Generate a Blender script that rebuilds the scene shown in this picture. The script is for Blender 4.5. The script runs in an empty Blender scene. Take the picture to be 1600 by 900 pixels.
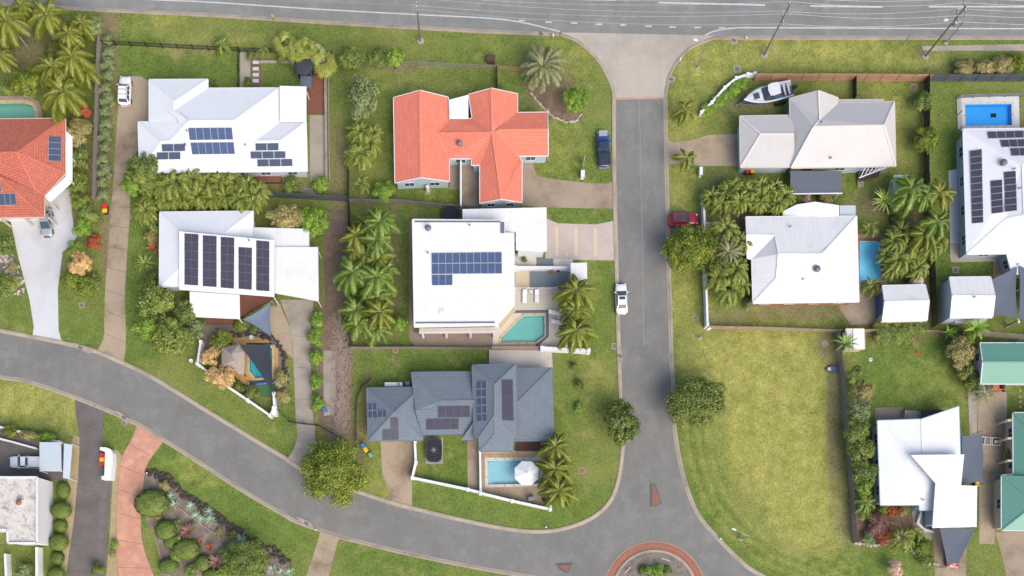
import bpy, bmesh, math, random
import numpy as np
from mathutils import Vector, Matrix
from mathutils.geometry import tessellate_polygon, intersect_line_plane

R = math.radians
random.seed(7)
rng = np.random.default_rng(11)
scene = bpy.context.scene
C = scene.collection

# ---------------------------------------------------------------- camera, sky, sun, exposure
CAM_H = 140.0                    # drone height
NX, NY = -5.0, -50.0             # ground point straight below the drone
cam = bpy.data.cameras.new("camera")
cam.sensor_width = 36.0
cam.lens = 36.0 * CAM_H / 160.0
cam.shift_x = 5.0 / 160.0
cam.shift_y = 50.0 / 160.0
cam.clip_start = 1.0
cam.clip_end = 6000.0
camo = bpy.data.objects.new("camera", cam)
camo.location = (NX, NY, CAM_H)
C.objects.link(camo)
scene.camera = camo

SUN_AZ, SUN_EL = 146.0, 44.0
w = bpy.data.worlds.new("World")
scene.world = w
w.use_nodes = True
nt = w.node_tree
sky = nt.nodes.new("ShaderNodeTexSky")
sky.sky_type = 'NISHITA'
sky.sun_disc = False
sky.sun_elevation = R(SUN_EL)
sky.sun_rotation = R(SUN_AZ)
sky.air_density = 1.0
sky.dust_density = 3.5
sky.ozone_density = 0.6
nt.links.new(sky.outputs[0], nt.nodes["Background"].inputs[0])
nt.nodes["Background"].inputs[1].default_value = 0.115

sun = bpy.data.lights.new("sun", 'SUN')
sun.energy = 1.3
sun.angle = R(50)
sun.color = (1.0, 0.94, 0.85)
suno = bpy.data.objects.new("sun", sun)
d = Vector((math.sin(R(SUN_AZ)) * math.cos(R(SUN_EL)), math.cos(R(SUN_AZ)) * math.cos(R(SUN_EL)), math.sin(R(SUN_EL))))
suno.rotation_euler = d.to_track_quat('Z', 'Y').to_euler()
suno.location = (0, 0, 200)
C.objects.link(suno)

scene.view_settings.view_transform = 'Standard'
scene.view_settings.look = 'None'
scene.view_settings.gamma = 1.0
scene.view_settings.exposure = 1.36
scene.render.engine = 'CYCLES'

# ---------------------------------------------------------------- helpers
def P(px, py, h=0.0):
    """surveyed point: where the sight line through the photo point meets height h"""
    gx, gy = (px - 800) / 10.0, (450 - py) / 10.0
    s = (CAM_H - h) / CAM_H
    return Vector((NX + (gx - NX) * s, NY + (gy - NY) * s, h))

def PL(pts, h=0.0):
    return [P(p[0], p[1], p[2] if len(p) > 2 else h) for p in pts]

KEXP = 1.75
def lin(c):
    c /= 255.0
    return c / 12.92 if c <= 0.04045 else ((c + 0.055) / 1.055) ** 2.4
def S(r, g, b, k=None):
    k = k or KEXP
    return tuple(min(0.86, lin(v) / k) for v in (r, g, b)) + (1.0,)

MATS = {}
def nodes_of(name):
    m = bpy.data.materials.new(name)
    m.use_nodes = True
    MATS[name] = m
    t = m.node_tree
    return m, t, t.nodes["Principled BSDF"]

def N(t, kind, **kw):
    n = t.nodes.new(kind)
    for k, v in kw.items():
        if k.startswith('i_'):
            n.inputs[k[2:]].default_value = v
        else:
            setattr(n, k, v)
    return n

def mixc(t, fac, a, b, blend='MIX'):
    n = t.nodes.new("ShaderNodeMix")
    n.data_type = 'RGBA'
    n.blend_type = blend
    for i, v in ((0, fac), (6, a), (7, b)):
        if hasattr(v, 'is_output') or isinstance(v, bpy.types.NodeSocket):
            t.links.new(v, n.inputs[i])
        else:
            n.inputs[i].default_value = v
    return n.outputs[2]

def ramp(t, v, lo, hi):
    n = t.nodes.new("ShaderNodeMapRange")
    t.links.new(v, n.inputs[0])
    n.inputs[1].default_value, n.inputs[2].default_value = lo, hi
    return n.outputs[0]

def noise(t, vec, scale, detail=3.0, rough=0.55):
    n = t.nodes.new("ShaderNodeTexNoise")
    n.inputs["Scale"].default_value = scale
    n.inputs["Detail"].default_value = detail
    n.inputs["Roughness"].default_value = rough
    if vec is not None:
        t.links.new(vec, n.inputs["Vector"])
    return n.outputs[0]

def scl(c, k):
    return tuple(min(1.0, v * k) for v in c[:3]) + (1.0,)

def pm(name, col, rough=0.75, var=0.12, scale=0.6, fine=6.0, bump=0.0, bscale=30.0, metallic=0.0, spec=0.3, stain=None, stain_amt=0.5, stain_scale=0.25):
    """procedural paint / concrete / soil: two scales of tone, optional stains and relief"""
    m, t, b = nodes_of(name)
    tc = t.nodes.new("ShaderNodeTexCoord").outputs["Object"]
    n1, n2 = noise(t, tc, scale, 4), noise(t, tc, fine, 3)
    c = mixc(t, ramp(t, n1, 0.3, 0.7), scl(col, 1 - var), scl(col, 1 + var))
    c = mixc(t, ramp(t, n2, 0.25, 0.75), mixc(t, 0.0, scl(col, 1 - var), col), c)
    if stain:
        c = mixc(t, ramp(t, noise(t, tc, stain_scale, 5, 0.65), 0.47, 0.47 + 0.2 / max(stain_amt, 0.1)), c, stain)
    t.links.new(c, b.inputs["Base Color"])
    b.inputs["Roughness"].default_value = rough
    b.inputs["Metallic"].default_value = metallic
    b.inputs["Specular IOR Level"].default_value = spec
    if bump:
        bp = N(t, "ShaderNodeBump", i_Strength=bump, i_Distance=0.05)
        t.links.new(noise(t, tc, bscale, 4), bp.inputs["Height"])
        t.links.new(bp.outputs[0], b.inputs["Normal"])
    return m

def mesh_data(name, verts, faces, mats, uvs=None, midx=None, smooth=False):
    me = bpy.data.meshes.new(name)
    me.from_pydata([tuple(v) for v in verts], [], [tuple(f) for f in faces])
    for m in (mats if isinstance(mats, (list, tuple)) else [mats]):
        me.materials.append(MATS[m] if isinstance(m, str) else m)
    if uvs is not None:
        uv = me.uv_layers.new(name="UVMap")
        k = 0
        for f, fu in zip(faces, uvs):
            for q in fu:
                uv.data[k].uv = q
                k += 1
    if midx is not None:
        me.polygons.foreach_set("material_index", midx)
    if smooth:
        me.polygons.foreach_set("use_smooth", [True] * len(me.polygons))
    me.update()
    return me

def link(name, me, parent=None, loc=(0, 0, 0), rot=(0, 0, 0), sc=(1, 1, 1)):
    o = bpy.data.objects.new(name, me)
    o.location, o.rotation_euler, o.scale = loc, rot, sc
    if parent is not None:
        o.parent = parent
    C.objects.link(o)
    return o

def tag(o, label=None, cat=None, group=None, kind=None):
    if label: o["label"] = label
    if cat: o["category"] = cat
    if group: o["group"] = group
    if kind: o["kind"] = kind
    return o

def thing(name, label, cat, loc=(0, 0, 0), rz=0.0, group=None):
    return tag(link(name, None, None, loc, (0, 0, rz)), label, cat, group)

class MB:
    """collects shapes, then links them as one mesh"""
    def __init__(s):
        s.v, s.f, s.m = [], [], []
    def add(s, vs, fs, mi=0):
        k = len(s.v)
        s.v += [tuple(v) for v in vs]
        s.f += [tuple(i + k for i in f) for f in fs]
        s.m += [mi] * len(fs)
        return s
    def box(s, c, sz, rz=0.0, mi=0, taper=1.0):
        x, y, z = sz[0] / 2, sz[1] / 2, sz[2] / 2
        ca, sa = math.cos(rz), math.sin(rz)
        vs = []
        for dz, k in ((-z, 1.0), (z, taper)):
            for dx, dy in ((-x, -y), (x, -y), (x, y), (-x, y)):
                dx, dy = dx * k, dy * k
                vs.append((c[0] + dx * ca - dy * sa, c[1] + dx * sa + dy * ca, c[2] + dz))
        return s.add(vs, [(3, 2, 1, 0), (4, 5, 6, 7), (0, 1, 5, 4), (1, 2, 6, 5), (2, 3, 7, 6), (3, 0, 4, 7)], mi)
    def beam(s, a, b, wd, ht=None, mi=0):
        a, b = Vector(a), Vector(b)
        ht = ht or wd
        d = (b - a)
        if d.length < 1e-6: return s
        d.normalize()
        up = Vector((0, 0, 1)) if abs(d.z) < 0.95 else Vector((1, 0, 0))
        sx = d.cross(up).normalized() * wd / 2
        sy = sx.cross(d).normalized() * ht / 2
        vs = [p + u for p in (a, b) for u in (-sx - sy, sx - sy, sx + sy, -sx + sy)]
        return s.add(vs, [(3, 2, 1, 0), (4, 5, 6, 7), (0, 1, 5, 4), (1, 2, 6, 5), (2, 3, 7, 6), (3, 0, 4, 7)], mi)
    def tube(s, pts, rad, n=6, mi=0):
        pts = [Vector(p) for p in pts]
        if not isinstance(rad, (list, tuple)): rad = [rad] * len(pts)
        vs, fs = [], []
        for i, p in enumerate(pts):
            d = (pts[min(i + 1, len(pts) - 1)] - pts[max(i - 1, 0)]).normalized()
            up = Vector((0, 0, 1)) if abs(d.z) < 0.9 else Vector((1, 0, 0))
            sx = d.cross(up).normalized()
            sy = sx.cross(d).normalized()
            for k in range(n):
                a = 2 * math.pi * k / n
                vs.append(p + (sx * math.cos(a) + sy * math.sin(a)) * rad[i])
        for i in range(len(pts) - 1):
            for k in range(n):
                fs.append((i * n + k, i * n + (k + 1) % n, (i + 1) * n + (k + 1) % n, (i + 1) * n + k))
        fs.append(tuple(range(n))[::-1])
        fs.append(tuple(range((len(pts) - 1) * n, len(pts) * n)))
        return s.add(vs, fs, mi)
    def lathe(s, prof, c=(0, 0, 0), n=16, mi=0, caps=True):
        vs, fs = [], []
        for r_, z_ in prof:
            for k in range(n):
                a = 2 * math.pi * k / n
                vs.append((c[0] + r_ * math.cos(a), c[1] + r_ * math.sin(a), c[2] + z_))
        for i in range(len(prof) - 1):
            for k in range(n):
                fs.append((i * n + k, i * n + (k + 1) % n, (i + 1) * n + (k + 1) % n, (i + 1) * n + k))
        if caps:
            fs.append(tuple(range(n))[::-1])
            fs.append(tuple(range((len(prof) - 1) * n, len(prof) * n)))
        return s.add(vs, fs, mi)
    def prism(s, poly, z0, z1, mi=0, holes=()):
        """vertical prism over a plan polygon (list of xy); z1 may be a list"""
        loops = [list(poly)] + [list(h) for h in holes]
        flat = [p for l in loops for p in l]
        tris = tessellate_polygon([[Vector((p[0], p[1], 0)) for p in l] for l in loops])
        n = len(flat)
        zt = z1 if isinstance(z1, (list, tuple)) else [z1] * n
        vs = [(p[0], p[1], z0) for p in flat] + [(p[0], p[1], zt[i]) for i, p in enumerate(flat)]
        fs = []
        for tr in tris:
            a, b, c = [flat[i] for i in tr]
            ar = (b[0] - a[0]) * (c[1] - a[1]) - (b[1] - a[1]) * (c[0] - a[0])
            tr = tuple(tr) if ar > 0 else tuple(tr)[::-1]
            fs.append(tuple(i + n for i in tr))
            fs.append(tr[::-1])
        k = 0
        for li, l in enumerate(loops):
            m_ = len(l)
            ar = sum(l[i][0] * l[(i + 1) % m_][1] - l[(i + 1) % m_][0] * l[i][1] for i in range(m_))
            flip = (ar < 0) != (li > 0)
            for i in range(m_):
                q = (k + i, k + (i + 1) % m_, n + k + (i + 1) % m_, n + k + i)
                fs.append(q[::-1] if flip else q)
            k += m_
        return s.add(vs, fs, mi)
    def data(s, name, mats, smooth=False):
        return mesh_data(name, s.v, s.f, mats, None, s.m, smooth)
    def build(s, name, mats, parent=None, smooth=False, origin=None):
        if origin is not None:
            s.v = [(v[0] - origin[0], v[1] - origin[1], v[2] - origin[2]) for v in s.v]
        return link(name, s.data(name, mats, smooth), parent)

def catmull(pts, n=6, closed=False):
    pts = [Vector((p[0], p[1], 0)) for p in pts]
    out = []
    m = len(pts)
    rng_ = range(m) if closed else range(m - 1)
    for i in rng_:
        p1, p2 = pts[i], pts[(i + 1) % m]
        p0 = pts[(i - 1) % m] if closed or i > 0 else p1 + (p1 - p2)
        p3 = pts[(i + 2) % m] if closed or i + 2 < m else p2 + (p2 - p1)
        for k in range(n):
            t = k / n
            q = 0.5 * ((2 * p1) + (p2 - p0) * t + (2 * p0 - 5 * p1 + 4 * p2 - p3) * t * t + (3 * p1 - p0 - 3 * p2 + p3) * t ** 3)
            out.append((q.x, q.y))
    if not closed: out.append((pts[-1].x, pts[-1].y))
    return out

def offset_line(xy, dist, closed=False):
    """offset a plan polyline sideways (positive = to the left of travel)"""
    m = len(xy)
    out = []
    for i in range(m):
        a = Vector(xy[i - 1][:2]) if (i > 0 or closed) else None
        b = Vector(xy[i][:2])
        c = Vector(xy[(i + 1) % m][:2]) if (i < m - 1 or closed) else None
        d1 = (b - a).normalized() if a is not None else None
        d2 = (c - b).normalized() if c is not None else None
        if d1 is None: d1 = d2
        if d2 is None: d2 = d1
        n1, n2 = Vector((-d1.y, d1.x)), Vector((-d2.y, d2.x))
        nn = n1 + n2
        if nn.length < 1e-4: nn = n1.copy()
        nn.normalize()
        k = dist / max(0.35, nn.dot(n1))
        out.append((b.x + nn.x * k, b.y + nn.y * k))
    return out

def area(xy):
    m = len(xy)
    return 0.5 * sum(xy[i][0] * xy[(i + 1) % m][1] - xy[(i + 1) % m][0] * xy[i][1] for i in range(m))

def inset(xy, dist):
    s = 1 if area(xy) > 0 else -1
    return offset_line(xy, dist * s, True)

def ground_sheet(name, px, z, mat, thick=None, holes=(), parent=None, kind='structure', label=None, smooth=0):
    xy = [(p.x, p.y) for p in PL(px)]
    if smooth: xy = catmull(xy, smooth, True)
    hl = [[(p.x, p.y) for p in PL(h)] for h in holes]
    o = MB().prism(xy, 0.001, z, 0, hl).build(name, mat, parent)
    if parent is None and kind: o["kind"] = kind
    return o

def slab_drive(name, leftpx, rightpx, ts, mat, basemat, z=0.02, sm=True):
    """driveway of separately cast slabs: both edges as polylines, ts = joint stations 0..1"""
    L = [(p.x, p.y) for p in PL(leftpx)]
    Rr = [(p.x, p.y) for p in PL(rightpx)]
    if sm:
        L, Rr = catmull(L, 8), catmull(Rr, 8)
    def at(line, t):
        ls = [0]
        for a, b in zip(line, line[1:]): ls.append(ls[-1] + math.hypot(b[0] - a[0], b[1] - a[1]))
        d = t * ls[-1]
        for i in range(len(line) - 1):
            if d <= ls[i + 1] + 1e-9:
                f = (d - ls[i]) / max(1e-9, ls[i + 1] - ls[i])
                return (line[i][0] + (line[i + 1][0] - line[i][0]) * f, line[i][1] + (line[i + 1][1] - line[i][1]) * f)
        return line[-1]
    base = MB().prism([at(L, i / 40) for i in range(41)] + [at(Rr, i / 40) for i in range(40, -1, -1)], 0.001, z - 0.012).build(name, basemat)
    base["kind"] = 'structure'
    for a, b in zip(ts, ts[1:]):
        g = 0.001
        n = max(2, int((b - a) * 30))
        ss = [a + g + (b - a - 2 * g) * i / n for i in range(n + 1)]
        MB().prism([at(L, s_) for s_ in ss] + [at(Rr, s_) for s_ in reversed(ss)], z - 0.011, z).build("slab", mat, base)
    return base

def ordn(i):
    return ("first second third fourth fifth sixth seventh eighth ninth tenth eleventh twelfth thirteenth fourteenth fifteenth sixteenth "
            "seventeenth eighteenth nineteenth twentieth").split()[i]

# ---------------------------------------------------------------- materials
def grass_material():
    m, t, b = nodes_of("grass")
    pos = t.nodes.new("ShaderNodeNewGeometry").outputs["Position"]
    at = N(t, "ShaderNodeAttribute", attribute_name="soil")
    sep = t.nodes.new("ShaderNodeSeparateColor")
    t.links.new(at.outputs["Color"], sep.inputs[0])
    big, mid, fine = noise(t, pos, 0.09, 5, 0.6), noise(t, pos, 0.5, 8, 0.74), noise(t, pos, 3.2, 5, 0.75)
    vfine = noise(t, pos, 14.0, 3, 0.7)
    g = mixc(t, ramp(t, mid, 0.37, 0.63), S(86, 112, 40, 1.55), S(124, 145, 62, 1.55))
    g = mixc(t, ramp(t, big, 0.42, 0.72), g, S(144, 148, 82, 1.45))
    lush = mixc(t, ramp(t, mid, 0.37, 0.63), S(76, 106, 36, 1.55), S(116, 146, 58, 1.55))
    mpd = N(t, "ShaderNodeMapping", i_Scale=(1.1, 0.22, 1)); t.links.new(pos, mpd.inputs[0])
    swath = noise(t, mpd.outputs[0], 0.9, 5, 0.7)
    dry = mixc(t, ramp(t, mid, 0.37, 0.63), S(146, 146, 66, 1.3), S(204, 196, 112, 1.3))
    dry = mixc(t, ramp(t, swath, 0.35, 0.7), mixc(t, 0.35, dry, S(126, 134, 58, 1.3)), dry)
    speck = noise(t, pos, 2.2, 6, 0.8)
    dry = mixc(t, ramp(t, speck, 0.52, 0.36), dry, mixc(t, 0.55, dry, S(104, 108, 44, 1.3)))
    dirt = mixc(t, ramp(t, mid, 0.3, 0.7), S(112, 96, 78, 1.3), S(150, 130, 108, 1.3))
    def edge(ch, k=0.9):
        a = N(t, "ShaderNodeMath", operation='MULTIPLY_ADD')
        t.links.new(mid, a.inputs[0]); a.inputs[1].default_value = k
        t.links.new(sep.outputs[ch], a.inputs[2])
        return ramp(t, a.outputs[0], 0.5 + k * 0.5 - 0.36, 0.5 + k * 0.5 + 0.36)
    c = mixc(t, edge(2), g, lush)
    c = mixc(t, edge(0), c, dry)
    c = mixc(t, edge(1, 0.7), c, dirt)
    c = mixc(t, ramp(t, fine, 0.35, 0.65), mixc(t, 0.42, c, (0.02, 0.03, 0.006, 1)), mixc(t, 0.22, c, (0.36, 0.38, 0.14, 1)))
    c = mixc(t, ramp(t, vfine, 0.38, 0.6), mixc(t, 0.28, c, (0.02, 0.028, 0.008, 1)), c)
    # worn and clover patches with their own outline
    blot = noise(t, pos, 0.28, 5, 0.7)
    c = mixc(t, ramp(t, blot, 0.56, 0.68), c, mixc(t, 0.5, c, S(150, 142, 92, 1.3)))
    blot2 = N(t, "ShaderNodeTexVoronoi", i_Scale=0.9)
    wv = N(t, "ShaderNodeVectorMath", operation='ADD')
    t.links.new(pos, wv.inputs[0])
    nz = N(t, "ShaderNodeTexNoise", i_Scale=1.5, i_Detail=3.0)
    t.links.new(pos, nz.inputs["Vector"]); t.links.new(nz.outputs["Color"], wv.inputs[1])
    t.links.new(wv.outputs[0], blot2.inputs["Vector"])
    c = mixc(t, ramp(t, blot2.outputs["Distance"], 0.22, 0.1), c, mixc(t, 0.3, c, S(70, 92, 34, 1.3)))
    t.links.new(c, b.inputs["Base Color"])
    b.inputs["Roughness"].default_value = 0.95
    b.inputs["Specular IOR Level"].default_value = 0.1
    bp = N(t, "ShaderNodeBump", i_Strength=0.7, i_Distance=0.12)
    t.links.new(fine, bp.inputs["Height"])
    bp2 = N(t, "ShaderNodeBump", i_Strength=0.5, i_Distance=0.05)
    t.links.new(vfine, bp2.inputs["Height"]); t.links.new(bp.outputs[0], bp2.inputs["Normal"])
    t.links.new(bp2.outputs[0], b.inputs["Normal"])
grass_material()

def asphalt_material(name, col, streak):
    m, t, b = nodes_of(name)
    pos = t.nodes.new("ShaderNodeNewGeometry").outputs["Position"]
    mp = N(t, "ShaderNodeMapping", i_Scale=streak)
    t.links.new(pos, mp.inputs[0])
    st = noise(t, mp.outputs[0], 0.8, 4, 0.6)
    big, fine = noise(t, pos, 0.12, 5, 0.65), noise(t, pos, 9.0, 3, 0.8)
    c = mixc(t, ramp(t, st, 0.3, 0.72), scl(col, 0.88), scl(col, 1.12))
    c = mixc(t, ramp(t, big, 0.4, 0.75), c, scl(col, 0.78))
    c = mixc(t, ramp(t, noise(t, pos, 0.35, 7, 0.72), 0.5, 0.68), c, scl(col, 1.2))
    c = mixc(t, ramp(t, noise(t, pos, 1.7, 4, 0.75), 0.64, 0.74), c, scl(col, 0.72))
    c = mixc(t, ramp(t, fine, 0.3, 0.75), mixc(t, 0.22, c, (0.03, 0.03, 0.03, 1)), mixc(t, 0.12, c, (0.5, 0.5, 0.48, 1)))
    # sealed cracks and patch joints
    vr = N(t, "ShaderNodeTexVoronoi", feature='DISTANCE_TO_EDGE', i_Scale=0.11)
    wv = N(t, "ShaderNodeVectorMath", operation='ADD')
    nz = N(t, "ShaderNodeTexNoise", i_Scale=0.5, i_Detail=4.0)
    t.links.new(pos, nz.inputs["Vector"]); t.links.new(pos, wv.inputs[0]); t.links.new(nz.outputs["Color"], wv.inputs[1])
    t.links.new(wv.outputs[0], vr.inputs["Vector"])
    c = mixc(t, ramp(t, vr.outputs["Distance"], 0.006, 0.001), c, mixc(t, 0.12, c, (0.05, 0.05, 0.05, 1)))
    t.links.new(c, b.inputs["Base Color"])
    b.inputs["Roughness"].default_value = 0.9
    b.inputs["Specular IOR Level"].default_value = 0.2
    bp = N(t, "ShaderNodeBump", i_Strength=0.35, i_Distance=0.02)
    t.links.new(fine, bp.inputs["Height"]); t.links.new(bp.outputs[0], b.inputs["Normal"])
asphalt_material("asphalt_street", S(132, 131, 127), (0.8, 0.3, 1))
asphalt_material("asphalt_main", S(139, 141, 138), (0.1, 0.8, 1))
asphalt_material("asphalt_curve", S(125, 124, 125), (0.5, 0.5, 1))

pm("kerb", S(186, 173, 156), 0.9, 0.14, 0.5, 5, 0.3, 12, stain=S(140, 128, 116), stain_amt=0.6, stain_scale=0.35)
pm("conc_apron", S(196, 187, 174), 0.9, 0.1, 0.3, 5, 0.2, 20, stain=S(158, 148, 136), stain_amt=0.6, stain_scale=0.12)
pm("conc_white", S(222, 224, 228), 0.85, 0.08, 0.4, 5, 0.15, 20, stain=S(186, 180, 178), stain_amt=0.5, stain_scale=0.2)
pm("conc_tan", S(188, 170, 146), 0.9, 0.13, 0.4, 5, 0.2, 20, stain=S(138, 120, 100), stain_amt=1.0, stain_scale=0.2)
pm("conc_brown", S(176, 159, 140), 0.9, 0.13, 0.35, 5, 0.2, 20, stain=S(140, 122, 104), stain_amt=0.8, stain_scale=0.25)
pm("conc_grey", S(182, 172, 158), 0.9, 0.1, 0.4, 5, 0.2, 20, stain=S(138, 132, 124), stain_amt=0.7, stain_scale=0.25)
pm("conc_pink", S(204, 190, 180), 0.88, 0.1, 0.6, 6, 0.2, 20, stain=S(208, 196, 184), stain_amt=0.5, stain_scale=0.4)
pm("conc_cream", S(224, 206, 178), 0.88, 0.08, 0.6, 6, 0.1, 20)
pm("conc_black", S(124, 117, 114), 0.85, 0.2, 0.3, 4, 0.2, 14, stain=S(98, 91, 89), stain_amt=0.7, stain_scale=0.2)
pm("conc_red", S(212, 156, 132), 0.85, 0.14, 0.7, 5, 0.3, 9, stain=S(228, 178, 152), stain_amt=0.8, stain_scale=0.6)
pm("brick_red", S(174, 112, 88), 0.9, 0.18, 1.2, 7, 0.4, 10)
pm("conc_pinkish", S(204, 166, 142), 0.9, 0.2, 0.8, 6, stain=S(188, 178, 164), stain_amt=.8, stain_scale=.6); pm("seam", S(158, 157, 156), 0.9, 0.15, 2, 8); pm("paver_dark", S(128, 118, 116), 0.9, 0.15, 0.8, 6)
pm("joint", S(110, 100, 90), 0.95, 0.15)
pm("joint_red", S(150, 84, 66), 0.95, 0.15)
pm("mulch", S(146, 124, 104), 0.98, 0.28, 0.8, 7, 1.0, 7, stain=S(96, 78, 64), stain_amt=0.8, stain_scale=0.5)
pm("mulch_tan", S(144, 126, 108), 0.98, 0.25, 0.8, 7, 1.0, 7, stain=S(112, 94, 78), stain_amt=0.8, stain_scale=0.6)
pm("mulch_grey", S(142, 128, 116), 0.98, 0.25, 0.8, 7, 1.0, 7, stain=S(188, 178, 168), stain_amt=0.5, stain_scale=0.6)
pm("gravel_tan", S(190, 170, 132), 0.98, 0.22, 1.2, 8, 0.9, 9)
pm("gravel_white", S(226, 222, 214), 0.95, 0.15, 1.0, 8, 0.9, 9)
pm("gravel_grey", S(150, 140, 128), 0.98, 0.3, 1.5, 6, 1.0, 6, stain=S(104, 94, 86), stain_amt=0.8, stain_scale=0.9)
pm("line_white", S(214, 214, 211), 0.8, 0.1, 1.5, 8, stain=S(170, 170, 168), stain_amt=0.6, stain_scale=1.2)
pm("tile_cream", S(224, 214, 198), 0.7, 0.07, 0.6, 4, stain=S(206, 194, 176), stain_amt=0.4, stain_scale=0.4)
pm("tile_sand", S(214, 190, 152), 0.75, 0.1, 0.8, 5)
pm("tile_dark", S(112, 112, 122), 0.6, 0.1, 0.8, 5)
pm("paint_blue_grey", S(126, 136, 146), 0.8, 0.08, 0.4, 4)
pm("turf_synthetic", S(84, 128, 84), 0.95, 0.12, 1.5, 9, 0.4, 20)
pm("brown_paving", S(156, 138, 128), 0.88, 0.1, 0.7, 5, 0.15, 14)

# ---------------------------------------------------------------- ground sheet
POOLS = {
    'hut': [(390, 551), (425, 543), (425.3, 590), (399, 591), (390, 579)],
    'terrace': [(817.9, 493.6), (850.9, 492.9), (850.9, 524.7), (837.5, 534.5), (782.5, 535.2), (783.5, 528)],
    'umbrella': [(762, 719.6), (843.6, 719), (843.6, 755.6), (762.6, 757)],
    'palms': [(1343, 377), (1371, 377), (1375, 382), (1375.5, 436), (1371, 440), (1343, 441)],
    'glassfence': [(1507.7, 163.3), (1580, 162.3), (1581, 195.7), (1508.3, 197.7)],
    'kidney': [(-40, 162), (38, 161), (50, 165), (54.5, 175), (54.5, 205), (-40, 205)],
}
def soil_maps(px, py):
    dry, dirt, lush = np.zeros_like(px), np.zeros_like(px), np.zeros_like(px)
    def blob(a, x, y, rx, ry, k=1.0, rot=0.0):
        c, s = math.cos(rot), math.sin(rot)
        u, v = ((px - x) * c + (py - y) * s) / rx, (-(px - x) * s + (py - y) * c) / ry
        np.maximum(a, k * np.clip(1.5 - np.sqrt(u * u + v * v) * 0.9, 0, 1), out=a)
    def rect(a, x0, y0, x1, y1, k=1.0, soft=18.0):
        d = np.minimum(np.minimum(px - x0, x1 - px), np.minimum(py - y0, y1 - py))
        np.maximum(a, k * np.clip(d / soft + 0.5, 0, 1), out=a)
    # the vacant lot, mown dry grass
    blob(dry, 1195, 575, 105, 70, 1.0); blob(dry, 1215, 680, 95, 110, 1.0); blob(dry, 1250, 790, 62, 120, 1.0); blob(dry, 1140, 600, 50, 60, .8)
    blob(dry, 1075, 470, 34, 50, 0.62); blob(dry, 40, 620, 70, 30, 0.85); blob(dry, 110, 640, 30, 30, 0.7)
    for x, y, r1, r2, k in [(1100, 95, 50, 36, .72), (1180, 80, 60, 25, .6), (1300, 80, 90, 26, .7), (1400, 90, 60, 22, .6), (1060, 190, 40, 60, .55),
                            (330, 70, 90, 20, .4), (255, 30, 30, 20, .55), (880, 100, 40, 50, .4), (860, 230, 60, 40, .4), (1380, 200, 40, 80, .5),
                            (1060, 290, 30, 50, .45), (600, 120, 60, 20, .35), (700, 300, 40, 16, .3), (1215, 640, 40, 200, .6), (590, 760, 24, 40, .5),
                            (330, 730, 60, 30, .45), (920, 420, 20, 60, .35), (930, 600, 30, 60, .35), (1460, 590, 60, 40, .3)]:
        blob(dry, x, y, r1, r2, k)
    # mowing swaths that follow the kerb of the vacant lot
    ex = np.array([(x, y) for x, y in [(1050, 658), (1056, 704), (1067, 753), (1086, 802), (1112, 836), (1150, 874), (1185, 900), (1280, 940)]], float)
    tt_ = np.linspace(0, len(ex) - 1, 90); ex = np.stack([np.interp(tt_, np.arange(len(ex)), ex[:, k]) for k in (0, 1)], 1)
    dk = np.sqrt(((px[:, None] - ex[None, :, 0]) ** 2 + (py[:, None] - ex[None, :, 1]) ** 2).min(1))
    zone = np.clip((dk - 12) / 10, 0, 1) * np.clip((120 - dk) / 60, 0, 1) * (px > 1060) * (py > 640)
    dry *= 1 - np.clip((85 - dk) / 40, 0, 1) * (px > 1040) * (py > 600)
    np.maximum(dry, zone * (0.3 + 0.22 * np.sin(dk / 2.6)), out=dry)
    np.maximum(lush, np.clip((70 - dk) / 60, 0, .6) * (px > 1050) * (py > 600), out=lush)
    # bare earth
    for x, y, r1, r2, k in [(172, 45, 12, 26, 1), (170, 90, 10, 30, .95), (172, 150, 8, 60, .9), (168, 230, 8, 70, .9), (165, 380, 8, 60, .85),
                            (300, 82, 60, 4, .6), (1300, 660, 8, 130, .75), (1290, 540, 16, 20, .7), (1175, 160, 40, 22, .55), (1290, 490, 170, 9, .7),
                            (1140, 500, 40, 20, .5), (1230, 485, 60, 10, .6), (1365, 320, 45, 16, .7), (1420, 335, 30, 25, .8), (1400, 420, 40, 30, .7),
                            (530, 250, 12, 60, .75), (527, 420, 14, 130, 1), (520, 560, 26, 110, 1), (860, 140, 34, 36, .95), (630, 105, 40, 7, .7),
                            (45, 85, 50, 30, .75), (30, 60, 30, 20, .7), (450, 290, 40, 8, .6), (1160, 350, 30, 60, .9), (1115, 330, 20, 60, .6),
                            (612, 430, 14, 110, .7), (570, 430, 30, 110, .55), (130, 270, 20, 60, .7), (95, 370, 40, 60, .5), (180, 90, 8, 40, .5),
                            (1350, 815, 40, 34, .8), (1410, 800, 14, 26, .5), (1370, 520, 40, 20, .5), (555, 690, 20, 40, .7), (1200, 420, 8, 60, .4),
                            (1310, 700, 14, 120, .5), (900, 90, 8, 8, .4), (1440, 85, 12, 8, .8), (1470, 108, 24, 5, .7), (575, 635, 8, 50, .8)]:
        blob(dirt, x, y, r1, r2, k)
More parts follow.
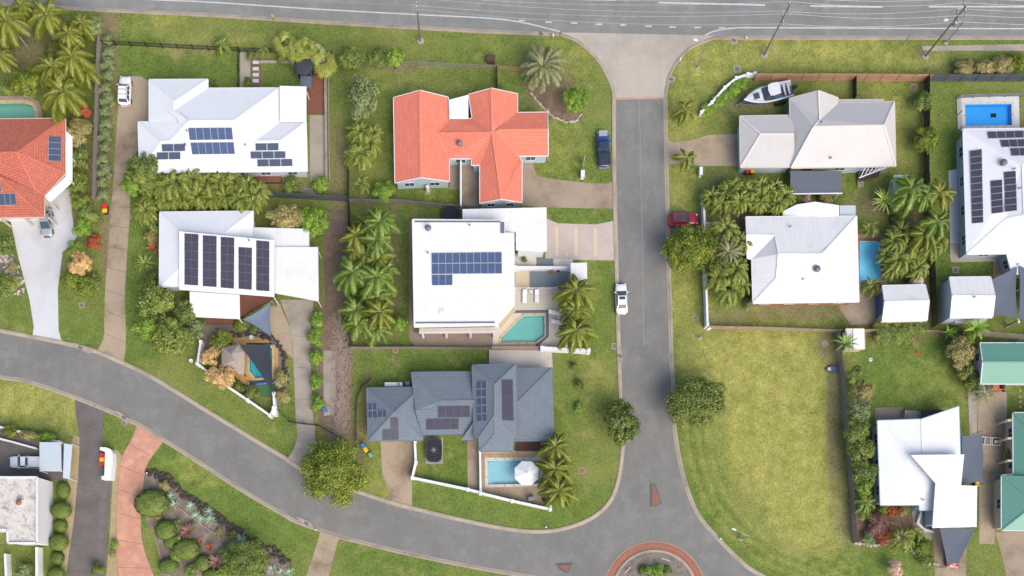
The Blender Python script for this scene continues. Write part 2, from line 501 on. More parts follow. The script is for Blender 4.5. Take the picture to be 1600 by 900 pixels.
    # watered lawns
    for x0, y0, x1, y1, k in [(188, 78, 372, 126, .8), (410, 96, 466, 140, .6), (590, 280, 720, 325, .8), (560, 318, 640, 540, .8), (856, 324, 962, 352, 1),
                              (918, 404, 966, 560, .7), (1330, 530, 1500, 650, .85), (556, 546, 770, 610, .75), (664, 684, 734, 760, .9), (196, 310, 250, 560, .9),
                              (1462, 130, 1500, 440, .7), (1462, 350, 1560, 435, .9), (640, 750, 960, 840, .6), (230, 690, 480, 860, .8), (530, 850, 700, 900, .7),
                              (1360, 792, 1450, 832, .9), (1330, 850, 1460, 910, .8), (780, 110, 860, 180, .7), (1575, 605, 1620, 660, 1), (1500, 515, 1620, 545, .9),
                              (0, 440, 50, 520, .6), (96, 460, 165, 530, .4), (840, 190, 960, 290, .45), (460, 580, 470, 660, 1), (185, 800, 240, 900, .9)]:
        rect(lush, x0, y0, x1, y1, k, 16)
    return dry, dirt, lush

def in_poly(x, y, poly):
    ins = np.zeros(x.shape, bool)
    n = len(poly)
    for i in range(n):
        x1, y1 = poly[i]; x2, y2 = poly[(i + 1) % n]
        cond = ((y1 > y) != (y2 > y)) & (x < (x2 - x1) * (y - y1) / (y2 - y1 + 1e-12) + x1)
        ins ^= cond
    return ins

def make_ground():
    cell = 0.5
    xs = np.arange(-90, 90 + 1e-6, cell); ys = np.arange(-54, 54 + 1e-6, cell)
    X, Y = np.meshgrid(xs, ys)
    nx, ny = len(xs), len(ys)
    idx = np.arange(nx * ny).reshape(ny, nx)
    q = np.stack([idx[:-1, :-1], idx[:-1, 1:], idx[1:, 1:], idx[1:, :-1]], -1).reshape(-1, 4)
    cx, cy = (X[:-1, :-1] + cell / 2).ravel(), (Y[:-1, :-1] + cell / 2).ravel()
    keep = np.ones(len(cx), bool)
    for pl in POOLS.values():
        xy = inset([(p.x, p.y) for p in PL(pl)], -0.36)
        keep &= ~in_poly(cx, cy, xy)
    q = q[keep]
    V = np.stack([X.ravel(), Y.ravel(), np.zeros(nx * ny)], -1)
    far = 2500.0
    xo, yo = [-far, -90, 90, far], [-far, -54, 54, far]
    k = len(V)
    V2 = np.array([[a, b, 0] for b in yo for a in xo], float)
    q2 = [[k + j * 4 + i, k + j * 4 + i + 1, k + (j + 1) * 4 + i + 1, k + (j + 1) * 4 + i] for j in range(3) for i in range(3) if not (i == 1 and j == 1)]
    V = np.concatenate([V, V2]); F = np.concatenate([q, np.array(q2)])
    me = bpy.data.meshes.new("ground")
    me.vertices.add(len(V)); me.vertices.foreach_set("co", V.ravel())
    me.loops.add(F.size); me.loops.foreach_set("vertex_index", F.ravel().astype(np.int32))
    me.polygons.add(len(F)); me.polygons.foreach_set("loop_start", (np.arange(len(F)) * 4).astype(np.int32))
    me.update(calc_edges=True)
    me.materials.append(MATS["grass"])
    dr, di, lu = soil_maps(V[:, 0] * 10 + 800, 450 - V[:, 1] * 10)
    col = np.stack([dr, di, lu, np.ones(len(V))], -1).astype(np.float32)
    col[k:, :3] = (0.2, 0.0, 0.3)
    a = me.color_attributes.new("soil", 'FLOAT_COLOR', 'POINT')
    a.data.foreach_set("color", col.ravel())
    tag(link("ground", me), kind='structure')
make_ground()

# ---------------------------------------------------------------- roads
def road(name, px, mat, z=0.012):
    return ground_sheet(name, px, z, mat)
NK = [(-900, 330), (-300, 455), (-120, 497), (0, 520), (51, 530), (98, 539), (148, 552), (192, 571), (230, 589), (280, 619), (307, 636), (371, 675), (412, 700), (446, 720), (469, 736),
      (520, 758), (566, 774), (606, 787), (643, 797), (700, 811), (760, 824), (800, 831), (835, 834), (868, 832), (905.6, 822), (935.8, 806), (956, 785), (968, 756.5), (975, 715), (976.5, 680),
      (974.5, 640), (972, 600), (969.5, 530), (968, 470), (966, 400), (964, 320), (962.7, 250), (962.5, 156)]
SK = [(-900, 400), (-300, 520), (-100, 566), (0, 586), (40, 592), (84, 606), (120, 619), (168, 638), (200, 653), (220, 662), (256, 684), (310, 718), (381, 764), (444, 801), (464, 812), (500.6, 825),
      (535, 837), (560, 843), (620, 858), (700, 875), (780, 890), (850, 902), (890, 912), (915, 940), (925, 1000), (925, 1300)]
EK = [(1036.5, 154), (1038, 250), (1040, 330), (1041, 400), (1044, 480), (1046, 560), (1049, 609), (1050, 658), (1056, 703.6), (1067, 753), (1086, 802), (1112.5, 836), (1150, 874), (1185, 900), (1280, 940), (1600, 1010), (2400, 1160)]
nk = catmull([(p.x, p.y) for p in PL(NK)], 6); sk = catmull([(p.x, p.y) for p in PL(SK)], 6); ek = catmull([(p.x, p.y) for p in PL(EK)], 6)
far_s = [(p.x, p.y) for p in PL([(1125, 1300), (1125, 1000), (1160, 985), (2400, 1240)])]
MB().prism(nk + ek + far_s[::-1] + sk[::-1], 0.001, 0.012).build("road", "asphalt_street")["kind"] = 'structure'
ground_sheet("main_road", [(-1500, -80), (-500, -28), (0, 3), (110, 10), (160, 13), (320, 20), (500, 31.5), (649, 40), (760, 46), (877, 50.5), (1115, 55.5), (1200, 56), (1600, 56), (3000, 56), (3000, -62), (1400, -62), (700, -85), (0, -130), (-1500, -220)], 0.016, "asphalt_main")
APL = [(877, 50.7), (906.7, 64), (933, 88), (949, 112), (958.5, 133), (962.7, 155.5)]
APR = [(1035.5, 154.3), (1038.7, 136), (1044, 114.7), (1056, 93.3), (1077, 72), (1104, 60.5), (1117, 55.5)]
apl = catmull([(p.x, p.y) for p in PL(APL)], 6); apr = catmull([(p.x, p.y) for p in PL(APR)], 6)
apron = MB().prism(apl + apr, 0.001, 0.014).build("concrete_apron", "joint")
apron["kind"] = 'structure'
def clip_poly(poly, axis, lo, hi):
    for sgn, lim in ((1, lo), (-1, hi)):
        out = []
        for i in range(len(poly)):
            a, b = poly[i], poly[(i + 1) % len(poly)]
            da, db = sgn * (a[axis] - lim), sgn * (b[axis] - lim)
            if da >= 0: out.append(a)
            if (da < 0) != (db < 0):
                f = da / (da - db)
                out.append((a[0] + (b[0] - a[0]) * f, a[1] + (b[1] - a[1]) * f))
        poly = out
        if len(poly) < 3: return []
    return poly
cutx = [P(870, 0).x, P(963, 0).x, P(998, 0).x, P(1032, 0).x, P(1120, 0).x]
cuty = [P(0, 157).y, P(0, 102).y, P(0, 49).y]
for i in range(4):
    for j in range(2):
        pc = clip_poly(clip_poly(apl + apr, 0, cutx[i] + .006, cutx[i + 1] - .006), 1, cuty[j] + .006, cuty[j + 1] - .006)
        if len(pc) > 2 and abs(area(pc)) > 0.3: MB().prism(pc, 0.012, 0.022).build("slab", "conc_apron", apron)
ground_sheet("brick_threshold", [(961.5, 152.6), (1036.6, 151.4), (1036.5, 154.5), (962, 155.8)], 0.026, "conc_pinkish")
paint_seam = [(999, 157), (1001, 260), (1003, 340), (1004.5, 420), (1006, 540)]

def kerb(name, xy, side, wd=0.62, ht=0.1, mat="kerb"):
    """layback kerb: xy = road-side line, side +1 = body to the left of travel"""
    prof = [(0.0, 0.013), (0.3 * wd, 0.03), (0.55 * wd, ht), (wd, ht), (wd + 0.02, 0.0)]
    if side < 0: xy = xy[::-1]
    rows = [offset_line(xy, o) for o, _ in prof]
    vs = [(p[0], p[1], z) for r_, (_, z) in zip(rows, prof) for p in r_]
    n = len(xy)
    fs = [(i * n + k, i * n + k + 1, (i + 1) * n + k + 1, (i + 1) * n + k) for i in range(len(prof) - 1) for k in range(n - 1)]
    o = link(name, mesh_data(name, vs, fs, mat))
    o["kind"] = 'structure'
    return o
kerb("kerb", nk, 1); kerb("kerb", sk, -1); kerb("kerb", ek, 1)
kerb("kerb", apl, -1, 0.55); kerb("kerb", apr[:-3], -1, 0.55)
mk = catmull([(p.x, p.y) for p in PL([(-1500, -80), (-500, -28), (0, 3), (110, 10), (320, 20), (500, 31.5), (649, 40), (760, 46), (874, 50.4)])], 3)
kerb("kerb", mk, -1, 0.62); kerb("kerb", catmull([(p.x, p.y) for p in PL([(1112, 55.6), (1200, 56), (1600, 56), (3000, 56)])], 4), -1, 0.62)

def paint(name, px, wd, z, label=None):
    xy = [(p.x, p.y) for p in PL(px)]
    if len(xy) > 2: xy = catmull(xy, 8)
    a, b = offset_line(xy, wd / 2), offset_line(xy, -wd / 2)
    o = MB().prism(b + a[::-1], z - 0.003, z).build(name, "line_white")
    o["kind"] = 'structure'
paint("edge_line", [(60, -12), (230, -1), (320, 3), (500, 14.7), (649, 22.7), (766.7, 28.8), (820, 36), (874.7, 49.3)], 0.2, 0.021)
paint("edge_line", [(1097.3, 58), (1108, 52), (1120, 48), (1146.7, 44), (1200, 43.5), (1600, 45), (1900, 46)], 0.2, 0.021)
for x, y in [(816, 32), (857, 34.7), (897, 36.2), (935.5, 38), (974, 39.3), (1013, 41), (1051, 42.3), (1090, 43), (1128, 43.7)]:
    paint("lane_dash", [(x - 5, y - .1), (x + 5, y + .1)], 0.22, 0.021)
for a, b in [((1029, 4), (1195, 8)), ((1266, 9.5), (1379, 11)), ((1451, 10.5), (1620, 10.5)), ((860, -3), (962, 0))]:
    paint("centre_line", [a, b], 0.26, 0.021)
sx = catmull([(p.x, p.y) for p in PL(paint_seam)], 8)
MB().prism(offset_line(sx, -.05) + offset_line(sx, .05)[::-1], .011, .0165).build("road_seam", "seam")["kind"] = "structure"
pm("patch_light", S(140, 139, 138), 0.9, 0.12, 1.2, 8)
for q in ([(1008, 300), (1016, 298), (1012, 312), (1006, 314)], [(985, 560), (1005, 560), (1005, 566), (985, 566)]):
    ground_sheet("road_patch", q, 0.0162, "patch_light", smooth=3)
# the roundabout and the two splitter islands
rc = P(1022.7, 926)
def ring(r0, r1, n=72): return [(rc.x + r1 * math.cos(2 * math.pi * i / n), rc.y + r1 * math.sin(2 * math.pi * i / n)) for i in range(n)]
ra = MB().prism(ring(0, 8.03), 0.002, 0.05).build("roundabout", "kerb"); ra["kind"] = 'structure'
n_b = 96
for k in range(n_b):
    a0, a1 = 2 * math.pi * (k + .04) / n_b, 2 * math.pi * (k + .96) / n_b
    for r0, r1 in ((6.75, 7.3), (7.34, 7.9)):
        if rc.y + r1 * math.sin(a0) < -47: continue
        MB().prism([(rc.x + r_ * math.cos(a_), rc.y + r_ * math.sin(a_)) for r_, a_ in ((r0, a0), (r1, a0), (r1, a1), (r0, a1))], 0.045, 0.062).build("paver", "brick_red", ra)
for k in range(72):
    a0, a1 = 2 * math.pi * k / 72, 2 * math.pi * (k + 1) / 72
    MB().prism([(rc.x + r_ * math.cos(a_), rc.y + r_ * math.sin(a_)) for r_, a_ in ((6.3, a0), (6.7, a0), (6.7, a1), (6.3, a1))], 0.04, 0.17).build("kerb_stone", "kerb", ra)
MB().prism(ring(0, 6.28), 0.04, 0.12).build("garden_bed", "gravel_grey", ra)
for a, b in (((976, 895), (985, 886)), ((1033, 872.5), (1046, 876))):
    MB().beam(P(*a) + Vector((0, 0, .16)), P(*b) + Vector((0, 0, .16)), 0.14, 0.1).build("edging_bar", "line_white", ra)
for pts in ([(1016.5, 757), (1024.6, 758), (1029, 772), (1034.5, 787), (1026, 792), (1017, 791.5)], [(868, 882), (895, 880), (890, 890), (886, 896), (876, 891)]):
    xy = [(p.x, p.y) for p in PL(pts)]
    isl = MB().prism(xy, 0.002, 0.13).build("splitter_island", "conc_black"); isl["kind"] = 'structure'
    ix = inset(xy, 0.3)
    x0, x1 = min(p[0] for p in ix), max(p[0] for p in ix); y0, y1 = min(p[1] for p in ix), max(p[1] for p in ix)
    yy = y0
    while yy < y1:
        xx = x0
        while xx < x1:
            pc = clip_poly(clip_poly(ix, 0, xx + .02, xx + .48), 1, yy + .02, yy + .38)
            if len(pc) > 2 and abs(area(pc)) > .02: MB().prism(pc, 0.12, 0.15).build("paver", "brick_red", isl)
            xx += .5
        yy += .4

# ---------------------------------------------------------------- driveways, paths, beds
ground_sheet("driveway", [(0, 340), (17, 347), (29, 403), (46.4, 469), (53, 511), (50, 529), (97.8, 538), (91.6, 515.7), (90.4, 452), (97.8, 393.5), (112.4, 382.5), (124.6, 361.8), (115, 349.6), (112, 330), (112, 290), (60, 290), (60, 330)], 0.02, "conc_white")
ground_sheet("driveway", [(186, 128), (206, 119), (222, 120), (236, 130), (236, 190), (217, 192), (216, 232), (201, 262), (203, 303), (176, 303), (181, 216), (185, 168)], 0.02, "conc_tan")
slab_drive("driveway", [(176, 303), (172, 330), (170, 379), (165, 440), (163, 501), (162, 528), (151, 550)], [(203, 303), (203, 330), (200, 379), (196, 440), (195.5, 476), (196.7, 537.7), (192, 570)], [0, .08, .2, .33, .46, .6, .73, .87, 1], "conc_tan", "joint", 0.02)
slab_drive("driveway", [(116, 618), (119, 650), (124, 684), (122, 746), (115, 817), (104, 900), (95, 960)], [(168, 638), (162, 655), (161, 690), (166, 746), (158, 826), (148, 900), (140, 960)], [0, .12, .27, .42, .5, .59, .68, .8, 1], "conc_black", "joint", 0.02)
ground_sheet("path", [(162, 748), (175, 748), (169, 826), (164, 890), (160, 960), (141, 960), (149, 900), (159, 826)], 0.014, "conc_black")
slab_drive("driveway", [(216, 660), (204, 690), (190.6, 714), (185.7, 753), (182, 826), (185, 900), (192, 960)], [(258, 686), (233, 720), (227, 734), (223.6, 765), (220, 809), (223.6, 851), (239.5, 897), (262, 950)], [0, .12, .24, .36, .48, .62, .76, .88, 1], "conc_red", "joint_red", 0.02)
slab_drive("driveway", [(438, 468), (455.7, 522), (459, 580), (462.7, 663)], [(490, 468), (487, 500), (484.7, 553), (490, 663)], [0, .3, .55, .8, 1], "conc_grey", "joint", 0.022)
ground_sheet("driveway", [(463, 663), (465, 683), (459, 702), (446, 721), (469, 738), (480, 716), (492, 700), (492, 663)], 0.02, "conc_grey")
ground_sheet("driveway", [(594, 688), (650, 688), (643.5, 746), (643.5, 798), (603.6, 788), (607.5, 770), (597, 737)], 0.02, "conc_tan")
ground_sheet("driveway", [(814, 250), (830.7, 250), (838.7, 274.7), (866.7, 280), (917, 286), (949, 286.7), (963.5, 281), (964.5, 326), (906.7, 325.3), (854.7, 324), (814, 321)], 0.02, "conc_brown")
dv = ground_sheet("driveway", [(852, 341), (872, 349), (930.7, 350.7), (964.5, 344), (966, 407), (852, 405)], 0.02, "conc_pink")
for x, a, b in ((870, 354, 400), (900, 355, 400), (930, 357, 400)):
    MB().prism([(p.x, p.y) for p in PL([(x - 2.3, a), (x + 2.3, a), (x + 2.5, b), (x - 2, b)])], 0.018, 0.026).build("inlay_band", "conc_cream", dv)
MB().prism([(p.x, p.y) for p in PL([(883, 395), (888, 395), (888, 400), (883, 400)])], 0.018, 0.026).build("inlay_band", "conc_cream", dv)
ground_sheet("driveway", [(1039, 217), (1053, 222.7), (1077, 220), (1106.7, 211), (1162, 209), (1162, 259.5), (1093, 259.5), (1066.7, 254.7), (1040, 257)], 0.02, "conc_tan")
ground_sheet("driveway", [(1041, 330), (1093, 330), (1094, 362), (1042, 362)], 0.02, "conc_black")
slab_drive("path", [(501, 825), (497, 843.7), (478.6, 900), (462, 950)], [(536, 838), (527.5, 848.6), (514, 900), (500, 950)], [0, .17, .42, .7, 1], "conc_tan", "joint", 0.02)
slab_drive("driveway", [(1526, 612), (1527, 690), (1530, 760), (1530, 850)], [(1573, 612), (1573, 740), (1554, 762), (1554, 850)], [0, .28, .52, .75, 1], "conc_tan", "joint", 0.02, False)
slab_drive("driveway", [(1455, 826), (1458, 850), (1462, 910), (1464, 960)], [(1510, 826), (1510, 850), (1509, 910), (1509, 960)], [0, .2, .45, .7, 1], "conc_tan", "joint", 0.02, False)
ground_sheet("driveway", [(1555, 832), (1566, 870), (1574, 910), (1580, 1000), (1700, 1000), (1700, 826)], 0.02, "conc_brown")
ground_sheet("footpath", [(1440, 72), (1442, 79), (1600, 79.5), (2400, 80), (2400, 69), (1600, 69)], 0.014, "conc_grey")
ground_sheet("path", [(484, 180), (508, 180), (512, 280), (484, 284)], 0.02, "conc_grey")
ground_sheet("path", [(375.5, 82), (391, 82), (391, 140), (375.5, 140)], 0.02, "conc_grey")
for y in (95, 105, 114.5, 124): ground_sheet("stepping_stone", [(395, y), (404.5, y), (404.5, y + 5), (395, y + 5)], 0.05, "conc_white")
ground_sheet("garden_bed", [(392, 90), (408, 90), (408, 140), (392, 140)], 0.012, "mulch")
ground_sheet("path", [(730, 686), (749, 686), (750, 769), (731, 763)], 0.02, "conc_tan")
ground_sheet("path", [(1482, 267), (1505, 262), (1508, 405), (1485, 405)], 0.02, "conc_white")
ground_sheet("path", [(1485, 380), (1575, 380), (1575, 408), (1486, 410)], 0.024, "conc_apron")
ground_sheet("path", [(1552, 408), (1575, 408), (1575, 440), (1552, 440)], 0.02, "conc_brown")
ground_sheet("courtyard", [(1316, 458), (1368, 452), (1368, 506), (1329, 508), (1311, 480)], 0.02, "conc_brown")
ground_sheet("courtyard", [(722, 246), (752, 246), (752, 322), (722, 322)], 0.02, "conc_brown")
ground_sheet("garden_bed", [(703, 246), (719, 246), (719, 296), (703, 296)], 0.012, "conc_brown")
ground_sheet("patio", [(1367, 637), (1410, 636), (1410, 662), (1367, 662)], 0.05, "conc_brown")
ground_sheet("path", [(1516, 516), (1620, 524), (1620, 532), (1516, 524)], 0.02, "conc_tan")
ground_sheet("patio", [(1512, 612), (1526, 612), (1528, 690), (1516, 690)], 0.02, "conc_grey")
ground_sheet("path", [(1425, 800), (1436, 790), (1446, 815), (1456, 832), (1456, 845), (1440, 836), (1428, 822)], 0.02, "conc_pink")
ground_sheet("garden_bed", [(227, 734), (243, 741), (268, 752), (297, 782), (343, 812), (396, 846), (432, 864), (450, 880), (458, 900), (458, 950), (262, 950), (246, 890), (225, 800), (224, 765)], 0.012, "mulch_grey")
ground_sheet("lawn", [(222.5, 824), (236, 824), (254, 878), (250, 905), (240, 897), (224, 851)], 0.016, "grass")
ground_sheet("garden_bed", [(116, 680), (126, 684), (122, 746), (115, 817), (102, 905), (94, 905), (101, 830), (106, 750), (111, 695)], 0.014, "gravel_tan")
ground_sheet("garden_bed", [(84, 748), (108, 748), (102, 830), (96, 905), (78, 905)], 0.012, "grass")
ground_sheet("garden_bed", [(180, 700), (190, 712), (185, 753), (181, 826), (184, 900), (166, 900), (172, 826), (176, 750)], 0.013, "gravel_tan")
ground_sheet("yard", [(-120, 655), (0, 670), (62, 690), (100, 700), (100, 752), (60, 748), (-120, 748)], 0.014, "conc_black")
ground_sheet("garden_bed", [(829, 137), (846, 133), (880, 152), (909, 178), (900, 189), (885, 190), (866, 182), (842, 160), (830, 146)], 0.012, "mulch", smooth=4)
ground_sheet("garden_bed", [(504, 330), (520, 326), (543, 330), (545, 540), (541, 680), (520, 690), (498, 660), (496, 480), (508, 470)], 0.011, "mulch_tan")
ground_sheet("gravel_patch", [(505, 548), (526, 548), (525, 610), (522, 648), (506, 650)], 0.016, "conc_grey")
ground_sheet("garden_bed", [(1327, 790), (1345, 785), (1410, 800), (1432, 822), (1402, 845), (1366, 850), (1335, 848)], 0.012, "mulch", smooth=3)
ground_sheet("garden_bed", [(0, 392), (20, 390), (34, 440), (38, 462), (0, 462)], 0.012, "gravel_grey")
ground_sheet("terrace", [(639, 350), (646, 343), (646, 520), (775, 505), (775, 541), (649, 541), (639, 530)], 0.02, "brown_paving")
ground_sheet("garden_bed", [(430, 540), (442, 545), (452, 580), (450, 610), (432, 640), (428, 615), (434, 597)], 0.013, "mulch_grey")
ground_sheet("garden_bed", [(420, 480), (438, 476), (456, 520), (458, 560), (440, 545), (424, 525)], 0.0125, "conc_tan")
ground_sheet("garden_bed", [(312, 505), (372, 500), (425, 518), (420, 530), (364, 528), (345, 545), (318, 548)], 0.012, "gravel_grey")

# ---------------------------------------------------------------- pools
def water_material(name, tint):
    m, t, b = nodes_of(name)
    t.nodes.remove(b)
    out = t.nodes["Material Output"]
    tr = N(t, "ShaderNodeBsdfTransparent", i_Color=tint)
    gl = N(t, "ShaderNodeBsdfGlossy", i_Roughness=0.04)
    fr = N(t, "ShaderNodeFresnel", i_IOR=1.33)
    mx = t.nodes.new("ShaderNodeMixShader")
    pos = t.nodes.new("ShaderNodeNewGeometry").outputs["Position"]
    bp = N(t, "ShaderNodeBump", i_Strength=0.5, i_Distance=0.06)
    t.links.new(noise(t, pos, 1.8, 4), bp.inputs["Height"])
    for n in (gl, fr): t.links.new(bp.outputs[0], n.inputs["Normal"])
    t.links.new(fr.outputs[0], mx.inputs[0]); t.links.new(tr.outputs[0], mx.inputs[1]); t.links.new(gl.outputs[0], mx.inputs[2])
    t.links.new(mx.outputs[0], out.inputs[0])
water_material("water_aqua", (0.9, 0.97, 0.98, 1)); water_material("water_teal", (0.88, 0.96, 0.95, 1)); water_material("water_blue", (0.86, 0.95, 0.99, 1))
pm("pool_teal", S(160, 228, 220, 1.5), 0.5, 0.08, 0.5, 3, stain=S(140, 214, 206, 1.5), stain_amt=.5, stain_scale=.5)
pm("pool_green", S(160, 222, 200), 0.5, 0.08, 0.5, 3)
pm("pool_aqua", S(190, 238, 246, 1.4), 0.5, 0.08, 0.5, 3, stain=S(172, 228, 238, 1.4), stain_amt=.5, stain_scale=.5)
pm("pool_sky", S(150, 230, 250, 1.15), 0.5, 0.06, 0.5, 3)
pm("pool_deep", S(70, 184, 255, 1.3), 0.5, 0.08, 0.5, 3)
pm("pool_cyan", S(100, 226, 236, 1.5), 0.5, 0.08, 0.5, 3)
pm("pvc_white", S(240, 240, 240), 0.5, 0.04)
pm("steel", S(190, 192, 196), 0.35, 0.05, metallic=0.8)
pm("black_rubber", S(42, 42, 46), 0.8, 0.15)

pm("joint_pale", S(196, 184, 166), 0.9, 0.1)
def coping_ring(t, pts, wd, mat, z, org):
    xy = [(p.x, p.y) for p in PL(pts)]
    out = inset(xy, -wd)
    m = len(xy)
    for i in range(m):
        a, b, c, d_ = xy[i], xy[(i + 1) % m], out[(i + 1) % m], out[i]
        L = math.hypot(b[0] - a[0], b[1] - a[1])
        n = max(1, int(L / 1.2))
        for k in range(n):
            f0, f1 = (k + .02) / n, (k + .98) / n
            lp = lambda p, q, f: (p[0] + (q[0] - p[0]) * f, p[1] + (q[1] - p[1]) * f)
            MB().prism([lp(a, b, f0), lp(a, b, f1), lp(d_, c, f1), lp(d_, c, f0)], 0.0, z).build("coping_stone", mat, t, origin=org)

def pool(key, label, shell, water, copmat, copw, deckpx=None, deckmat=None, z=0.06, depth=0.7, steps=None):
    pts = POOLS[key]
    org = P(sum(p[0] for p in pts) / len(pts), sum(p[1] for p in pts) / len(pts))
    t = thing("swimming_pool", label, "pool", org)
    xy = [(p.x, p.y) for p in PL(pts)]
    if area(xy) < 0: xy = xy[::-1]
    n = len(xy)
    bot = inset(xy, 0.12)
    vs = [(p[0], p[1], z - .005) for p in xy] + [(p[0], p[1], -depth) for p in bot]
    fs = [((i + 1) % n, i, n + i, n + (i + 1) % n) for i in range(n)]
    tr = tessellate_polygon([[Vector((p[0], p[1], 0)) for p in bot]])
    for a in tr:
        p, q, r_ = [bot[i] for i in a]
        ar = (q[0] - p[0]) * (r_[1] - p[1]) - (q[1] - p[1]) * (r_[0] - p[0])
        fs.append(tuple(n + i for i in (a if ar > 0 else a[::-1])))
    vs = [(v[0] - org.x, v[1] - org.y, v[2]) for v in vs]
    link("pool_shell", mesh_data("pool_shell", vs, fs, shell), t)
    wx = inset(xy, 0.004)
    wv = [(p[0] - org.x, p[1] - org.y, -0.08) for p in wx]
    trw = tessellate_polygon([[Vector((p[0], p[1], 0)) for p in wx]])
    wf = []
    for a in trw:
        p, q, r_ = [wx[i] for i in a]
        ar = (q[0] - p[0]) * (r_[1] - p[1]) - (q[1] - p[1]) * (r_[0] - p[0])
        wf.append(tuple(a if ar > 0 else a[::-1]))
    link("water", mesh_data("water", wv, wf, water), t)
    coping_ring(t, pts, copw, copmat, z, org)
    if steps:
        for k, st in enumerate(steps):
            MB().prism([(p.x, p.y) for p in PL(st)], -depth, -0.35 - 0.0 * k).build("step", shell, t, origin=org)
    if deckpx:
        dxy = [(p.x, p.y) for p in PL(deckpx)]
        MB().prism(dxy, 0.001, z - .004, 0, [inset(xy, -copw + .02)]).build("pool_deck", deckmat)["kind"] = 'structure'
    return t, org

t, o = pool('hut', "aqua pool in an ochre timber deck beside the thatched hut", "pool_cyan", "water_aqua", "tile_sand", 0.35, None, None, 0.1, steps=[[(391, 560), (399, 568), (399, 590), (391, 578)]])
# ochre timber deck: single boards round the pool
pm("deck_ochre", S(206, 168, 106), 0.8, 0.12, 1.0, 6, 0.1, 10)
pm("deck_grey", S(206, 200, 190), 0.85, 0.09, 1.2, 6, 0.1, 10)
pm("deck_red", S(142, 92, 76), 0.8, 0.12, 1.2, 6)
pm("deck_dark", S(92, 70, 62), 0.8, 0.15, 1.2, 6)
pm("deck_under", S(70, 58, 48), 0.9, 0.1)
def boards(name, px, mat, z, wd=0.3, axis=0, holes=(), under="deck_under", z0=0.002):
    """a timber deck: bearer sheet with separate boards laid along axis"""
    xy = [(p.x, p.y) for p in PL(px)]
    hl = [[(p.x, p.y) for p in PL(h)] for h in holes]
    base = MB().prism(xy, z0, z - 0.03, 0, [inset(h, 0.0) for h in hl]).build(name, under)
    base["kind"] = 'structure'
    o_ax = 1 - axis
    lo, hi = min(p[o_ax] for p in xy), max(p[o_ax] for p in xy)
    k = lo
    while k < hi:
        pc = clip_poly(xy, o_ax, k + .008, min(hi, k + wd) - .008)
        if len(pc) > 2:
            pieces = [pc]
            if hl:
                h = hl[0]
                hx0, hx1 = min(p[axis] for p in h), max(p[axis] for p in h)
                hy0, hy1 = min(p[o_ax] for p in h), max(p[o_ax] for p in h)
                if k + wd > hy0 and k < hy1:
                    pieces = [clip_poly(pc, axis, -999, hx0), clip_poly(pc, axis, hx1, 999)]
            for q in pieces:
                if len(q) > 2 and abs(area(q)) > .02: MB().prism(q, z - 0.028, z).build("board", mat, base)
        k += wd
    return base
hole = [(385.5, 539), (429, 539), (429, 595), (385.5, 595)]
boards("timber_deck", [(364, 529), (393, 525), (420, 531), (434.4, 543.5), (435.6, 598), (388, 604), (369, 592), (362, 560)], "deck_ochre", 0.09, 0.4, 0, [hole])
ground_sheet("pool_deck", hole, 0.085, "deck_ochre", holes=[[(x + (407 - x) * -.12, y + (566 - y) * -.12) for x, y in POOLS['hut']]])
ground_sheet("turf_mat", [(388, 605), (435.5, 598.5), (430, 616), (414, 621), (397, 613)], 0.03, "turf_synthetic")
t, o = pool('terrace', "teal angular pool on the cream tiled terrace of the white house", "pool_teal", "water_teal", "tile_sand", 0.45, [(770, 486), (860.5, 486), (860.5, 540), (770, 540)], "tile_cream", 0.06)
t, o = pool('umbrella', "rectangular pale blue pool under a white umbrella", "pool_aqua", "water_aqua", "tile_cream", 0.45, [(749, 706), (857, 702), (857.5, 792), (749.5, 768)], "conc_tan", 0.06, steps=[[(763, 721), (770, 721), (770, 756), (763, 756)]])
t, o = pool('palms', "sky blue pool between the white hip roof and dense palms", "pool_sky", "water_blue", "brick_red", 0.5, [(1335, 366), (1384, 366), (1386, 452), (1335, 452)], "conc_brown", 0.06, depth=0.5)
t, o = pool('glassfence', "bright blue rectangular pool with a pool cleaner, paved white all round", "pool_deep", "water_blue", "tile_cream", 0.4, [(1495, 152.7), (1591.7, 150.7), (1593, 204), (1496.7, 204)], "conc_white", 0.06)
t, o = pool('kidney', "green tinted pool with rounded corner beside the red tiled roof", "pool_green", "water_teal", "tile_sand", 0.5, [(-60, 150), (45, 150), (62, 160), (68, 190), (68, 215), (-60, 215)], "conc_brown", 0.06)
# pool cleaner, roller, pole
rob = MB().box((0, 0, .15), (.8, .55, .25), 0, 0, .8); tag(rob.build("pool_cleaner", "black_rubber"), "dark pool cleaner lying in the bright blue pool", "pool cleaner").location = P(1556, 177) + Vector((0, 0, -.7))
pm("tarp_blue", S(66, 124, 196), 0.6, 0.1)
r_ = thing("pool_roller", "blue pool blanket rolled up at the end of the pool", "pool roller", P(410, 599, .1))
MB().tube([P(390, 600, .4) - r_.location, P(432, 597.5, .4) - r_.location], .22, 10).build("blanket_roll", "tarp_blue", r_, True)
for q in ((389, 600), (433, 597.3)): MB().beam(P(q[0], q[1], .1) - r_.location, P(q[0], q[1], .55) - r_.location, .1, .5).build("end_frame", "pvc_white", r_)

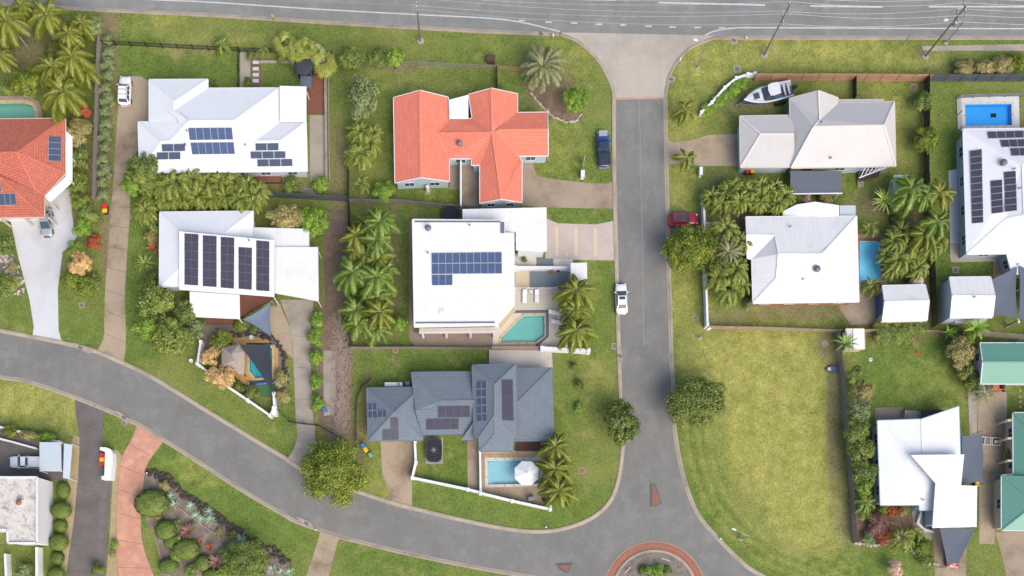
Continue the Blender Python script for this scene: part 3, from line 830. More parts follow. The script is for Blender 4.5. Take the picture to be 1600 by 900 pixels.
# tiled terrace of the white house, its courtyard and garden strips
tt = ground_sheet("terrace", [(803, 450), (884, 449), (884, 486), (803, 486)], 0.03, "joint_pale")
x0, x1, y0, y1 = P(803, 0).x, P(884, 0).x, P(0, 486).y, P(0, 450).y
tm = {}
nx_, ny_ = 16, 7
for i in range(nx_):
    for j in range(ny_):
        a, b = x0 + (x1 - x0) * (i + .035) / nx_, x0 + (x1 - x0) * (i + .965) / nx_
        c, e = y0 + (y1 - y0) * (j + .035) / ny_, y0 + (y1 - y0) * (j + .965) / ny_
        if 'd' not in tm: tm['d'] = MB().prism([(0, 0), (b - a, 0), (b - a, e - c), (0, e - c)], 0, .02).data("tile", "tile_cream")
        link("tile", tm['d'], tt, (a, c, .026))
ground_sheet("terrace", [(860.5, 486), (884, 486), (884, 545), (845, 545), (860.5, 526)], 0.045, "tile_cream")
bd = ground_sheet("pool_border", [(803, 485), (857.5, 484.5), (857.5, 526), (842, 540), (836, 540), (853, 525), (853, 489), (803, 489.5)], 0.075, "tile_dark")
ground_sheet("courtyard", [(828, 424), (892, 424), (892, 450), (828, 450)], 0.05, "paint_blue_grey")
ground_sheet("courtyard", [(838, 404), (864, 404), (864, 419), (838, 419)], 0.03, "paint_blue_grey")
boards("timber_deck", [(805, 419), (827.5, 419), (827.5, 450), (805, 450)], "conc_cream", 0.06, 0.42, 1)
ground_sheet("garden_bed", [(803, 396), (838, 396), (838, 418), (803, 418)], 0.03, "gravel_white")
ground_sheet("garden_bed", [(864.5, 405), (895, 405), (895, 418), (864.5, 418)], 0.03, "gravel_white")
boards("timber_deck", [(764, 547), (862, 546.5), (863.5, 580), (764, 580)], "deck_grey", 0.35, 0.36, 1)
boards("timber_deck", [(400, 262), (440, 262), (440, 287), (396, 287)], "deck_red", 0.45, 0.35, 0)
boards("timber_deck", [(374, 458), (432, 461), (432, 464), (377, 497), (374, 500)], "deck_red", 0.5, 0.4, 0)
boards("timber_deck", [(318, 497), (380, 499), (380, 507), (318, 507)], "deck_red", 0.3, 0.35, 0)
boards("timber_deck", [(806, 690), (860, 688), (860, 705), (806, 705)], "deck_dark", 0.12, 0.35, 0)
boards("timber_deck", [(480, 112), (505, 112), (505, 178), (480, 178)], "deck_red", 0.12, 0.32, 1)

# ---------------------------------------------------------------- roof and wall materials
def metal_roof(name, col, period=0.5, rough=0.45, grime=None, sheet=1.6):
    m, t, b = nodes_of(name)
    uv = t.nodes.new("ShaderNodeUVMap").outputs[0]
    sp = t.nodes.new("ShaderNodeSeparateXYZ"); t.links.new(uv, sp.inputs[0])
    mu = N(t, "ShaderNodeMath", operation='MULTIPLY'); t.links.new(sp.outputs[0], mu.inputs[0]); mu.inputs[1].default_value = 2 * math.pi / period
    sn = N(t, "ShaderNodeMath", operation='SINE'); t.links.new(mu.outputs[0], sn.inputs[0])
    mpd = N(t, "ShaderNodeMapping", i_Scale=(3.0, 0.18, 1)); t.links.new(uv, mpd.inputs[0])
    streak, blot = noise(t, mpd.outputs[0], 1.0, 4), noise(t, uv, 0.35, 5, 0.6)
    g = grime or scl(col, 0.92)
    c = mixc(t, ramp(t, streak, 0.45, 1.1), col, g)
    c = mixc(t, ramp(t, blot, 0.5, 0.85), c, g)
    lap = N(t, "ShaderNodeMath", operation='PINGPONG'); t.links.new(sp.outputs[1], lap.inputs[0]); lap.inputs[1].default_value = sheet
    c = mixc(t, ramp(t, lap.outputs[0], 0.03, 0.0), c, scl(col, 0.95))
    c = mixc(t, ramp(t, sn.outputs[0], 0.9, 1.0), c, scl(col, 0.972))
    t.links.new(c, b.inputs["Base Color"])
    b.inputs["Roughness"].default_value = rough; b.inputs["Specular IOR Level"].default_value = 0.35
    bp = N(t, "ShaderNodeBump", i_Strength=0.11, i_Distance=0.03)
    t.links.new(sn.outputs[0], bp.inputs["Height"]); t.links.new(bp.outputs[0], b.inputs["Normal"])
metal_roof("roof_white", S(242, 244, 248, 1.72))
metal_roof("roof_white_b", S(240, 240, 241, 1.72), 0.6, grime=S(222, 220, 217, 1.72))
metal_roof("roof_cream", S(209, 206, 205, 1.75), 0.6, grime=S(199, 195, 193, 1.75))
metal_roof("roof_green", S(110, 164, 146), 0.5)
metal_roof("roof_palegreen", S(188, 212, 200), 0.4)
metal_roof("roof_poly", S(198, 210, 220), 0.35)
metal_roof("roof_dark_poly", S(104, 110, 120), 0.3, 0.35)

def tile_roof(name, col, dark, course=0.34, wid=0.3, mortar=0.025, var=0.25, cap=None):
    m, t, b = nodes_of(name)
    uv = t.nodes.new("ShaderNodeUVMap").outputs[0]
    br = N(t, "ShaderNodeTexBrick", offset=0.5, i_Scale=1.0)
    br.inputs["Brick Width"].default_value = wid; br.inputs["Row Height"].default_value = course
    br.inputs["Mortar Size"].default_value = mortar; br.inputs["Mortar Smooth"].default_value = 0.4
    br.inputs["Color1"].default_value = scl(col, 1 - var * .5); br.inputs["Color2"].default_value = scl(col, 1 + var * .5); br.inputs["Mortar"].default_value = dark
    t.links.new(uv, br.inputs["Vector"])
    c = mixc(t, ramp(t, noise(t, uv, 0.5, 5, 0.65), 0.45, 0.8), br.outputs[0], mixc(t, 0.35, br.outputs[0], dark))
    t.links.new(c, b.inputs["Base Color"])
    b.inputs["Roughness"].default_value = 0.75; b.inputs["Specular IOR Level"].default_value = 0.25
    sp = t.nodes.new("ShaderNodeSeparateXYZ"); t.links.new(uv, sp.inputs[0])
    dv_ = N(t, "ShaderNodeMath", operation='DIVIDE'); t.links.new(sp.outputs[1], dv_.inputs[0]); dv_.inputs[1].default_value = course
    fr = N(t, "ShaderNodeMath", operation='FRACT'); t.links.new(dv_.outputs[0], fr.inputs[0])
    inv = N(t, "ShaderNodeMath", operation='SUBTRACT'); inv.inputs[0].default_value = 1.0; t.links.new(fr.outputs[0], inv.inputs[1])
    bp = N(t, "ShaderNodeBump", i_Strength=0.5, i_Distance=0.05)
    t.links.new(inv.outputs[0], bp.inputs["Height"]); t.links.new(bp.outputs[0], b.inputs["Normal"])
tile_roof("roof_orange", S(240, 140, 116, 1.75), S(204, 106, 88, 1.75), 0.42, 0.9, 0.03, 0.1)
tile_roof("roof_red", S(208, 122, 100), S(168, 90, 74), 0.36, 0.32, 0.05, 0.3)
tile_roof("roof_grey", S(130, 141, 152), S(98, 108, 119), 0.36, 0.34, 0.04, 0.1)
pm("cap_orange", S(242, 146, 120, 1.75), 0.7, 0.05); pm("cap_red", S(216, 122, 100), 0.7, 0.12); pm("cap_grey", S(124, 134, 144), 0.7, 0.08)
pm("cap_white", S(244, 245, 248, 1.75), 0.5, 0.03); pm("cap_cream", S(226, 220, 212, 1.6), 0.5, 0.03); pm("cap_green", S(118, 170, 152), 0.5, 0.05)
pm("gutter_white", S(236, 238, 242, 1.75), 0.5, 0.03); pm("gutter_cream", S(222, 206, 186), 0.6, 0.05); pm("gutter_grey", S(110, 122, 134), 0.5, 0.05); pm("gutter_blue", S(150, 172, 196), 0.5, 0.05)
pm("wall_blue", S(186, 206, 216), 0.85, 0.05, 0.4, 3, stain=S(168, 186, 196), stain_amt=.4); pm("wall_white", S(232, 234, 236, 1.7), 0.85, 0.05, 0.4, 3)
pm("wall_beige", S(222, 204, 174), 0.9, 0.08, 0.4, 3); pm("wall_pale", S(196, 206, 218), 0.85, 0.05, 0.4, 3); pm("wall_brick", S(170, 118, 92), 0.9, 0.15, 1, 6); pm("wall_grey", S(164, 170, 178), 0.85, 0.06)
pm("fence_white", S(236, 238, 240, 1.65), 0.7, 0.05); pm("frame_dark", S(70, 76, 86), 0.5, 0.1); pm("door_blue", S(84, 112, 156), 0.5, 0.08)
def glass_material():
    m, t, b = nodes_of("window_glass")
    b.inputs["Base Color"].default_value = (0.035, 0.05, 0.065, 1); b.inputs["Roughness"].default_value = 0.12; b.inputs["Specular IOR Level"].default_value = 0.35
glass_material()
def panel_material(name, col, line, nx, ny, thick):
    m, t, b = nodes_of(name)
    uv = t.nodes.new("ShaderNodeUVMap").outputs[0]
    br = N(t, "ShaderNodeTexBrick", offset=0.0, i_Scale=1.0)
    br.inputs["Brick Width"].default_value = 1 / nx; br.inputs["Row Height"].default_value = 1 / ny
    br.inputs["Mortar Size"].default_value = thick; br.inputs["Mortar Smooth"].default_value = 0.2
    br.inputs["Color1"].default_value = scl(col, .88); br.inputs["Color2"].default_value = scl(col, 1.12); br.inputs["Mortar"].default_value = line
    t.links.new(uv, br.inputs["Vector"])
    oi = t.nodes.new("ShaderNodeObjectInfo")
    c = mixc(t, ramp(t, oi.outputs["Random"], -0.3, 1.6), br.outputs[0], mixc(t, 0.5, br.outputs[0], scl(col, 1.5)))
    t.links.new(c, b.inputs["Base Color"])
    b.inputs["Roughness"].default_value = 0.22; b.inputs["Specular IOR Level"].default_value = 0.3
panel_material("cells_blue", S(70, 88, 126), S(128, 142, 168), 6, 10, 0.006)
panel_material("cells_navy", S(62, 74, 98), S(128, 138, 152), 6, 10, 0.008)
panel_material("cells_black", S(72, 70, 84), S(92, 90, 104), 6, 10, 0.004)
pm("roof_speckled", S(226, 221, 214), 0.95, 0.1, 1.0, 8, 0.4, 9, stain=S(168, 156, 148), stain_amt=0.9, stain_scale=1.3); pm("vent_grey", S(112, 122, 132), 0.5, 0.1); pm("panel_frame", S(206, 210, 216), 0.35, 0.03, metallic=0.4); pm("panel_frame_dark", S(96, 96, 106), 0.35, 0.03)

CAMV = Vector((NX, NY, CAM_H))
def on_plane(px, py, p0, n):
    """where the sight line through a photo point meets a roof plane"""
    g = P(px, py)
    return intersect_line_plane(CAMV, g, p0, n)

class House:
    def __init__(s, name, label, cat, pts, facets, outline, roofmat, capmat, gutmat, wallmat, over=0.45, thick=0.12, caps=True, wall=True, windows=True, base=0.0, group=None, fix=()):
        s.pts = {k: P(*v) for k, v in pts.items()}
        for k, (a, b, c) in fix:                     # slide a point along its sight line onto the roof plane through a, b, c
            A, B, D = s.pts[a], s.pts[b], s.pts[c]
            s.pts[k] = on_plane(pts[k][0], pts[k][1], A, (B - A).cross(D - A).normalized())
        ctr = sum((s.pts[k] for k in outline), Vector()) / len(outline)
        s.org = Vector((ctr.x, ctr.y, base))
        s.t = thing(name, label, cat, s.org, 0, group)
        s.planes = {}
        edges = {}
        for fi, (fname, keys) in enumerate(facets.items()):
            vs = [s.pts[k] for k in keys]
            n = Vector()
            for i in range(len(vs)):
                a, b = vs[i], vs[(i + 1) % len(vs)]
                n += Vector(((a.y - b.y) * (a.z + b.z), (a.z - b.z) * (a.x + b.x), (a.x - b.x) * (a.y + b.y)))
            n.normalize()
            if n.z < 0:
                keys, vs, n = keys[::-1], vs[::-1], -n
            s.planes[fname] = (sum(vs, Vector()) / len(vs), n)
            if abs(n.z) > 0.9995: u, v = Vector((1, 0, 0)), Vector((0, 1, 0))
            else:
                u = Vector((0, 0, 1)).cross(n).normalized(); v = n.cross(u)
            m = len(vs)
            tr = tessellate_polygon([[Vector((p.x, p.y, 0)) for p in vs]])
            V = [p - s.org for p in vs] + [p - s.org - Vector((0, 0, thick)) for p in vs]
            F, U = [], []
            for a in tr:
                A, B, D = [vs[i] for i in a]
                ar = (B.x - A.x) * (D.y - A.y) - (B.y - A.y) * (D.x - A.x)
                a = tuple(a) if ar > 0 else tuple(a)[::-1]
                F.append(a); U.append([(vs[i].dot(u), vs[i].dot(v)) for i in a])
                F.append(tuple(i + m for i in a[::-1])); U.append([(0, 0)] * 3)
            for i in range(m):
                F.append((i, m + i, m + (i + 1) % m, (i + 1) % m)); U.append([(0, 0)] * 4)
            link("roof_plane", mesh_data("roof_plane", V, F, roofmat, U), s.t)
            for i in range(m):
                edges.setdefault(frozenset((keys[i], keys[(i + 1) % m])), []).append((fname, n))
        for e, fl in edges.items():
            e = tuple(e)
            if len(e) < 2: continue
            a, b = s.pts[e[0]] - s.org, s.pts[e[1]] - s.org
            if len(fl) == 2 and caps:
                n1, n2 = fl[0][1], fl[1][1]
                if n1.dot(n2) > 0.999: continue
                c1 = s.planes[fl[0][0]][0] - s.org
                convex = (c1 - a).dot(n2) < 0
                nn = (n1 + n2).normalized()
                if convex:
                    MB().beam(a + nn * 0.03, b + nn * 0.03, 0.22, 0.07).build("ridge_cap", capmat, s.t)
                else:
                    MB().beam(a + nn * 0.004, b + nn * 0.004, 0.12, 0.02).build("valley_gutter", capmat, s.t)
            elif len(fl) == 1 and gutmat:
                n = fl[0][1]
                dz = Vector((0, 0, -0.07))
                mid = (a + b) / 2 - (s.planes[fl[0][0]][0] - s.org)
                out = Vector((mid.x, mid.y, 0))
                d_ = (b - a); d_.z = 0
                if d_.length < .05: continue
                pr = Vector((d_.y, -d_.x, 0)).normalized()
                if pr.dot(out) < 0: pr = -pr
                MB().beam(a + pr * .05 + dz, b + pr * .05 + dz, 0.11, 0.15).build("gutter" if abs(a.z - b.z) < .15 else "barge_board", gutmat, s.t)
        s.wallmat = wallmat
        s.foot = None
        if wall:
            o3 = [s.pts[k] for k in outline]
            xy = [(p.x, p.y) for p in o3]
            if area(xy) < 0: xy, o3 = xy[::-1], o3[::-1]
            fx = inset(xy, over)
            tops = [p.z - thick - 0.02 for p in o3]
            vs = [(p[0] - s.org.x, p[1] - s.org.y, 0) for p in fx] + [(p[0] - s.org.x, p[1] - s.org.y, z_ - base) for p, z_ in zip(fx, tops)]
            m = len(fx)
            fs = [(i, (i + 1) % m, m + (i + 1) % m, m + i) for i in range(m)]
            link("wall", mesh_data("wall", vs, fs, wallmat), s.t)
            s.foot, s.tops = fx, tops
            if windows:
                for i in range(m):
                    a, b = fx[i], fx[(i + 1) % m]
                    L = math.hypot(b[0] - a[0], b[1] - a[1])
                    if L < 2.6: continue
                    n = max(1, int(L / 3.8))
                    for k in range(n):
                        s.window(i, (k + .5) / n, min(1.5, L * .4), 1.1, 1.45)
    def window(s, i, f, wd, ht, zc, frame="gutter_white", pane="window_glass", nm="window"):
        m = len(s.foot)
        a, b = Vector(s.foot[i]), Vector(s.foot[(i + 1) % m])
        d_ = (b - a).normalized(); nrm = Vector((d_.y, -d_.x))
        c = a + (b - a) * f
        rz = math.atan2(d_.y, d_.x)
        L = (c.x - s.org.x, c.y - s.org.y)
        mb = MB()
        for dx, dz, sx, sz in ((0, ht / 2, wd, .07), (0, -ht / 2, wd, .07), (-wd / 2, 0, .07, ht - .07), (wd / 2, 0, .07, ht - .07), (0, 0, .05, ht - .07)):
            mb.box((L[0] + d_.x * dx + nrm.x * .03, L[1] + d_.y * dx + nrm.y * .03, zc + dz), (sx, .1, sz), rz)
        w_ = mb.build(nm, frame, s.t)
        MB().box((L[0] + nrm.x * .012, L[1] + nrm.y * .012, zc), (wd - .06, .04, ht - .06), rz).build("pane", pane, w_)
    def solar(s, facet, q, nc, nr, cells="cells_navy", frame="panel_frame", gap=0.035, lift=0.1):
        p0, n = s.planes[facet]
        c = [on_plane(x, y, p0, n) + n * lift for x, y in q]
        for i in range(nc):
            for j in range(nr):
                def bl(u, v): return (c[0] * (1 - u) + c[1] * u) * (1 - v) + (c[3] * (1 - u) + c[2] * u) * v
                Q = [bl(i / nc, j / nr), bl((i + 1) / nc, j / nr), bl((i + 1) / nc, (j + 1) / nr), bl(i / nc, (j + 1) / nr)]
                ctr = sum(Q, Vector()) / 4
                def shr(p, g): return p + (ctr - p).normalized() * g
                O = [shr(p, gap) for p in Q]; I = [shr(p, gap + .05) for p in Q]; B = [p - n * .04 for p in O]
                I = [p + n * .002 for p in I]
                V = [p - s.org for p in O + I + B]
                wl, hl = (Q[1] - Q[0]).length, (Q[3] - Q[0]).length
                uvq = [(0, 1), (1, 1), (1, 0), (0, 0)] if hl >= wl else [(0, 0), (0, 1), (1, 1), (1, 0)]
                F = [(7, 6, 5, 4)] + [((k + 1) % 4, k, 4 + k, 4 + (k + 1) % 4)[::-1] for k in range(4)] + [(k, (k + 1) % 4, 8 + (k + 1) % 4, 8 + k)[::-1] for k in range(4)]
                U = [[uvq[3], uvq[2], uvq[1], uvq[0]]] + [[(0, 0)] * 4] * 8
                link("solar_panel", mesh_data("solar_panel", V, F, [cells, frame], U, [0] + [1] * 8), s.t)
    def vent(s, px, py, facet, r_=0.42, mat="vent_grey"):
        p = on_plane(px, py, *s.planes[facet]) - s.org
        v_ = MB().lathe([(r_ * .6, -.2), (r_ * .6, .22), (r_, .3), (r_ * 1.05, .5), (r_ * .8, .68), (r_ * .1, .75)], p, 14).build("roof_vent", mat, s.t, True)
    def antenna(s, a, b, facet):
        p = on_plane(a[0], a[1], *s.planes[facet]) - s.org
        q = on_plane(b[0], b[1], *s.planes[facet]) - s.org
        mb = MB().tube([p - Vector((0, 0, .1)), p + Vector((0, 0, 1.6))], .03, 5)
        d_ = (q - p); d_.z = 0
        t1 = p + Vector((0, 0, 1.55))
        mb.tube([t1, t1 + d_], .025, 5)
        pr = Vector((d_.y, -d_.x, 0)).normalized()
        for k in range(1, 5): mb.tube([t1 + d_ * k / 4.5 - pr * .35, t1 + d_ * k / 4.5 + pr * .35], .012, 4)
        mb.build("antenna", "steel", s.t)
    def pipe(s, px, py, facet):
        p = on_plane(px, py, *s.planes[facet]) - s.org
        MB().lathe([(.09, -.1), (.09, .4), (.13, .4), (.13, .5)], p, 8).build("vent_pipe", "steel", s.t)
    def slab(s, nm, q, h, mat, thick=0.12, posts=(), postmat="gutter_white", gut=None):
        """flat or skillion extra roof with its own posts; q = photo points with heights"""
        vs = [P(x[0], x[1], x[2] if len(x) > 2 else h) for x in q]
        o = flat_roof(nm, vs, mat, thick, s.t, s.org)
        for k in posts:
            p = vs[k]; c = sum(vs, Vector()) / len(vs)
            p = p + (c - p).normalized() * .25
            MB().box((p.x - s.org.x, p.y - s.org.y, (p.z - thick) / 2), (.12, .12, p.z - thick)).build("post", postmat, s.t)
        return o

def flat_roof(nm, vs, mat, thick, parent, org):
    n = Vector()
    m = len(vs)
    for i in range(m):
        a, b = vs[i], vs[(i + 1) % m]
        n += Vector(((a.y - b.y) * (a.z + b.z), (a.z - b.z) * (a.x + b.x), (a.x - b.x) * (a.y + b.y)))
    n.normalize()
    if n.z < 0: vs, n = vs[::-1], -n
    if abs(n.z) > 0.9995: u, v = Vector((1, 0, 0)), Vector((0, 1, 0))
    else:
        u = Vector((0, 0, 1)).cross(n).normalized(); v = n.cross(u)
    tr = tessellate_polygon([[Vector((p.x, p.y, 0)) for p in vs]])
    V = [p - org for p in vs] + [p - org - Vector((0, 0, thick)) for p in vs]
    F, U = [], []
    for a in tr:
        A, B, D = [vs[i] for i in a]
        ar = (B.x - A.x) * (D.y - A.y) - (B.y - A.y) * (D.x - A.x)
        a = tuple(a) if ar > 0 else tuple(a)[::-1]
        F.append(a); U.append([(vs[i].dot(u), vs[i].dot(v)) for i in a])
        F.append(tuple(i + m for i in a[::-1])); U.append([(0, 0)] * 3)
    for i in range(m):
        F.append((i, m + i, m + (i + 1) % m, (i + 1) % m)); U.append([(0, 0)] * 4)
    return link(nm, mesh_data(nm, V, F, mat, U), parent)

# ---------------------------------------------------------------- houses
E = 2.9
# white hip roof house beside the long driveway
h = House("house", "long white hip roofed house with five solar arrays beside the tan driveway", "house",
    dict(A=(233.3, 124.5, E), B=(324.5, 124, E), B2=(324.5, 138, E), N=(436, 137.5, E), W=(272, 159.2, 4.3), W2=(272, 172.8, 4.3), M1=(294.7, 188.8, 4.9), M2=(365.3, 188.8, 4.9),
         L0=(216, 190.5, E), L1=(233.3, 190.6, E), K1=(250.7, 222, 4.0), K2=(266.7, 220, 4.1), SW=(218, 270, E), SE=(480, 267, E), E1=(437.5, 190.7, E), E0=(478, 190.7, E), J1=(398.7, 220.8, 4.1), J2=(437.3, 220.3, 4.1)),
    dict(north=['A', 'B', 'W'], strip=['B', 'B2', 'W2', 'W'], west=['A', 'W', 'W2', 'M1', 'K2', 'L1'], nmain=['B2', 'N', 'M2', 'M1', 'W2'], east=['M2', 'N', 'E1', 'J1'],
         ne=['E1', 'E0', 'J2', 'J1'], ee=['E0', 'SE', 'J2'], south=['M1', 'M2', 'J1', 'J2', 'SE', 'SW', 'K1', 'K2'], lw=['L0', 'K1', 'SW'], ln=['L0', 'L1', 'K2', 'K1']),
    ['A', 'B', 'B2', 'N', 'E1', 'E0', 'SE', 'SW', 'L0', 'L1'], "roof_white", "cap_white", "gutter_white", "wall_pale")
h.slab("porch_roof", [(436.8, 134), (478.7, 135), (478.7, 190), (437.3, 190)], 3.25, "roof_white", posts=(0, 1), gut=1)
for q, nc in (([(294.1, 199.5), (362.7, 199), (364.8, 218.7), (296.5, 219.7)], 6), ([(297.6, 222.7), (365.6, 221.9), (367.7, 241.3), (300.5, 241.9)], 6)): h.solar('south', q, nc, 1, "cells_blue")
for q, nc in (([(252.3, 225.3), (290.1, 224.8), (290.1, 236.5), (253.3, 237)], 2), ([(244.8, 238.1), (282.4, 237.6), (282.7, 249.3), (245.3, 249.9)], 2), ([(398.7, 224), (436, 223.5), (436, 235.2), (399.2, 235.7)], 2),
              ([(390.9, 236.8), (446.7, 236.3), (446.9, 247.5), (392, 248.3)], 3), ([(401.6, 249.1), (457.3, 248.3), (457.9, 260), (402.4, 260.8)], 3)): h.solar('south', q, nc, 1, "cells_navy")
h.antenna((279, 192), (268, 184), 'west'); h.antenna((295, 191), (288, 186), 'nmain')
for x, y in ((293, 206), (384, 228), (290.5, 227)): h.pipe(x, y, 'south')

# white house with the big raised solar slab
h = House("house", "white house with a tilted solar slab roof near the thatched hut", "house",
    dict(NW=(249.8, 331.6, 3.2), NE=(395.4, 330.1, 3.2), R1=(280.4, 360.4, 4.2), R2=(351.8, 363, 4.2), E1=(395.4, 452, 3.2), S1=(279.5, 447, 3.2), SW=(249.2, 448.5, 3.2), R3=(280.4, 420, 4.2), R4=(351.8, 420, 4.2), S2=(300, 452, 3.2)),
    dict(north=['NW', 'NE', 'R2', 'R1'], west=['NW', 'R1', 'R3', 'S1', 'SW'], east=['NE', 'E1', 'R4', 'R2'], south=['R3', 'R4', 'E1', 'S2', 'S1'], top=['R1', 'R2', 'R4', 'R3']),
    ['NW', 'NE', 'E1', 'S2', 'S1', 'SW'], "roof_white", "cap_white", "gutter_white", "wall_white")
sl = [(280.1, 361.3, 5.2), (428.6, 375.5, 5.0), (428.6, 463.6, 4.0), (280.1, 452.3, 4.2)]
h.slab("raised_roof", sl, 5, "roof_white", 0.18, posts=(2, 1))
vs = PL(sl); nn = (vs[1] - vs[0]).cross(vs[3] - vs[0]).normalized(); nn = nn if nn.z > 0 else -nn
h.planes['slab'] = (sum(vs, Vector()) / 4, nn)
for q, nr in (([(288.5, 364.8), (310.5, 366.2), (309.9, 446.5), (288.5, 445)], 6), ([(317.1, 367.7), (338.8, 369.1), (338.8, 448.8), (317.1, 447.4)], 6), ([(345.1, 370.3), (366.5, 371.7), (365.9, 451.4), (345.1, 449.7)], 6),
              ([(372.8, 386.1), (394.2, 387.6), (393.6, 453.2), (373.1, 451.4)], 5), ([(400.6, 375.7), (421.1, 377.5), (421.1, 455.5), (400.6, 454)], 6)): h.solar('slab', q, 2, nr, "cells_black", "panel_frame_dark", 0.02)
h.slab("side_roof", [(396, 355.2), (483.2, 357.6), (483.2, 386.5), (396, 386.5)], 3.3, "roof_white_b", posts=(1, 2))
h.slab("carport_roof", [(429.2, 385.9, 3.6), (497, 385.9, 3.6), (497.9, 470.8, 3.3), (429.2, 458, 3.3)], 3.5, "roof_white_b", posts=(1, 2))
h.slab("front_roof", [(296.3, 455.2, 3.5), (374.3, 460.7, 3.5), (374.9, 498.5, 3.2), (296.9, 494.8, 3.2)], 3.3, "roof_white", posts=(2, 3))
h.pipe(390, 377, 'slab')

# orange tiled house
EO, RO = 2.7, 4.2
h = House("house", "orange roofed house with pale blue gable walls by the brown driveway", "house",
    dict(a=(615.2, 152.5, EO), b=(656, 141.3, 4.1), c=(700.3, 152, EO), d=(701.9, 185.9, EO), e=(682.1, 208.2, 3.35), f=(701.9, 247.5, EO), g=(701.9, 283.2, EO), h=(657.3, 276.8, 4.1), i=(617.3, 285.3, EO),
         j=(738.1, 185.3, EO), k=(769, 207, 3.95), l=(737.3, 247.5, EO), m=(732.5, 147.5, EO), n=(767.5, 138, 4.0), o=(808.5, 146.7, EO), p=(808.5, 176, EO), q=(777.9, 202.7, 3.9), r=(855.5, 175.5, EO), s=(856, 202, 3.9), t=(856.5, 243, EO), u=(810, 243.5, EO),
         v=(815.5, 252, EO), w=(815.2, 316, EO), x=(782.7, 310.7, 3.8), y=(750.1, 317.3, EO), z=(749.9, 258.7, EO), z2=(737, 258.7, EO)),
    dict(ww=['a', 'b', 'h', 'i'], we=['b', 'c', 'd', 'e', 'f', 'g', 'h'], mn=['d', 'j', 'k', 'e'], ms=['e', 'k', 'l', 'f'], nw=['n', 'k', 'j', 'm'], ne=['n', 'o', 'p', 'q', 'k'], en=['p', 'r', 's', 'q'], es=['q', 's', 't', 'u'],
         sw=['k', 'x', 'y', 'z', 'z2', 'l'], se=['k', 'q', 'u', 'v', 'w', 'x']),
    ['a', 'b', 'c', 'd', 'j', 'm', 'n', 'o', 'p', 'r', 's', 't', 'u', 'v', 'w', 'x', 'y', 'z', 'z2', 'l', 'f', 'g', 'h', 'i'], "roof_orange", "cap_orange", "gutter_white", "wall_blue", over=0.25, fix=[("e", ("b", "c", "g"))])
h.slab("patio_roof", [(701.5, 156), (731.8, 148), (731.8, 185.5), (702, 185.5)], 2.95, "roof_white", posts=(0, 1))
h.vent(718, 226, 'ms', .42)

# big white skillion roof house with the terrace pool
EH = 5.2
h = House("house", "large flat white roofed house with blue solar array beside the terrace pool", "house",
    dict(a=(644.8, 343, EH + .5), b=(788, 344.5, EH + .5), c=(788, 364.5, EH + .4), d=(802.7, 365.3, EH + .4), e=(803.5, 477.3, EH), f=(776, 508, EH - .1), g=(647.5, 510.7, EH - .1)),
    dict(top=['a', 'b', 'c', 'd', 'e', 'f', 'g']), ['a', 'b', 'c', 'd', 'e', 'f', 'g'], "roof_white_b", "cap_white", "gutter_white", "wall_white", over=0.6)
h.solar('top', [(674.1, 395.2), (784, 393.9), (784.5, 428), (674.7, 428.8)], 10, 2, "cells_blue"); h.solar('top', [(674.7, 429.3), (707.2, 429), (707.2, 446.2), (674.9, 446.6)], 3, 1, "cells_blue")
h.vent(669.3, 358, 'top', .45); h.antenna((686, 490), (694, 488), 'top'); h.pipe(734, 353, 'top'); h.pipe(669, 396, 'top')
for a, b in (((648, 346.3), (782, 346.6)), ((649.5, 504.5), (773, 503.8))):
    p0, n = h.planes['top']
    MB().beam(on_plane(*a, p0, n) - h.org + n * .05, on_plane(*b, p0, n) - h.org + n * .05, .2, .12).build("box_gutter", "gutter_grey", h.t)
h.slab("flashing_box", [(782.5, 347), (788, 347), (788, 364), (782.5, 364)], EH + .62, "gutter_grey")
h.slab("garage_roof", [(722.7, 326.7, 3.7), (854.1, 324, 3.7), (854.7, 392, 3.4), (848, 394, 3.4), (806, 391, 3.4), (806, 362, 3.5), (790, 360, 3.5), (722.7, 343, 3.6)], 3.5, "roof_white_b")
MB().prism([(p.x - h.org.x, p.y - h.org.y) for p in PL([(725, 331, 3.3), (850, 328, 3.3), (850, 389, 3.3), (810, 389, 3.3), (810, 365, 3.3), (725, 348, 3.3)])], 0, 3.25).build("garage_wall", "wall_white", h.t)
h.slab("balcony", [(655, 513), (776, 511), (776, 520), (655, 521)], 2.9, "tile_cream", .2)
bl = [P(655, 519.5, 3.9), P(776, 518.5, 3.9)]
mb = MB().beam(bl[0] - h.org, bl[1] - h.org, .08, .08)
for k in range(12):
    p = bl[0].lerp(bl[1], k / 11) - h.org
    mb.beam(p, p - Vector((0, 0, .95)), .05)
mb.build("balcony_railing", "gutter_white", h.t)
for px_ in (660, 697, 735, 772):
    p = P(px_, 519, 2.7); MB().box((p.x - h.org.x, p.y - h.org.y, 1.35), (.3, .3, 2.7)).build("column", "wall_white", h.t)
h.slab("balcony", [(779, 506), (801, 481), (807, 484), (783, 512)], 2.9, "tile_sand", .2)

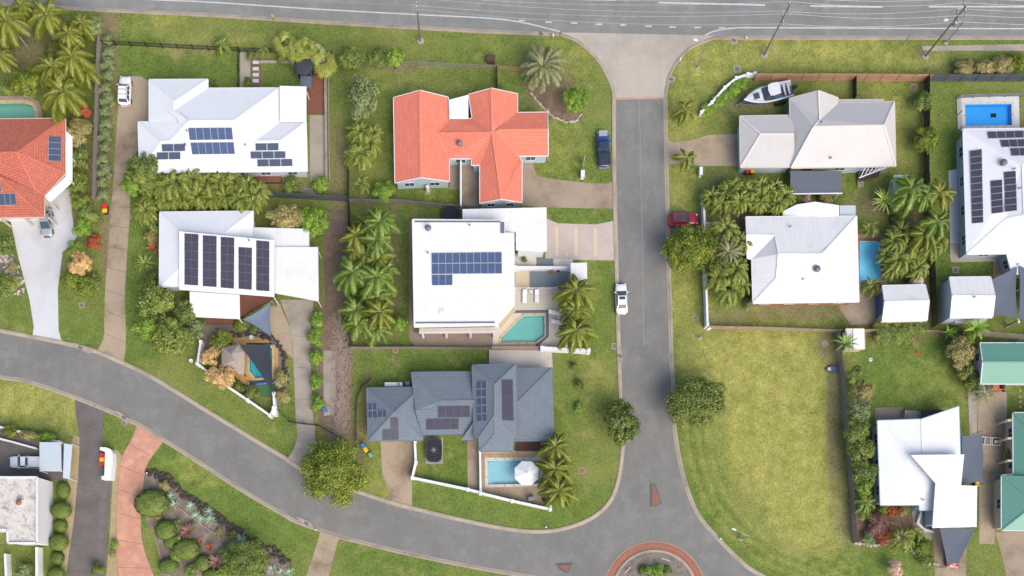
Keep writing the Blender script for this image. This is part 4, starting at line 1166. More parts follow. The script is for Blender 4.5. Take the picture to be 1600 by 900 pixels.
# grey tiled house
EG = 2.8
h = House("house", "grey tiled hip roof house with dark solar arrays beside the umbrella pool", "house",
    dict(a=(573, 606.5, EG), b=(659.4, 605, EG), c=(660.6, 688, EG), d=(575.4, 689, EG), ap=(615.6, 644.6, 4.5),
         m0=(642.9, 581.9, EG), m1=(704.4, 581, EG), m2=(738, 581, EG), mr1=(688.5, 626.6, 4.0), mr2=(742, 626, 4.0), mw=(649.5, 640.5, EG + .05), mv=(676.5, 640.5, 3.3), ms0=(661.5, 679, EG), ms1=(745, 679, EG), mw2=(652, 605.1, EG),
         t0=(738, 570.5, 3.9), t1=(806.4, 569, 3.9), t2=(807.9, 684.5, 3.9), t3=(741, 684.5, 3.9), tr1=(772.5, 601, 5.4), tr2=(772.5, 650, 5.4), s0=(749.6, 705, 3.8), s1=(801, 705, 3.8), sa=(774, 677, 4.9), s2=(748.5, 684.5, 3.9), s3=(802.5, 684.5, 3.9),
         e0=(803, 575.6, 2.5), e1=(862.5, 575, 2.5), e2=(865.5, 688.5, 2.5), e3=(803, 689, 2.5), er=(809.5, 627.5, 3.75), er2=(800, 627.5, 3.75)),
    dict(ln=['a', 'b', 'ap'], le=['b', 'c', 'ap'], ls=['c', 'd', 'ap'], lw=['d', 'a', 'ap'], mn=['m0', 'm1', 'm2', 'mr2', 'mr1'], mw_=['m0', 'mr1', 'mv', 'mw'], msth=['mr1', 'mr2', 'ms1', 'ms0', 'mw', 'mv'],
         tw=['t0', 'tr1', 'tr2', 's2', 't3'], te=['t1', 't2', 's3', 'tr2', 'tr1'], tn=['t0', 't1', 'tr1'], sw=['tr2', 'sa', 's0', 's2'], se=['tr2', 's3', 's1', 'sa'], ss=['sa', 's1', 's0'],
         en=['e0', 'e1', 'er', 'er2'], ee=['e1', 'e2', 'er'], es=['er2', 'er', 'e2', 'e3']),
    ['a', 'b', 'c', 'd'], "roof_grey", "cap_grey", "gutter_grey", "wall_beige", fix=[('mv', ('mr1', 'mr2', 'ms1')), ('mw', ('mr1', 'mr2', 'ms1')), ('ms0', ('mr1', 'mr2', 'ms1')), ('s3', ('t1', 't2', 'tr1')), ('s2', ('t0', 't3', 'tr1')), ('tr2', ('t1', 't2', 'tr1'))])
for outl in (['m0', 'm2', 'ms1', 'ms0'], ['t0', 't1', 't2', 's3', 's1', 's0', 's2', 't3'], ['e0', 'e1', 'e2', 'e3']):
    o3 = [h.pts[k] for k in outl]; xy = [(p.x, p.y) for p in o3]
    fx = inset(xy, .45)
    h.foot = fx if area(fx) > 0 else fx[::-1]
    MB().prism([(p[0] - h.org.x, p[1] - h.org.y) for p in fx], 0, o3[0].z - .16).build("wall", "wall_beige", h.t)
    for i in range(len(fx)):
        a, b = h.foot[i], h.foot[(i + 1) % len(fx)]
        if math.hypot(b[0] - a[0], b[1] - a[1]) > 3: h.window(i, .5, 1.6, 1.2, 1.4)
h.slab("valley_roof", [(720, 688.5, EG + .05), (740, 659, 3.9), (747, 687.5, EG + .05)], 3, "roof_grey")
for f_, q, nc, nr, cl in (('lw', [(575.2, 629.3), (589.2, 628.7), (590, 653.6), (575.4, 654)], 2, 2, "cells_navy"), ('lw', [(591, 640.4), (604.5, 639.8), (605, 652.4), (591.3, 653.3)], 2, 1, "cells_navy"), ('ls', [(610.2, 652.4), (622.5, 652.1), (623.1, 669.5), (610.2, 670.1)], 1, 2, "cells_black"),
                          ('ls', [(597.6, 671), (623.1, 670.4), (623.7, 687.2), (597.9, 687.6)], 2, 2, "cells_black"), ('msth', [(684, 635), (734.4, 634.4), (735, 651.5), (684.3, 653)], 4, 2, "cells_black"), ('msth', [(665.7, 654.8), (717, 653.9), (717, 670.4), (666, 671.6)], 4, 2, "cells_black"),
                          ('tw', [(744.6, 595.4), (760.5, 594.8), (761.4, 658.4), (745.8, 659.6)], 2, 5, "cells_navy"), ('te', [(783.6, 593.6), (801, 593), (802.5, 657.5), (784.5, 656.9)], 1, 5, "cells_black")):
    h.solar(f_, q, nc, nr, cl, "panel_frame" if cl == "cells_navy" else "panel_frame_dark")

# cream metal roof house behind the boat
EC = 2.9
h = House("house", "cream metal roofed house behind the parked boat", "house",
    dict(g0=(1156, 181.5, 2.7), g1=(1240, 180, 2.7), g2=(1240, 260.7, 2.7), g3=(1157.1, 261.4, 2.7), gr=(1188.5, 209.5, 3.8), gr2=(1240, 209.5, 3.8),
         a=(1234, 153.6, EC), n=(1279, 141.6, 4.6), b=(1309.6, 153, EC), b2=(1309.6, 161, EC), v=(1281, 187, 4.6), r1=(1271.5, 198, 5.0), r2=(1381, 196, 5.0), c=(1397.5, 159, EC), d=(1399.5, 259.5, EC), e=(1236.6, 262, EC)),
    dict(gn=['g0', 'g1', 'gr2', 'gr'], gs=['gr', 'gr2', 'g2', 'g3'], gw=['g0', 'gr', 'g3'], west=['a', 'n', 'v', 'r1', 'e'], ne=['n', 'b', 'b2', 'v'], north=['b2', 'c', 'r2', 'r1', 'v'], east=['c', 'd', 'r2'], south=['r1', 'r2', 'd', 'e']),
    ['a', 'n', 'b', 'b2', 'c', 'd', 'e'], "roof_cream", "cap_cream", "gutter_cream", "wall_blue")
xy = inset([(h.pts[k].x, h.pts[k].y) for k in ('g0', 'g1', 'g2', 'g3')], .4)
MB().prism([(p[0] - h.org.x, p[1] - h.org.y) for p in xy], 0, 2.55).build("wall", "wall_blue", h.t)
h.slab("patio_roof", [(1235, 267, 2.5), (1315, 267, 2.5), (1315, 301, 2.2), (1235, 302, 2.2)], 2.4, "roof_dark_poly", .06, posts=(2, 3))
a, b = P(1234, 303, 2.3) - h.org, P(1316, 302, 2.3) - h.org; MB().beam(a, b, .14, .18).build("patio_beam", "gutter_white", h.t)
h.slab("rear_roof", [(1311, 155, 2.6), (1381, 154.5, 2.6), (1381, 160, 2.65), (1311, 161, 2.65)], 2.6, "roof_cream")
for x, y in ((1281.5, 149), (1282.5, 192)): h.pipe(x, y, 'west' if x < 1280 else 'north')
h.pipe(1297, 248, 'south')
mb = MB()
for k in range(6): mb.beam(P(1345 + k * 6, 276 - k * 2, 2.3) - h.org, P(1352 + k * 6, 262 - k * 0, 2.5) - h.org, .1)
mb.beam(P(1342, 278, 2.4) - h.org, P(1384, 262, 2.4) - h.org, .14); mb.build("pergola_frame", "gutter_white", h.t)
h.slab("landing", [(1340, 262), (1378, 262), (1372, 276), (1342, 284)], .6, "deck_dark")
for k in range(4): h.slab("stair_tread", [(1340, 281 + k * 3.2), (1350, 279.5 + k * 3.2), (1350, 282 + k * 3.2), (1340, 283.5 + k * 3.2)], .5 - k * .12, "conc_grey", .06)

# white hip roof with the long eave, next to the sky blue pool
h = House("house", "white hip roofed house beside the sky blue pool and brown fence", "house",
    dict(nw=(1165.7, 339, EC), ne=(1338.5, 337.7, EC), se=(1342, 471.4, EC), sw=(1176.7, 473.6, EC), l2=(1174.7, 404.7, EC), l1=(1167.8, 403.3, EC), l0=(1167, 367, 3.25), lr=(1211, 368, 4.4), r1=(1216.4, 397, 4.7), r2=(1284.4, 397, 4.7), rs=(1213, 435, 3.95)),
    dict(north=['nw', 'ne', 'r2', 'r1', 'lr', 'l0'], small=['l0', 'lr', 'l2', 'l1'], west=['lr', 'r1', 'rs', 'sw', 'l2'], east=['ne', 'se', 'r2'], south=['r1', 'r2', 'se', 'sw', 'rs']),
    ['nw', 'ne', 'se', 'sw', 'l2', 'l1', 'l0'], "roof_white_b", "cap_white", "gutter_white", "wall_brick", fix=[('l0', ('nw', 'ne', 'r2')), ('lr', ('nw', 'ne', 'r2')), ('rs', ('r2', 'se', 'sw'))])
for i, (x0, y0, x1, y1, ha, hb) in enumerate(((1223, 330, 1245, 319.4, 2.6, 2.9), (1245, 319.4, 1273, 315.2, 2.9, 3.1), (1273, 315.2, 1311, 320.6, 3.1, 2.9))):
    h.slab("patio_roof", [(x0, y0, ha), (x1, y1, hb), (x1, 338, hb), (x0, 338.3, ha)], 2.8, "roof_white", .1, posts=(0, 1))
h.slab("patio_roof", [(1312, 321), (1337, 321), (1337, 336.5), (1312, 336.5)], 2.6, "roof_poly", .1, posts=(0, 1))
h.vent(1275.3, 421.7, 'south', .5); h.antenna((1276, 398), (1286, 392), 'south'); h.pipe(1234, 355, 'north'); h.pipe(1254, 437, 'south')

# white house at the frame edge with two tall arrays
h = House("house", "white hip roofed house with tall dark solar arrays beside the bright blue pool", "house",
    dict(nw=(1505, 201.7, 3), n1=(1690, 200, 3), r1=(1597, 257, 5), r2=(1690, 257, 5), r3=(1600, 336, 5), v=(1690, 336, 5), k=(1573, 341, 4.2), sw=(1510.7, 397, 3), s1=(1573, 396, 3), x1=(1640, 350, 4.4), s2=(1582, 428, 3), s3=(1690, 428, 3)),
    dict(north=['nw', 'n1', 'r2', 'r1'], west=['nw', 'r1', 'r3', 'k', 'sw'], top=['r1', 'r2', 'v', 'r3'], south=['sw', 'k', 'r3', 'x1', 's1'], front=['s1', 'x1', 'r3', 'v', 's3', 's2']),
    ['nw', 'n1', 's3', 's2', 's1', 'sw'], "roof_white", "cap_white", "gutter_white", "wall_blue")
h.solar('west', [(1514.7, 236), (1534.3, 233.3), (1536.7, 348.3), (1517.7, 350)], 1, 11, "cells_black"); h.solar('west', [(1546.7, 282.7), (1566, 280.7), (1567.7, 332.3), (1548.3, 334.7)], 1, 5, "cells_black"); h.solar('west', [(1567.7, 269), (1587.3, 267), (1589.3, 329.3), (1569.3, 331.7)], 1, 6, "cells_black")
h.solar('north', [(1541.7, 206), (1626, 204), (1626, 215.3), (1544, 217.3)], 6, 1, "cells_black"); h.solar('north', [(1561.7, 219), (1628, 216.8), (1628, 229.4), (1565, 230.7)], 5, 1, "cells_black"); h.solar('north', [(1577.7, 232), (1632, 230), (1632, 243.4), (1580, 244.3)], 4, 1, "cells_black")
h.vent(1566, 256, 'west', .5); h.pipe(1583, 265, 'west'); h.pipe(1592, 295, 'west')

# green metal roofs
h = House("house", "green gable roofed shed house at the end of the narrow path", "house",
    dict(a=(1531.5, 536, 2.8), b=(1536, 565.3, 3.9), c=(1532.8, 599.5, 2.8), d=(1720, 536, 2.8), e=(1720, 565.3, 3.9), f=(1720, 599.5, 2.8)), dict(n=['a', 'd', 'e', 'b'], s=['b', 'e', 'f', 'c']), ['a', 'd', 'e', 'f', 'c', 'b'], "roof_green", "cap_green", "gutter_white", "wall_white")
h.antenna((1583, 537), (1593, 533), 'n')
h = House("house", "green hip roofed house with wide eaves at the lower corner driveway", "house",
    dict(a=(1583, 645, 2.9), b=(1720, 645, 2.9), c=(1720, 828, 2.9), d=(1565, 829, 2.9), e=(1565, 742.7, 2.9), f=(1583.5, 741.7, 2.9), r1=(1640, 700, 5), r2=(1720, 700, 5), r3=(1620, 786, 4.6), r4=(1720, 786, 4.6), v=(1640, 745, 5)),
    dict(n=['a', 'b', 'r2', 'r1'], w=['a', 'r1', 'v', 'f'], wn=['f', 'v', 'r3', 'e'], ww=['e', 'r3', 'd'], s=['r3', 'r4', 'c', 'd'], top=['v', 'r1', 'r2', 'r4', 'r3']), ['a', 'b', 'c', 'd', 'e', 'f'], "roof_green", "cap_green", "gutter_white", "wall_beige")
for y_ in (657, 685, 720): 
    a = P(1574, y_, 2.6) - h.org; MB().box((a.x, a.y, 1.3), (.3, .3, 2.6)).build("post", "wall_beige", h.t); MB().beam(a, a + Vector((1.4, 0, .1)), .3, .3).build("beam", "wall_beige", h.t)

# angular white house at the lower edge
EW = 3.1
h = House("house", "angular white roofed house between the vacant lot fence and the dark shade sail", "house",
    dict(a=(1371, 657.3, EW), b=(1440, 655, 3.6), c=(1498.3, 635, EW + .1), d=(1500.7, 716, 3.4), e=(1423.3, 710.7, 3.6), f=(1461.7, 755, 3.6), g=(1458, 797.7, EW), i=(1436, 797.3, EW), i2=(1435, 789, EW), j=(1375.7, 789.3, EW), k=(1441, 712, 3.6), k2=(1441, 789, 3.6)),
    dict(w=['a', 'b', 'k', 'e', 'f', 'g', 'i', 'i2', 'j'], e=['b', 'c', 'd', 'k']), ['a', 'b', 'c', 'd', 'f', 'g', 'i', 'i2', 'j'], "roof_white", "cap_white", "gutter_blue", "wall_blue")
h.slab("upper_roof", [(1423.3, 710.7, 4.9), (1506.7, 710, 4.9), (1501.7, 758.3, 4.6), (1526.7, 759.3, 4.6), (1526, 823.3, 4.1), (1456.7, 825, 4.1), (1461.7, 755, 4.6)], 4.8, "roof_white", .16)
xy = inset([(p.x, p.y) for p in PL([(1461.7, 757, 4.3), (1501, 757, 4.3), (1526, 762, 4.3), (1526, 823, 4.0), (1457, 824, 4.0)])], .5)
MB().prism([(p[0] - h.org.x, p[1] - h.org.y) for p in xy], 0, 3.95).build("wall", "wall_blue", h.t)
h.pipe(1441, 781, 'w')
for k in range(6):
    MB().prism([(p.x - h.org.x, p.y - h.org.y) for p in PL([(1410 + k * 4.8, 643), (1413.4 + k * 4.8, 643), (1413.4 + k * 4.8, 656), (1410 + k * 4.8, 656)])], .05, .9 - k * .12).build("stair_tread", "conc_apron", h.t)
h.slab("deck_landing", [(1440, 640), (1475, 641), (1470, 652), (1440, 656)], .95, "deck_dark")

# red tiled house at the frame edge
ER = 2.9
h = House("house", "red terracotta tiled house with white verandah awnings by the green pool", "house",
    dict(nw=(-90, 187, ER), ne=(101.8, 185, ER), se=(102.2, 271, ER), c1=(70, 305.5, ER), c2=(69, 339, ER), sw=(-90, 341, ER), r=(26.7, 238, 5.4), rl=(-90, 239, 5.4), v=(56, 298, 3.3), q=(-6, 272, 4.6), ql=(-90, 272, 4.6)),
    dict(n=['nw', 'ne', 'r', 'rl'], e=['ne', 'se', 'r'], se_=['r', 'se', 'c1', 'v'], fe=['rl', 'r', 'v', 'c1', 'c2', 'q', 'ql'], s=['q', 'c2', 'sw', 'ql']), ['nw', 'ne', 'se', 'c1', 'c2', 'sw'], "roof_red", "cap_red", "gutter_cream", "wall_white", over=.7)
h.solar('e', [(75.6, 212.7), (96.4, 214.4), (96.4, 252.7), (74.9, 251.6)], 1, 4, "cells_navy"); h.solar('s', [(-2, 302), (24, 301.6), (26.7, 321), (0, 321.5)], 3, 1, "cells_navy"); h.solar('s', [(-8, 282), (0, 282), (3, 300), (-6, 300)], 1, 1, "cells_navy")
h.slab("verandah_roof", [(103.3, 205, 2.9), (113, 213.3, 2.6), (113, 284.4, 2.6), (102.7, 276.7, 2.9)], 2.8, "roof_white", .08)
h.slab("verandah_roof", [(70, 306.5, 2.9), (102.5, 276.5, 2.9), (112, 285, 2.6), (78.5, 316, 2.6)], 2.8, "roof_white", .08)
for (x, y) in ((113, 213), (113, 248), (112, 284), (79, 316), (76, 340), (38, 341), (2, 342)):
    p = P(x, y, 2.7) - h.org
    MB().box((p.x, p.y, 1.35), (.22, .22, 2.7)).build("verandah_post", "gutter_cream", h.t)

# flat roofed white building
HB = 4.9
h = House("house", "flat roofed white building with speckled gravel roof above the round topiary", "house",
    dict(a=(-90, 746, HB), b=(58.7, 746, HB), c=(58.7, 848.6, HB), d=(13.4, 848.6, HB), e=(12.2, 827.8, HB), f=(-90, 827.8, HB)), dict(top=['a', 'b', 'c', 'd', 'e', 'f']), ['a', 'b', 'c', 'd', 'e', 'f'], "roof_speckled", None, None, "wall_white", over=0.0, caps=False, windows=False)
pts = [h.pts[k] - h.org for k in 'abcdef']
for a, b in zip(pts, pts[1:] + pts[:1]): MB().beam(a + Vector((0, 0, .08)), b + Vector((0, 0, .08)), .3, .3).build("parapet", "wall_white", h.t)
p = on_plane(33, 786, *h.planes['top']) - h.org
MB().box(p + Vector((0, 0, .2)), (.9, .9, .4)).build("chimney_base", "wall_white", h.t); MB().lathe([(.34, .4), (.38, .7), (.46, .75), (.2, .95)], p, 12).build("chimney_pot", "brick_red", h.t)
hb_o = h.org
m = bpy.data.materials["gravel_white"]
# garden wall and small yard below the flat roof
h2 = [(64, 852), (66, 905)]

# garages and sheds
def gable_shed(name, label, pts, facets, outl, roof, cap, gut, wall, door=None, **kw):
    return House(name, label, "shed", pts, facets, outl, roof, cap, gut, wall, over=.12, windows=False, **kw)
g = gable_shed("garage", "small white gable garage with a blue roller door on the brown courtyard", dict(a=(1378.9, 446.4, 2.5), b=(1445.6, 445, 2.5), c=(1451.7, 470, 3.3), d=(1448.3, 500.6, 2.5), e=(1378.9, 502, 2.5), f=(1383, 471.4, 3.3)), dict(n=['a', 'b', 'c', 'f'], s=['f', 'c', 'd', 'e']), ['a', 'b', 'c', 'd', 'e', 'f'], "roof_white_b", "cap_white", "gutter_white", "wall_beige")
a, b = P(1376.5, 494, 1.1), P(1376.5, 460, 1.1)
MB().box((min(p[0] for p in g.foot) - g.org.x - 0.03, (a.y + b.y) / 2 - g.org.y, 1.1), (.1, abs(a.y - b.y), 2.2)).build("roller_door", "door_blue", g.t)
g = gable_shed("garage", "white ribbed gable garage joined to the dark shade sails", dict(a=(1484, 433.3, 3.4), b=(1548, 432.5, 3.4), c=(1554.7, 462.7, 4.3), d=(1550.7, 496, 3.4), e=(1485.3, 496.5, 3.4), f=(1488.5, 462, 4.3)), dict(n=['a', 'b', 'c', 'f'], s=['f', 'c', 'd', 'e']), ['a', 'b', 'c', 'd', 'e', 'f'], "roof_white_b", "cap_white", "gutter_white", "wall_pale")
g.pipe(1521, 465, 's')
MB().box(P(1492, 502) - g.org + Vector((0, -.3, .7)), (1.2, .6, 1.2)).build("hot_water_unit", "gutter_white", g.t)
g = gable_shed("garden_shed", "small pale green metal shed under the palms", dict(a=(1397, 274.5, 2.0), b=(1426, 274.5, 2.0), c=(1428, 287, 2.3), d=(1428, 300, 2.0), e=(1398, 300, 2.0), f=(1397.5, 287, 2.3)), dict(n=['a', 'b', 'c', 'f'], s=['f', 'c', 'd', 'e']), ['a', 'b', 'c', 'd', 'e', 'f'], "roof_palegreen", "gutter_white", "gutter_white", "roof_palegreen")
g = gable_shed("garden_shed", "small white metal shed beside the yucca by the brown fence", dict(a=(1322, 514, 2.0), b=(1350, 514, 2.0), c=(1351, 545, 1.9), d=(1334, 545, 2.2), d2=(1334, 514, 2.2), e=(1322, 545, 1.9)), dict(w=['a', 'd2', 'd', 'e'], e_=['d2', 'b', 'c', 'd']), ['a', 'd2', 'b', 'c', 'd', 'e'], "roof_white_b", "cap_white", "gutter_cream", "gutter_cream")
# pavilion by the terrace, thatched hut, carport at the black yard
pv = thing("pavilion", "small white flat roofed pavilion at the edge of the terrace court", "pavilion", P(905, 430))
q = [P(*v, 2.7) for v in ((891.7, 411), (917.4, 410.3), (917.4, 451), (892, 451))]
flat_roof("roof", q, "roof_white_b", .15, pv, pv.location)
for p in q:
    p = p + (sum(q, Vector()) / 4 - p).normalized() * .35 - pv.location; MB().box((p.x, p.y, 1.27), (.18, .18, 2.55)).build("post", "wall_white", pv)
cp = thing("carport", "translucent ribbed carport roof over the tail of the white utility", "carport", P(80, 713))
q = [P(61.8, 691, 2.7), P(95.3, 691, 2.5), P(96, 736, 2.5), P(61.8, 735.7, 2.7)]
flat_roof("roof", q, "roof_poly", .06, cp, cp.location)
q2 = [P(100, 692.7, 2.5), P(113, 694.7, 2.3), P(108.7, 748.4, 2.3), P(98.5, 747, 2.5)]
flat_roof("side_roof", q2, "roof_poly", .06, cp, cp.location)
for p in q + q2[1:3]:
    p = p - cp.location; MB().box((p.x, p.y, p.z / 2 - .04), (.1, .1, p.z - .08)).build("post", "gutter_white", cp)
for k in range(6):
    a, b = q[0].lerp(q[3], k / 5) - cp.location, q[1].lerp(q[2], k / 5) - cp.location
    MB().beam(a - Vector((0, 0, .1)), b - Vector((0, 0, .1)), .06, .1).build("rafter", "gutter_white", cp)
pm("thatch", S(190, 176, 166), 0.98, 0.22, 2.0, 12, 1.0, 14)
ht = thing("thatched_hut", "square hut with a grey brown thatched roof beside the pool", "hut", P(363, 562))
bq = [P(x, y, 2.1) for x, y in ((346, 543), (374, 537), (383, 549), (381, 586), (371, 583), (346, 570))]
tq = [P(362, 553, 3.5), P(366, 564, 3.5)]
mb = MB()
for li in range(5):
    f0, f1 = li / 5, (li + 1.15) / 5
    ctr = [tq[0] if i < 3 else tq[1] for i in range(6)]
    lo = [b.lerp(c_, f0) for b, c_ in zip(bq, ctr)]; up = [b.lerp(c_, min(1, f1)) + Vector((0, 0, .04)) for b, c_ in zip(bq, ctr)]
    vs = [v - ht.location - Vector((0, 0, .1)) for v in lo] + [v - ht.location for v in lo] + [v - ht.location for v in up]
    mb.add(vs, [(i, (i + 1) % 6, 6 + (i + 1) % 6, 6 + i) for i in range(6)] + [(6 + i, 6 + (i + 1) % 6, 12 + (i + 1) % 6, 12 + i) for i in range(6)] + [(12, 13, 14, 15, 16, 17)])
mb.build("thatch", "thatch", ht)
for b in (bq[0], bq[1], bq[3], bq[5]):
    p = b.lerp((tq[0] + tq[1]) / 2, .15) - ht.location; MB().tube([(p.x, p.y, 0), (p.x, p.y, 2.2)], .09, 7).build("post", "deck_dark", ht)

# ---------------------------------------------------------------- vegetation
def leaf_material(name, c1, c2, c3=None, trans=0.32):
    m, t, b = nodes_of(name)
    geo = t.nodes.new("ShaderNodeNewGeometry"); oi = t.nodes.new("ShaderNodeObjectInfo")
    c = mixc(t, geo.outputs["Random Per Island"], c1, c2)
    if c3: c = mixc(t, ramp(t, noise(t, t.nodes.new("ShaderNodeTexCoord").outputs["Object"], 0.6, 2), 0.5, 0.72), c, mixc(t, 0.7, c, c3))
    c = mixc(t, ramp(t, oi.outputs["Random"], -0.2, 1.2), mixc(t, 0.16, c, (0.02, 0.03, 0.01, 1)), mixc(t, 0.1, c, (0.34, 0.34, 0.06, 1)))
    t.links.new(c, b.inputs["Base Color"])
    b.inputs["Roughness"].default_value = 0.4 if name.startswith("frond") else 0.5; b.inputs["Specular IOR Level"].default_value = 0.5 if name.startswith("frond") else 0.3
    tr = t.nodes.new("ShaderNodeBsdfTranslucent"); t.links.new(c, tr.inputs[0])
    mx = t.nodes.new("ShaderNodeMixShader"); mx.inputs[0].default_value = trans
    t.links.new(b.outputs[0], mx.inputs[1]); t.links.new(tr.outputs[0], mx.inputs[2])
    t.links.new(mx.outputs[0], t.nodes["Material Output"].inputs[0])
KL = 0.73
leaf_material("leaf_mid", S(72, 92, 44, KL), S(112, 126, 62, KL), S(138, 146, 70, KL))
leaf_material("leaf_dark", S(66, 84, 40, KL), S(102, 114, 56, KL), S(126, 130, 64, KL))
leaf_material("leaf_yellow", S(70, 90, 32, KL), S(112, 124, 46, KL), S(144, 144, 50, KL))
leaf_material("leaf_bright", S(80, 112, 38, KL), S(118, 146, 56, KL), S(146, 162, 66, KL))
leaf_material("leaf_grey", S(86, 102, 66, KL), S(124, 136, 94, KL), S(138, 142, 98, KL))
leaf_material("leaf_olive", S(104, 100, 62, KL), S(150, 140, 92, KL), S(168, 156, 108, KL))
leaf_material("leaf_tan", S(150, 122, 84, KL), S(202, 170, 120, KL), S(214, 186, 138, KL))
leaf_material("leaf_red", S(118, 62, 44, KL), S(170, 84, 50, KL), S(150, 60, 60, KL))
leaf_material("leaf_purple", S(92, 62, 62, KL), S(146, 106, 96, KL), S(122, 88, 74, KL))
leaf_material("leaf_pink", S(176, 142, 126, KL), S(214, 184, 168, KL), S(150, 130, 96, KL))
leaf_material("leaf_topiary", S(62, 86, 36, KL), S(98, 116, 52, KL), S(116, 126, 54, KL))
leaf_material("frond_queen", S(96, 108, 40, KL * 1.15), S(138, 142, 58, KL * 1.15), S(160, 150, 58, KL * 1.15))
leaf_material("frond_green", S(86, 112, 48, KL * 1.15), S(128, 148, 70, KL * 1.15), S(154, 160, 70, KL * 1.15))
leaf_material("frond_cane", S(92, 110, 44, KL), S(142, 150, 74, KL), S(172, 160, 72, KL))
leaf_material("frond_date", S(118, 126, 96, KL * 1.15), S(160, 160, 122, KL * 1.15), S(172, 160, 112, KL * 1.15))
leaf_material("frond_agave", S(112, 142, 120, KL), S(152, 178, 150, KL))
leaf_material("frond_lime", S(128, 152, 62, KL), S(160, 176, 84, KL))
pm("bark", S(134, 118, 100), 0.95, 0.2, 1.5, 8, 0.6, 9); pm("bark_grey", S(172, 164, 152), 0.95, 0.15, 1.5, 8, 0.5, 9); leaf_material("frond_dead", S(140, 116, 80, KL), S(178, 152, 108, KL)); pm("rachis", S(158, 156, 84), 0.7, 0.1)

def quads_mesh(name, V, mat):
    n = len(V) // 4
    me = bpy.data.meshes.new(name)
    me.vertices.add(len(V)); me.vertices.foreach_set("co", np.asarray(V, np.float32).ravel())
    me.loops.add(n * 4); me.loops.foreach_set("vertex_index", np.arange(n * 4, dtype=np.int32))
    me.polygons.add(n); me.polygons.foreach_set("loop_start", (np.arange(n) * 4).astype(np.int32))
    me.update(calc_edges=True)
    me.materials.append(MATS[mat])
    return me

def leaf_quads(pos, nrm, size, jit):
    """diamond leaf sprays at pos facing about nrm"""
    n = len(pos)
    d_ = nrm + rng.normal(0, jit, (n, 3)); d_ /= np.linalg.norm(d_, axis=1, keepdims=True) + 1e-9
    a = np.cross(d_, rng.normal(0, 1, (n, 3))); a /= np.linalg.norm(a, axis=1, keepdims=True) + 1e-9
    b = np.cross(d_, a)
    s = size * rng.uniform(0.65, 1.35, (n, 1))
    V = np.stack([pos - a * s, pos - b * s * .55 + d_ * s * .12, pos + a * s, pos + b * s * .55 + d_ * s * .12], 1)
    return V.reshape(-1, 3)

def crown_data(name, mat, r_, n, size, lobes, flat=0.75, seed=0, shell=0.75):
    g = np.random.default_rng(seed)
    ctrs, rads = [], []
    for k in range(lobes):
        v = g.normal(0, 1, 3); v /= np.linalg.norm(v)
        rr = g.uniform(0.5, 0.8) if k else 0.0
        c = v * rr * np.array([1, 1, flat * .9]); c[2] = abs(c[2]) * .8 - .12 if k else 0
        ctrs.append(c * r_); rads.append(r_ * (g.uniform(0.17, 0.3) * (1.0 if lobes > 15 else 1.35) if k else 0.58))
    ctrs, rads = np.array(ctrs), np.array(rads)
    wts = rads ** 2; wts[0] *= .35; wts = wts / wts.sum()
    pick = g.choice(lobes, n, p=wts)
    v = g.normal(0, 1, (n, 3)); v /= np.linalg.norm(v, axis=1, keepdims=True)
    v[:, 2] = np.where(v[:, 2] < -0.35, -v[:, 2], v[:, 2])
    rad = rads[pick] * (1 - (1 - shell) * g.random(n) ** 1.3 * 1.4) * g.uniform(.92, 1.1, n)
    pos = ctrs[pick] + v * rad[:, None] * np.array([1, 1, flat + .1])
    out = pos / (np.linalg.norm(pos, axis=1, keepdims=True) + 1e-6)
    return quads_mesh(name, leaf_quads(pos, v * .8 + out * .5, size, .55), mat)

CROWN = {}
def crown(kind, cls, var):
    key = (kind, cls, var)
    if key not in CROWN:
        n, size, lobes, r_ = {'L': (13000, .17, 62, 5.0), 'M': (5000, .145, 34, 2.6), 'S': (1800, .12, 15, 1.3)}[cls]
        CROWN[key] = (crown_data("crown", "leaf_" + kind, r_, n, size, lobes, .78, hash(key[1]) % 7 * 0 + {'L': 1, 'M': 2, 'S': 3}[cls] * 100 + var * 13 + len(kind)), r_)
    return CROWN[key]
TRUNK = {}
def trunk(h, r_):
    key = (round(h * 2), round(r_ * 2))
    if key not in TRUNK:
        g = random.Random(key[0] * 31 + key[1])
        mb = MB().tube([(0, 0, 0), (.05, .03, h * .4), (0, .05, h * .75)], [.05 * r_ + .06, .04 * r_ + .05, .03 * r_ + .04], 7)
        lm = MB()
        for k in range(5):
            a = k * 1.26 + g.random()
            z0 = h * (.35 + .08 * k)
            q = Vector((math.cos(a) * r_ * .6, math.sin(a) * r_ * .6, h + r_ * .1 * g.random()))
            lm.tube([(0.03, .03, z0), tuple(q * .5 + Vector((0, 0, z0 * .35))), tuple(q)], [.025 * r_ + .03, .02 * r_ + .02, .02], 5)
        TRUNK[key] = (mb.data("trunk", "bark"), lm.data("limbs", "bark"))
    return TRUNK[key]

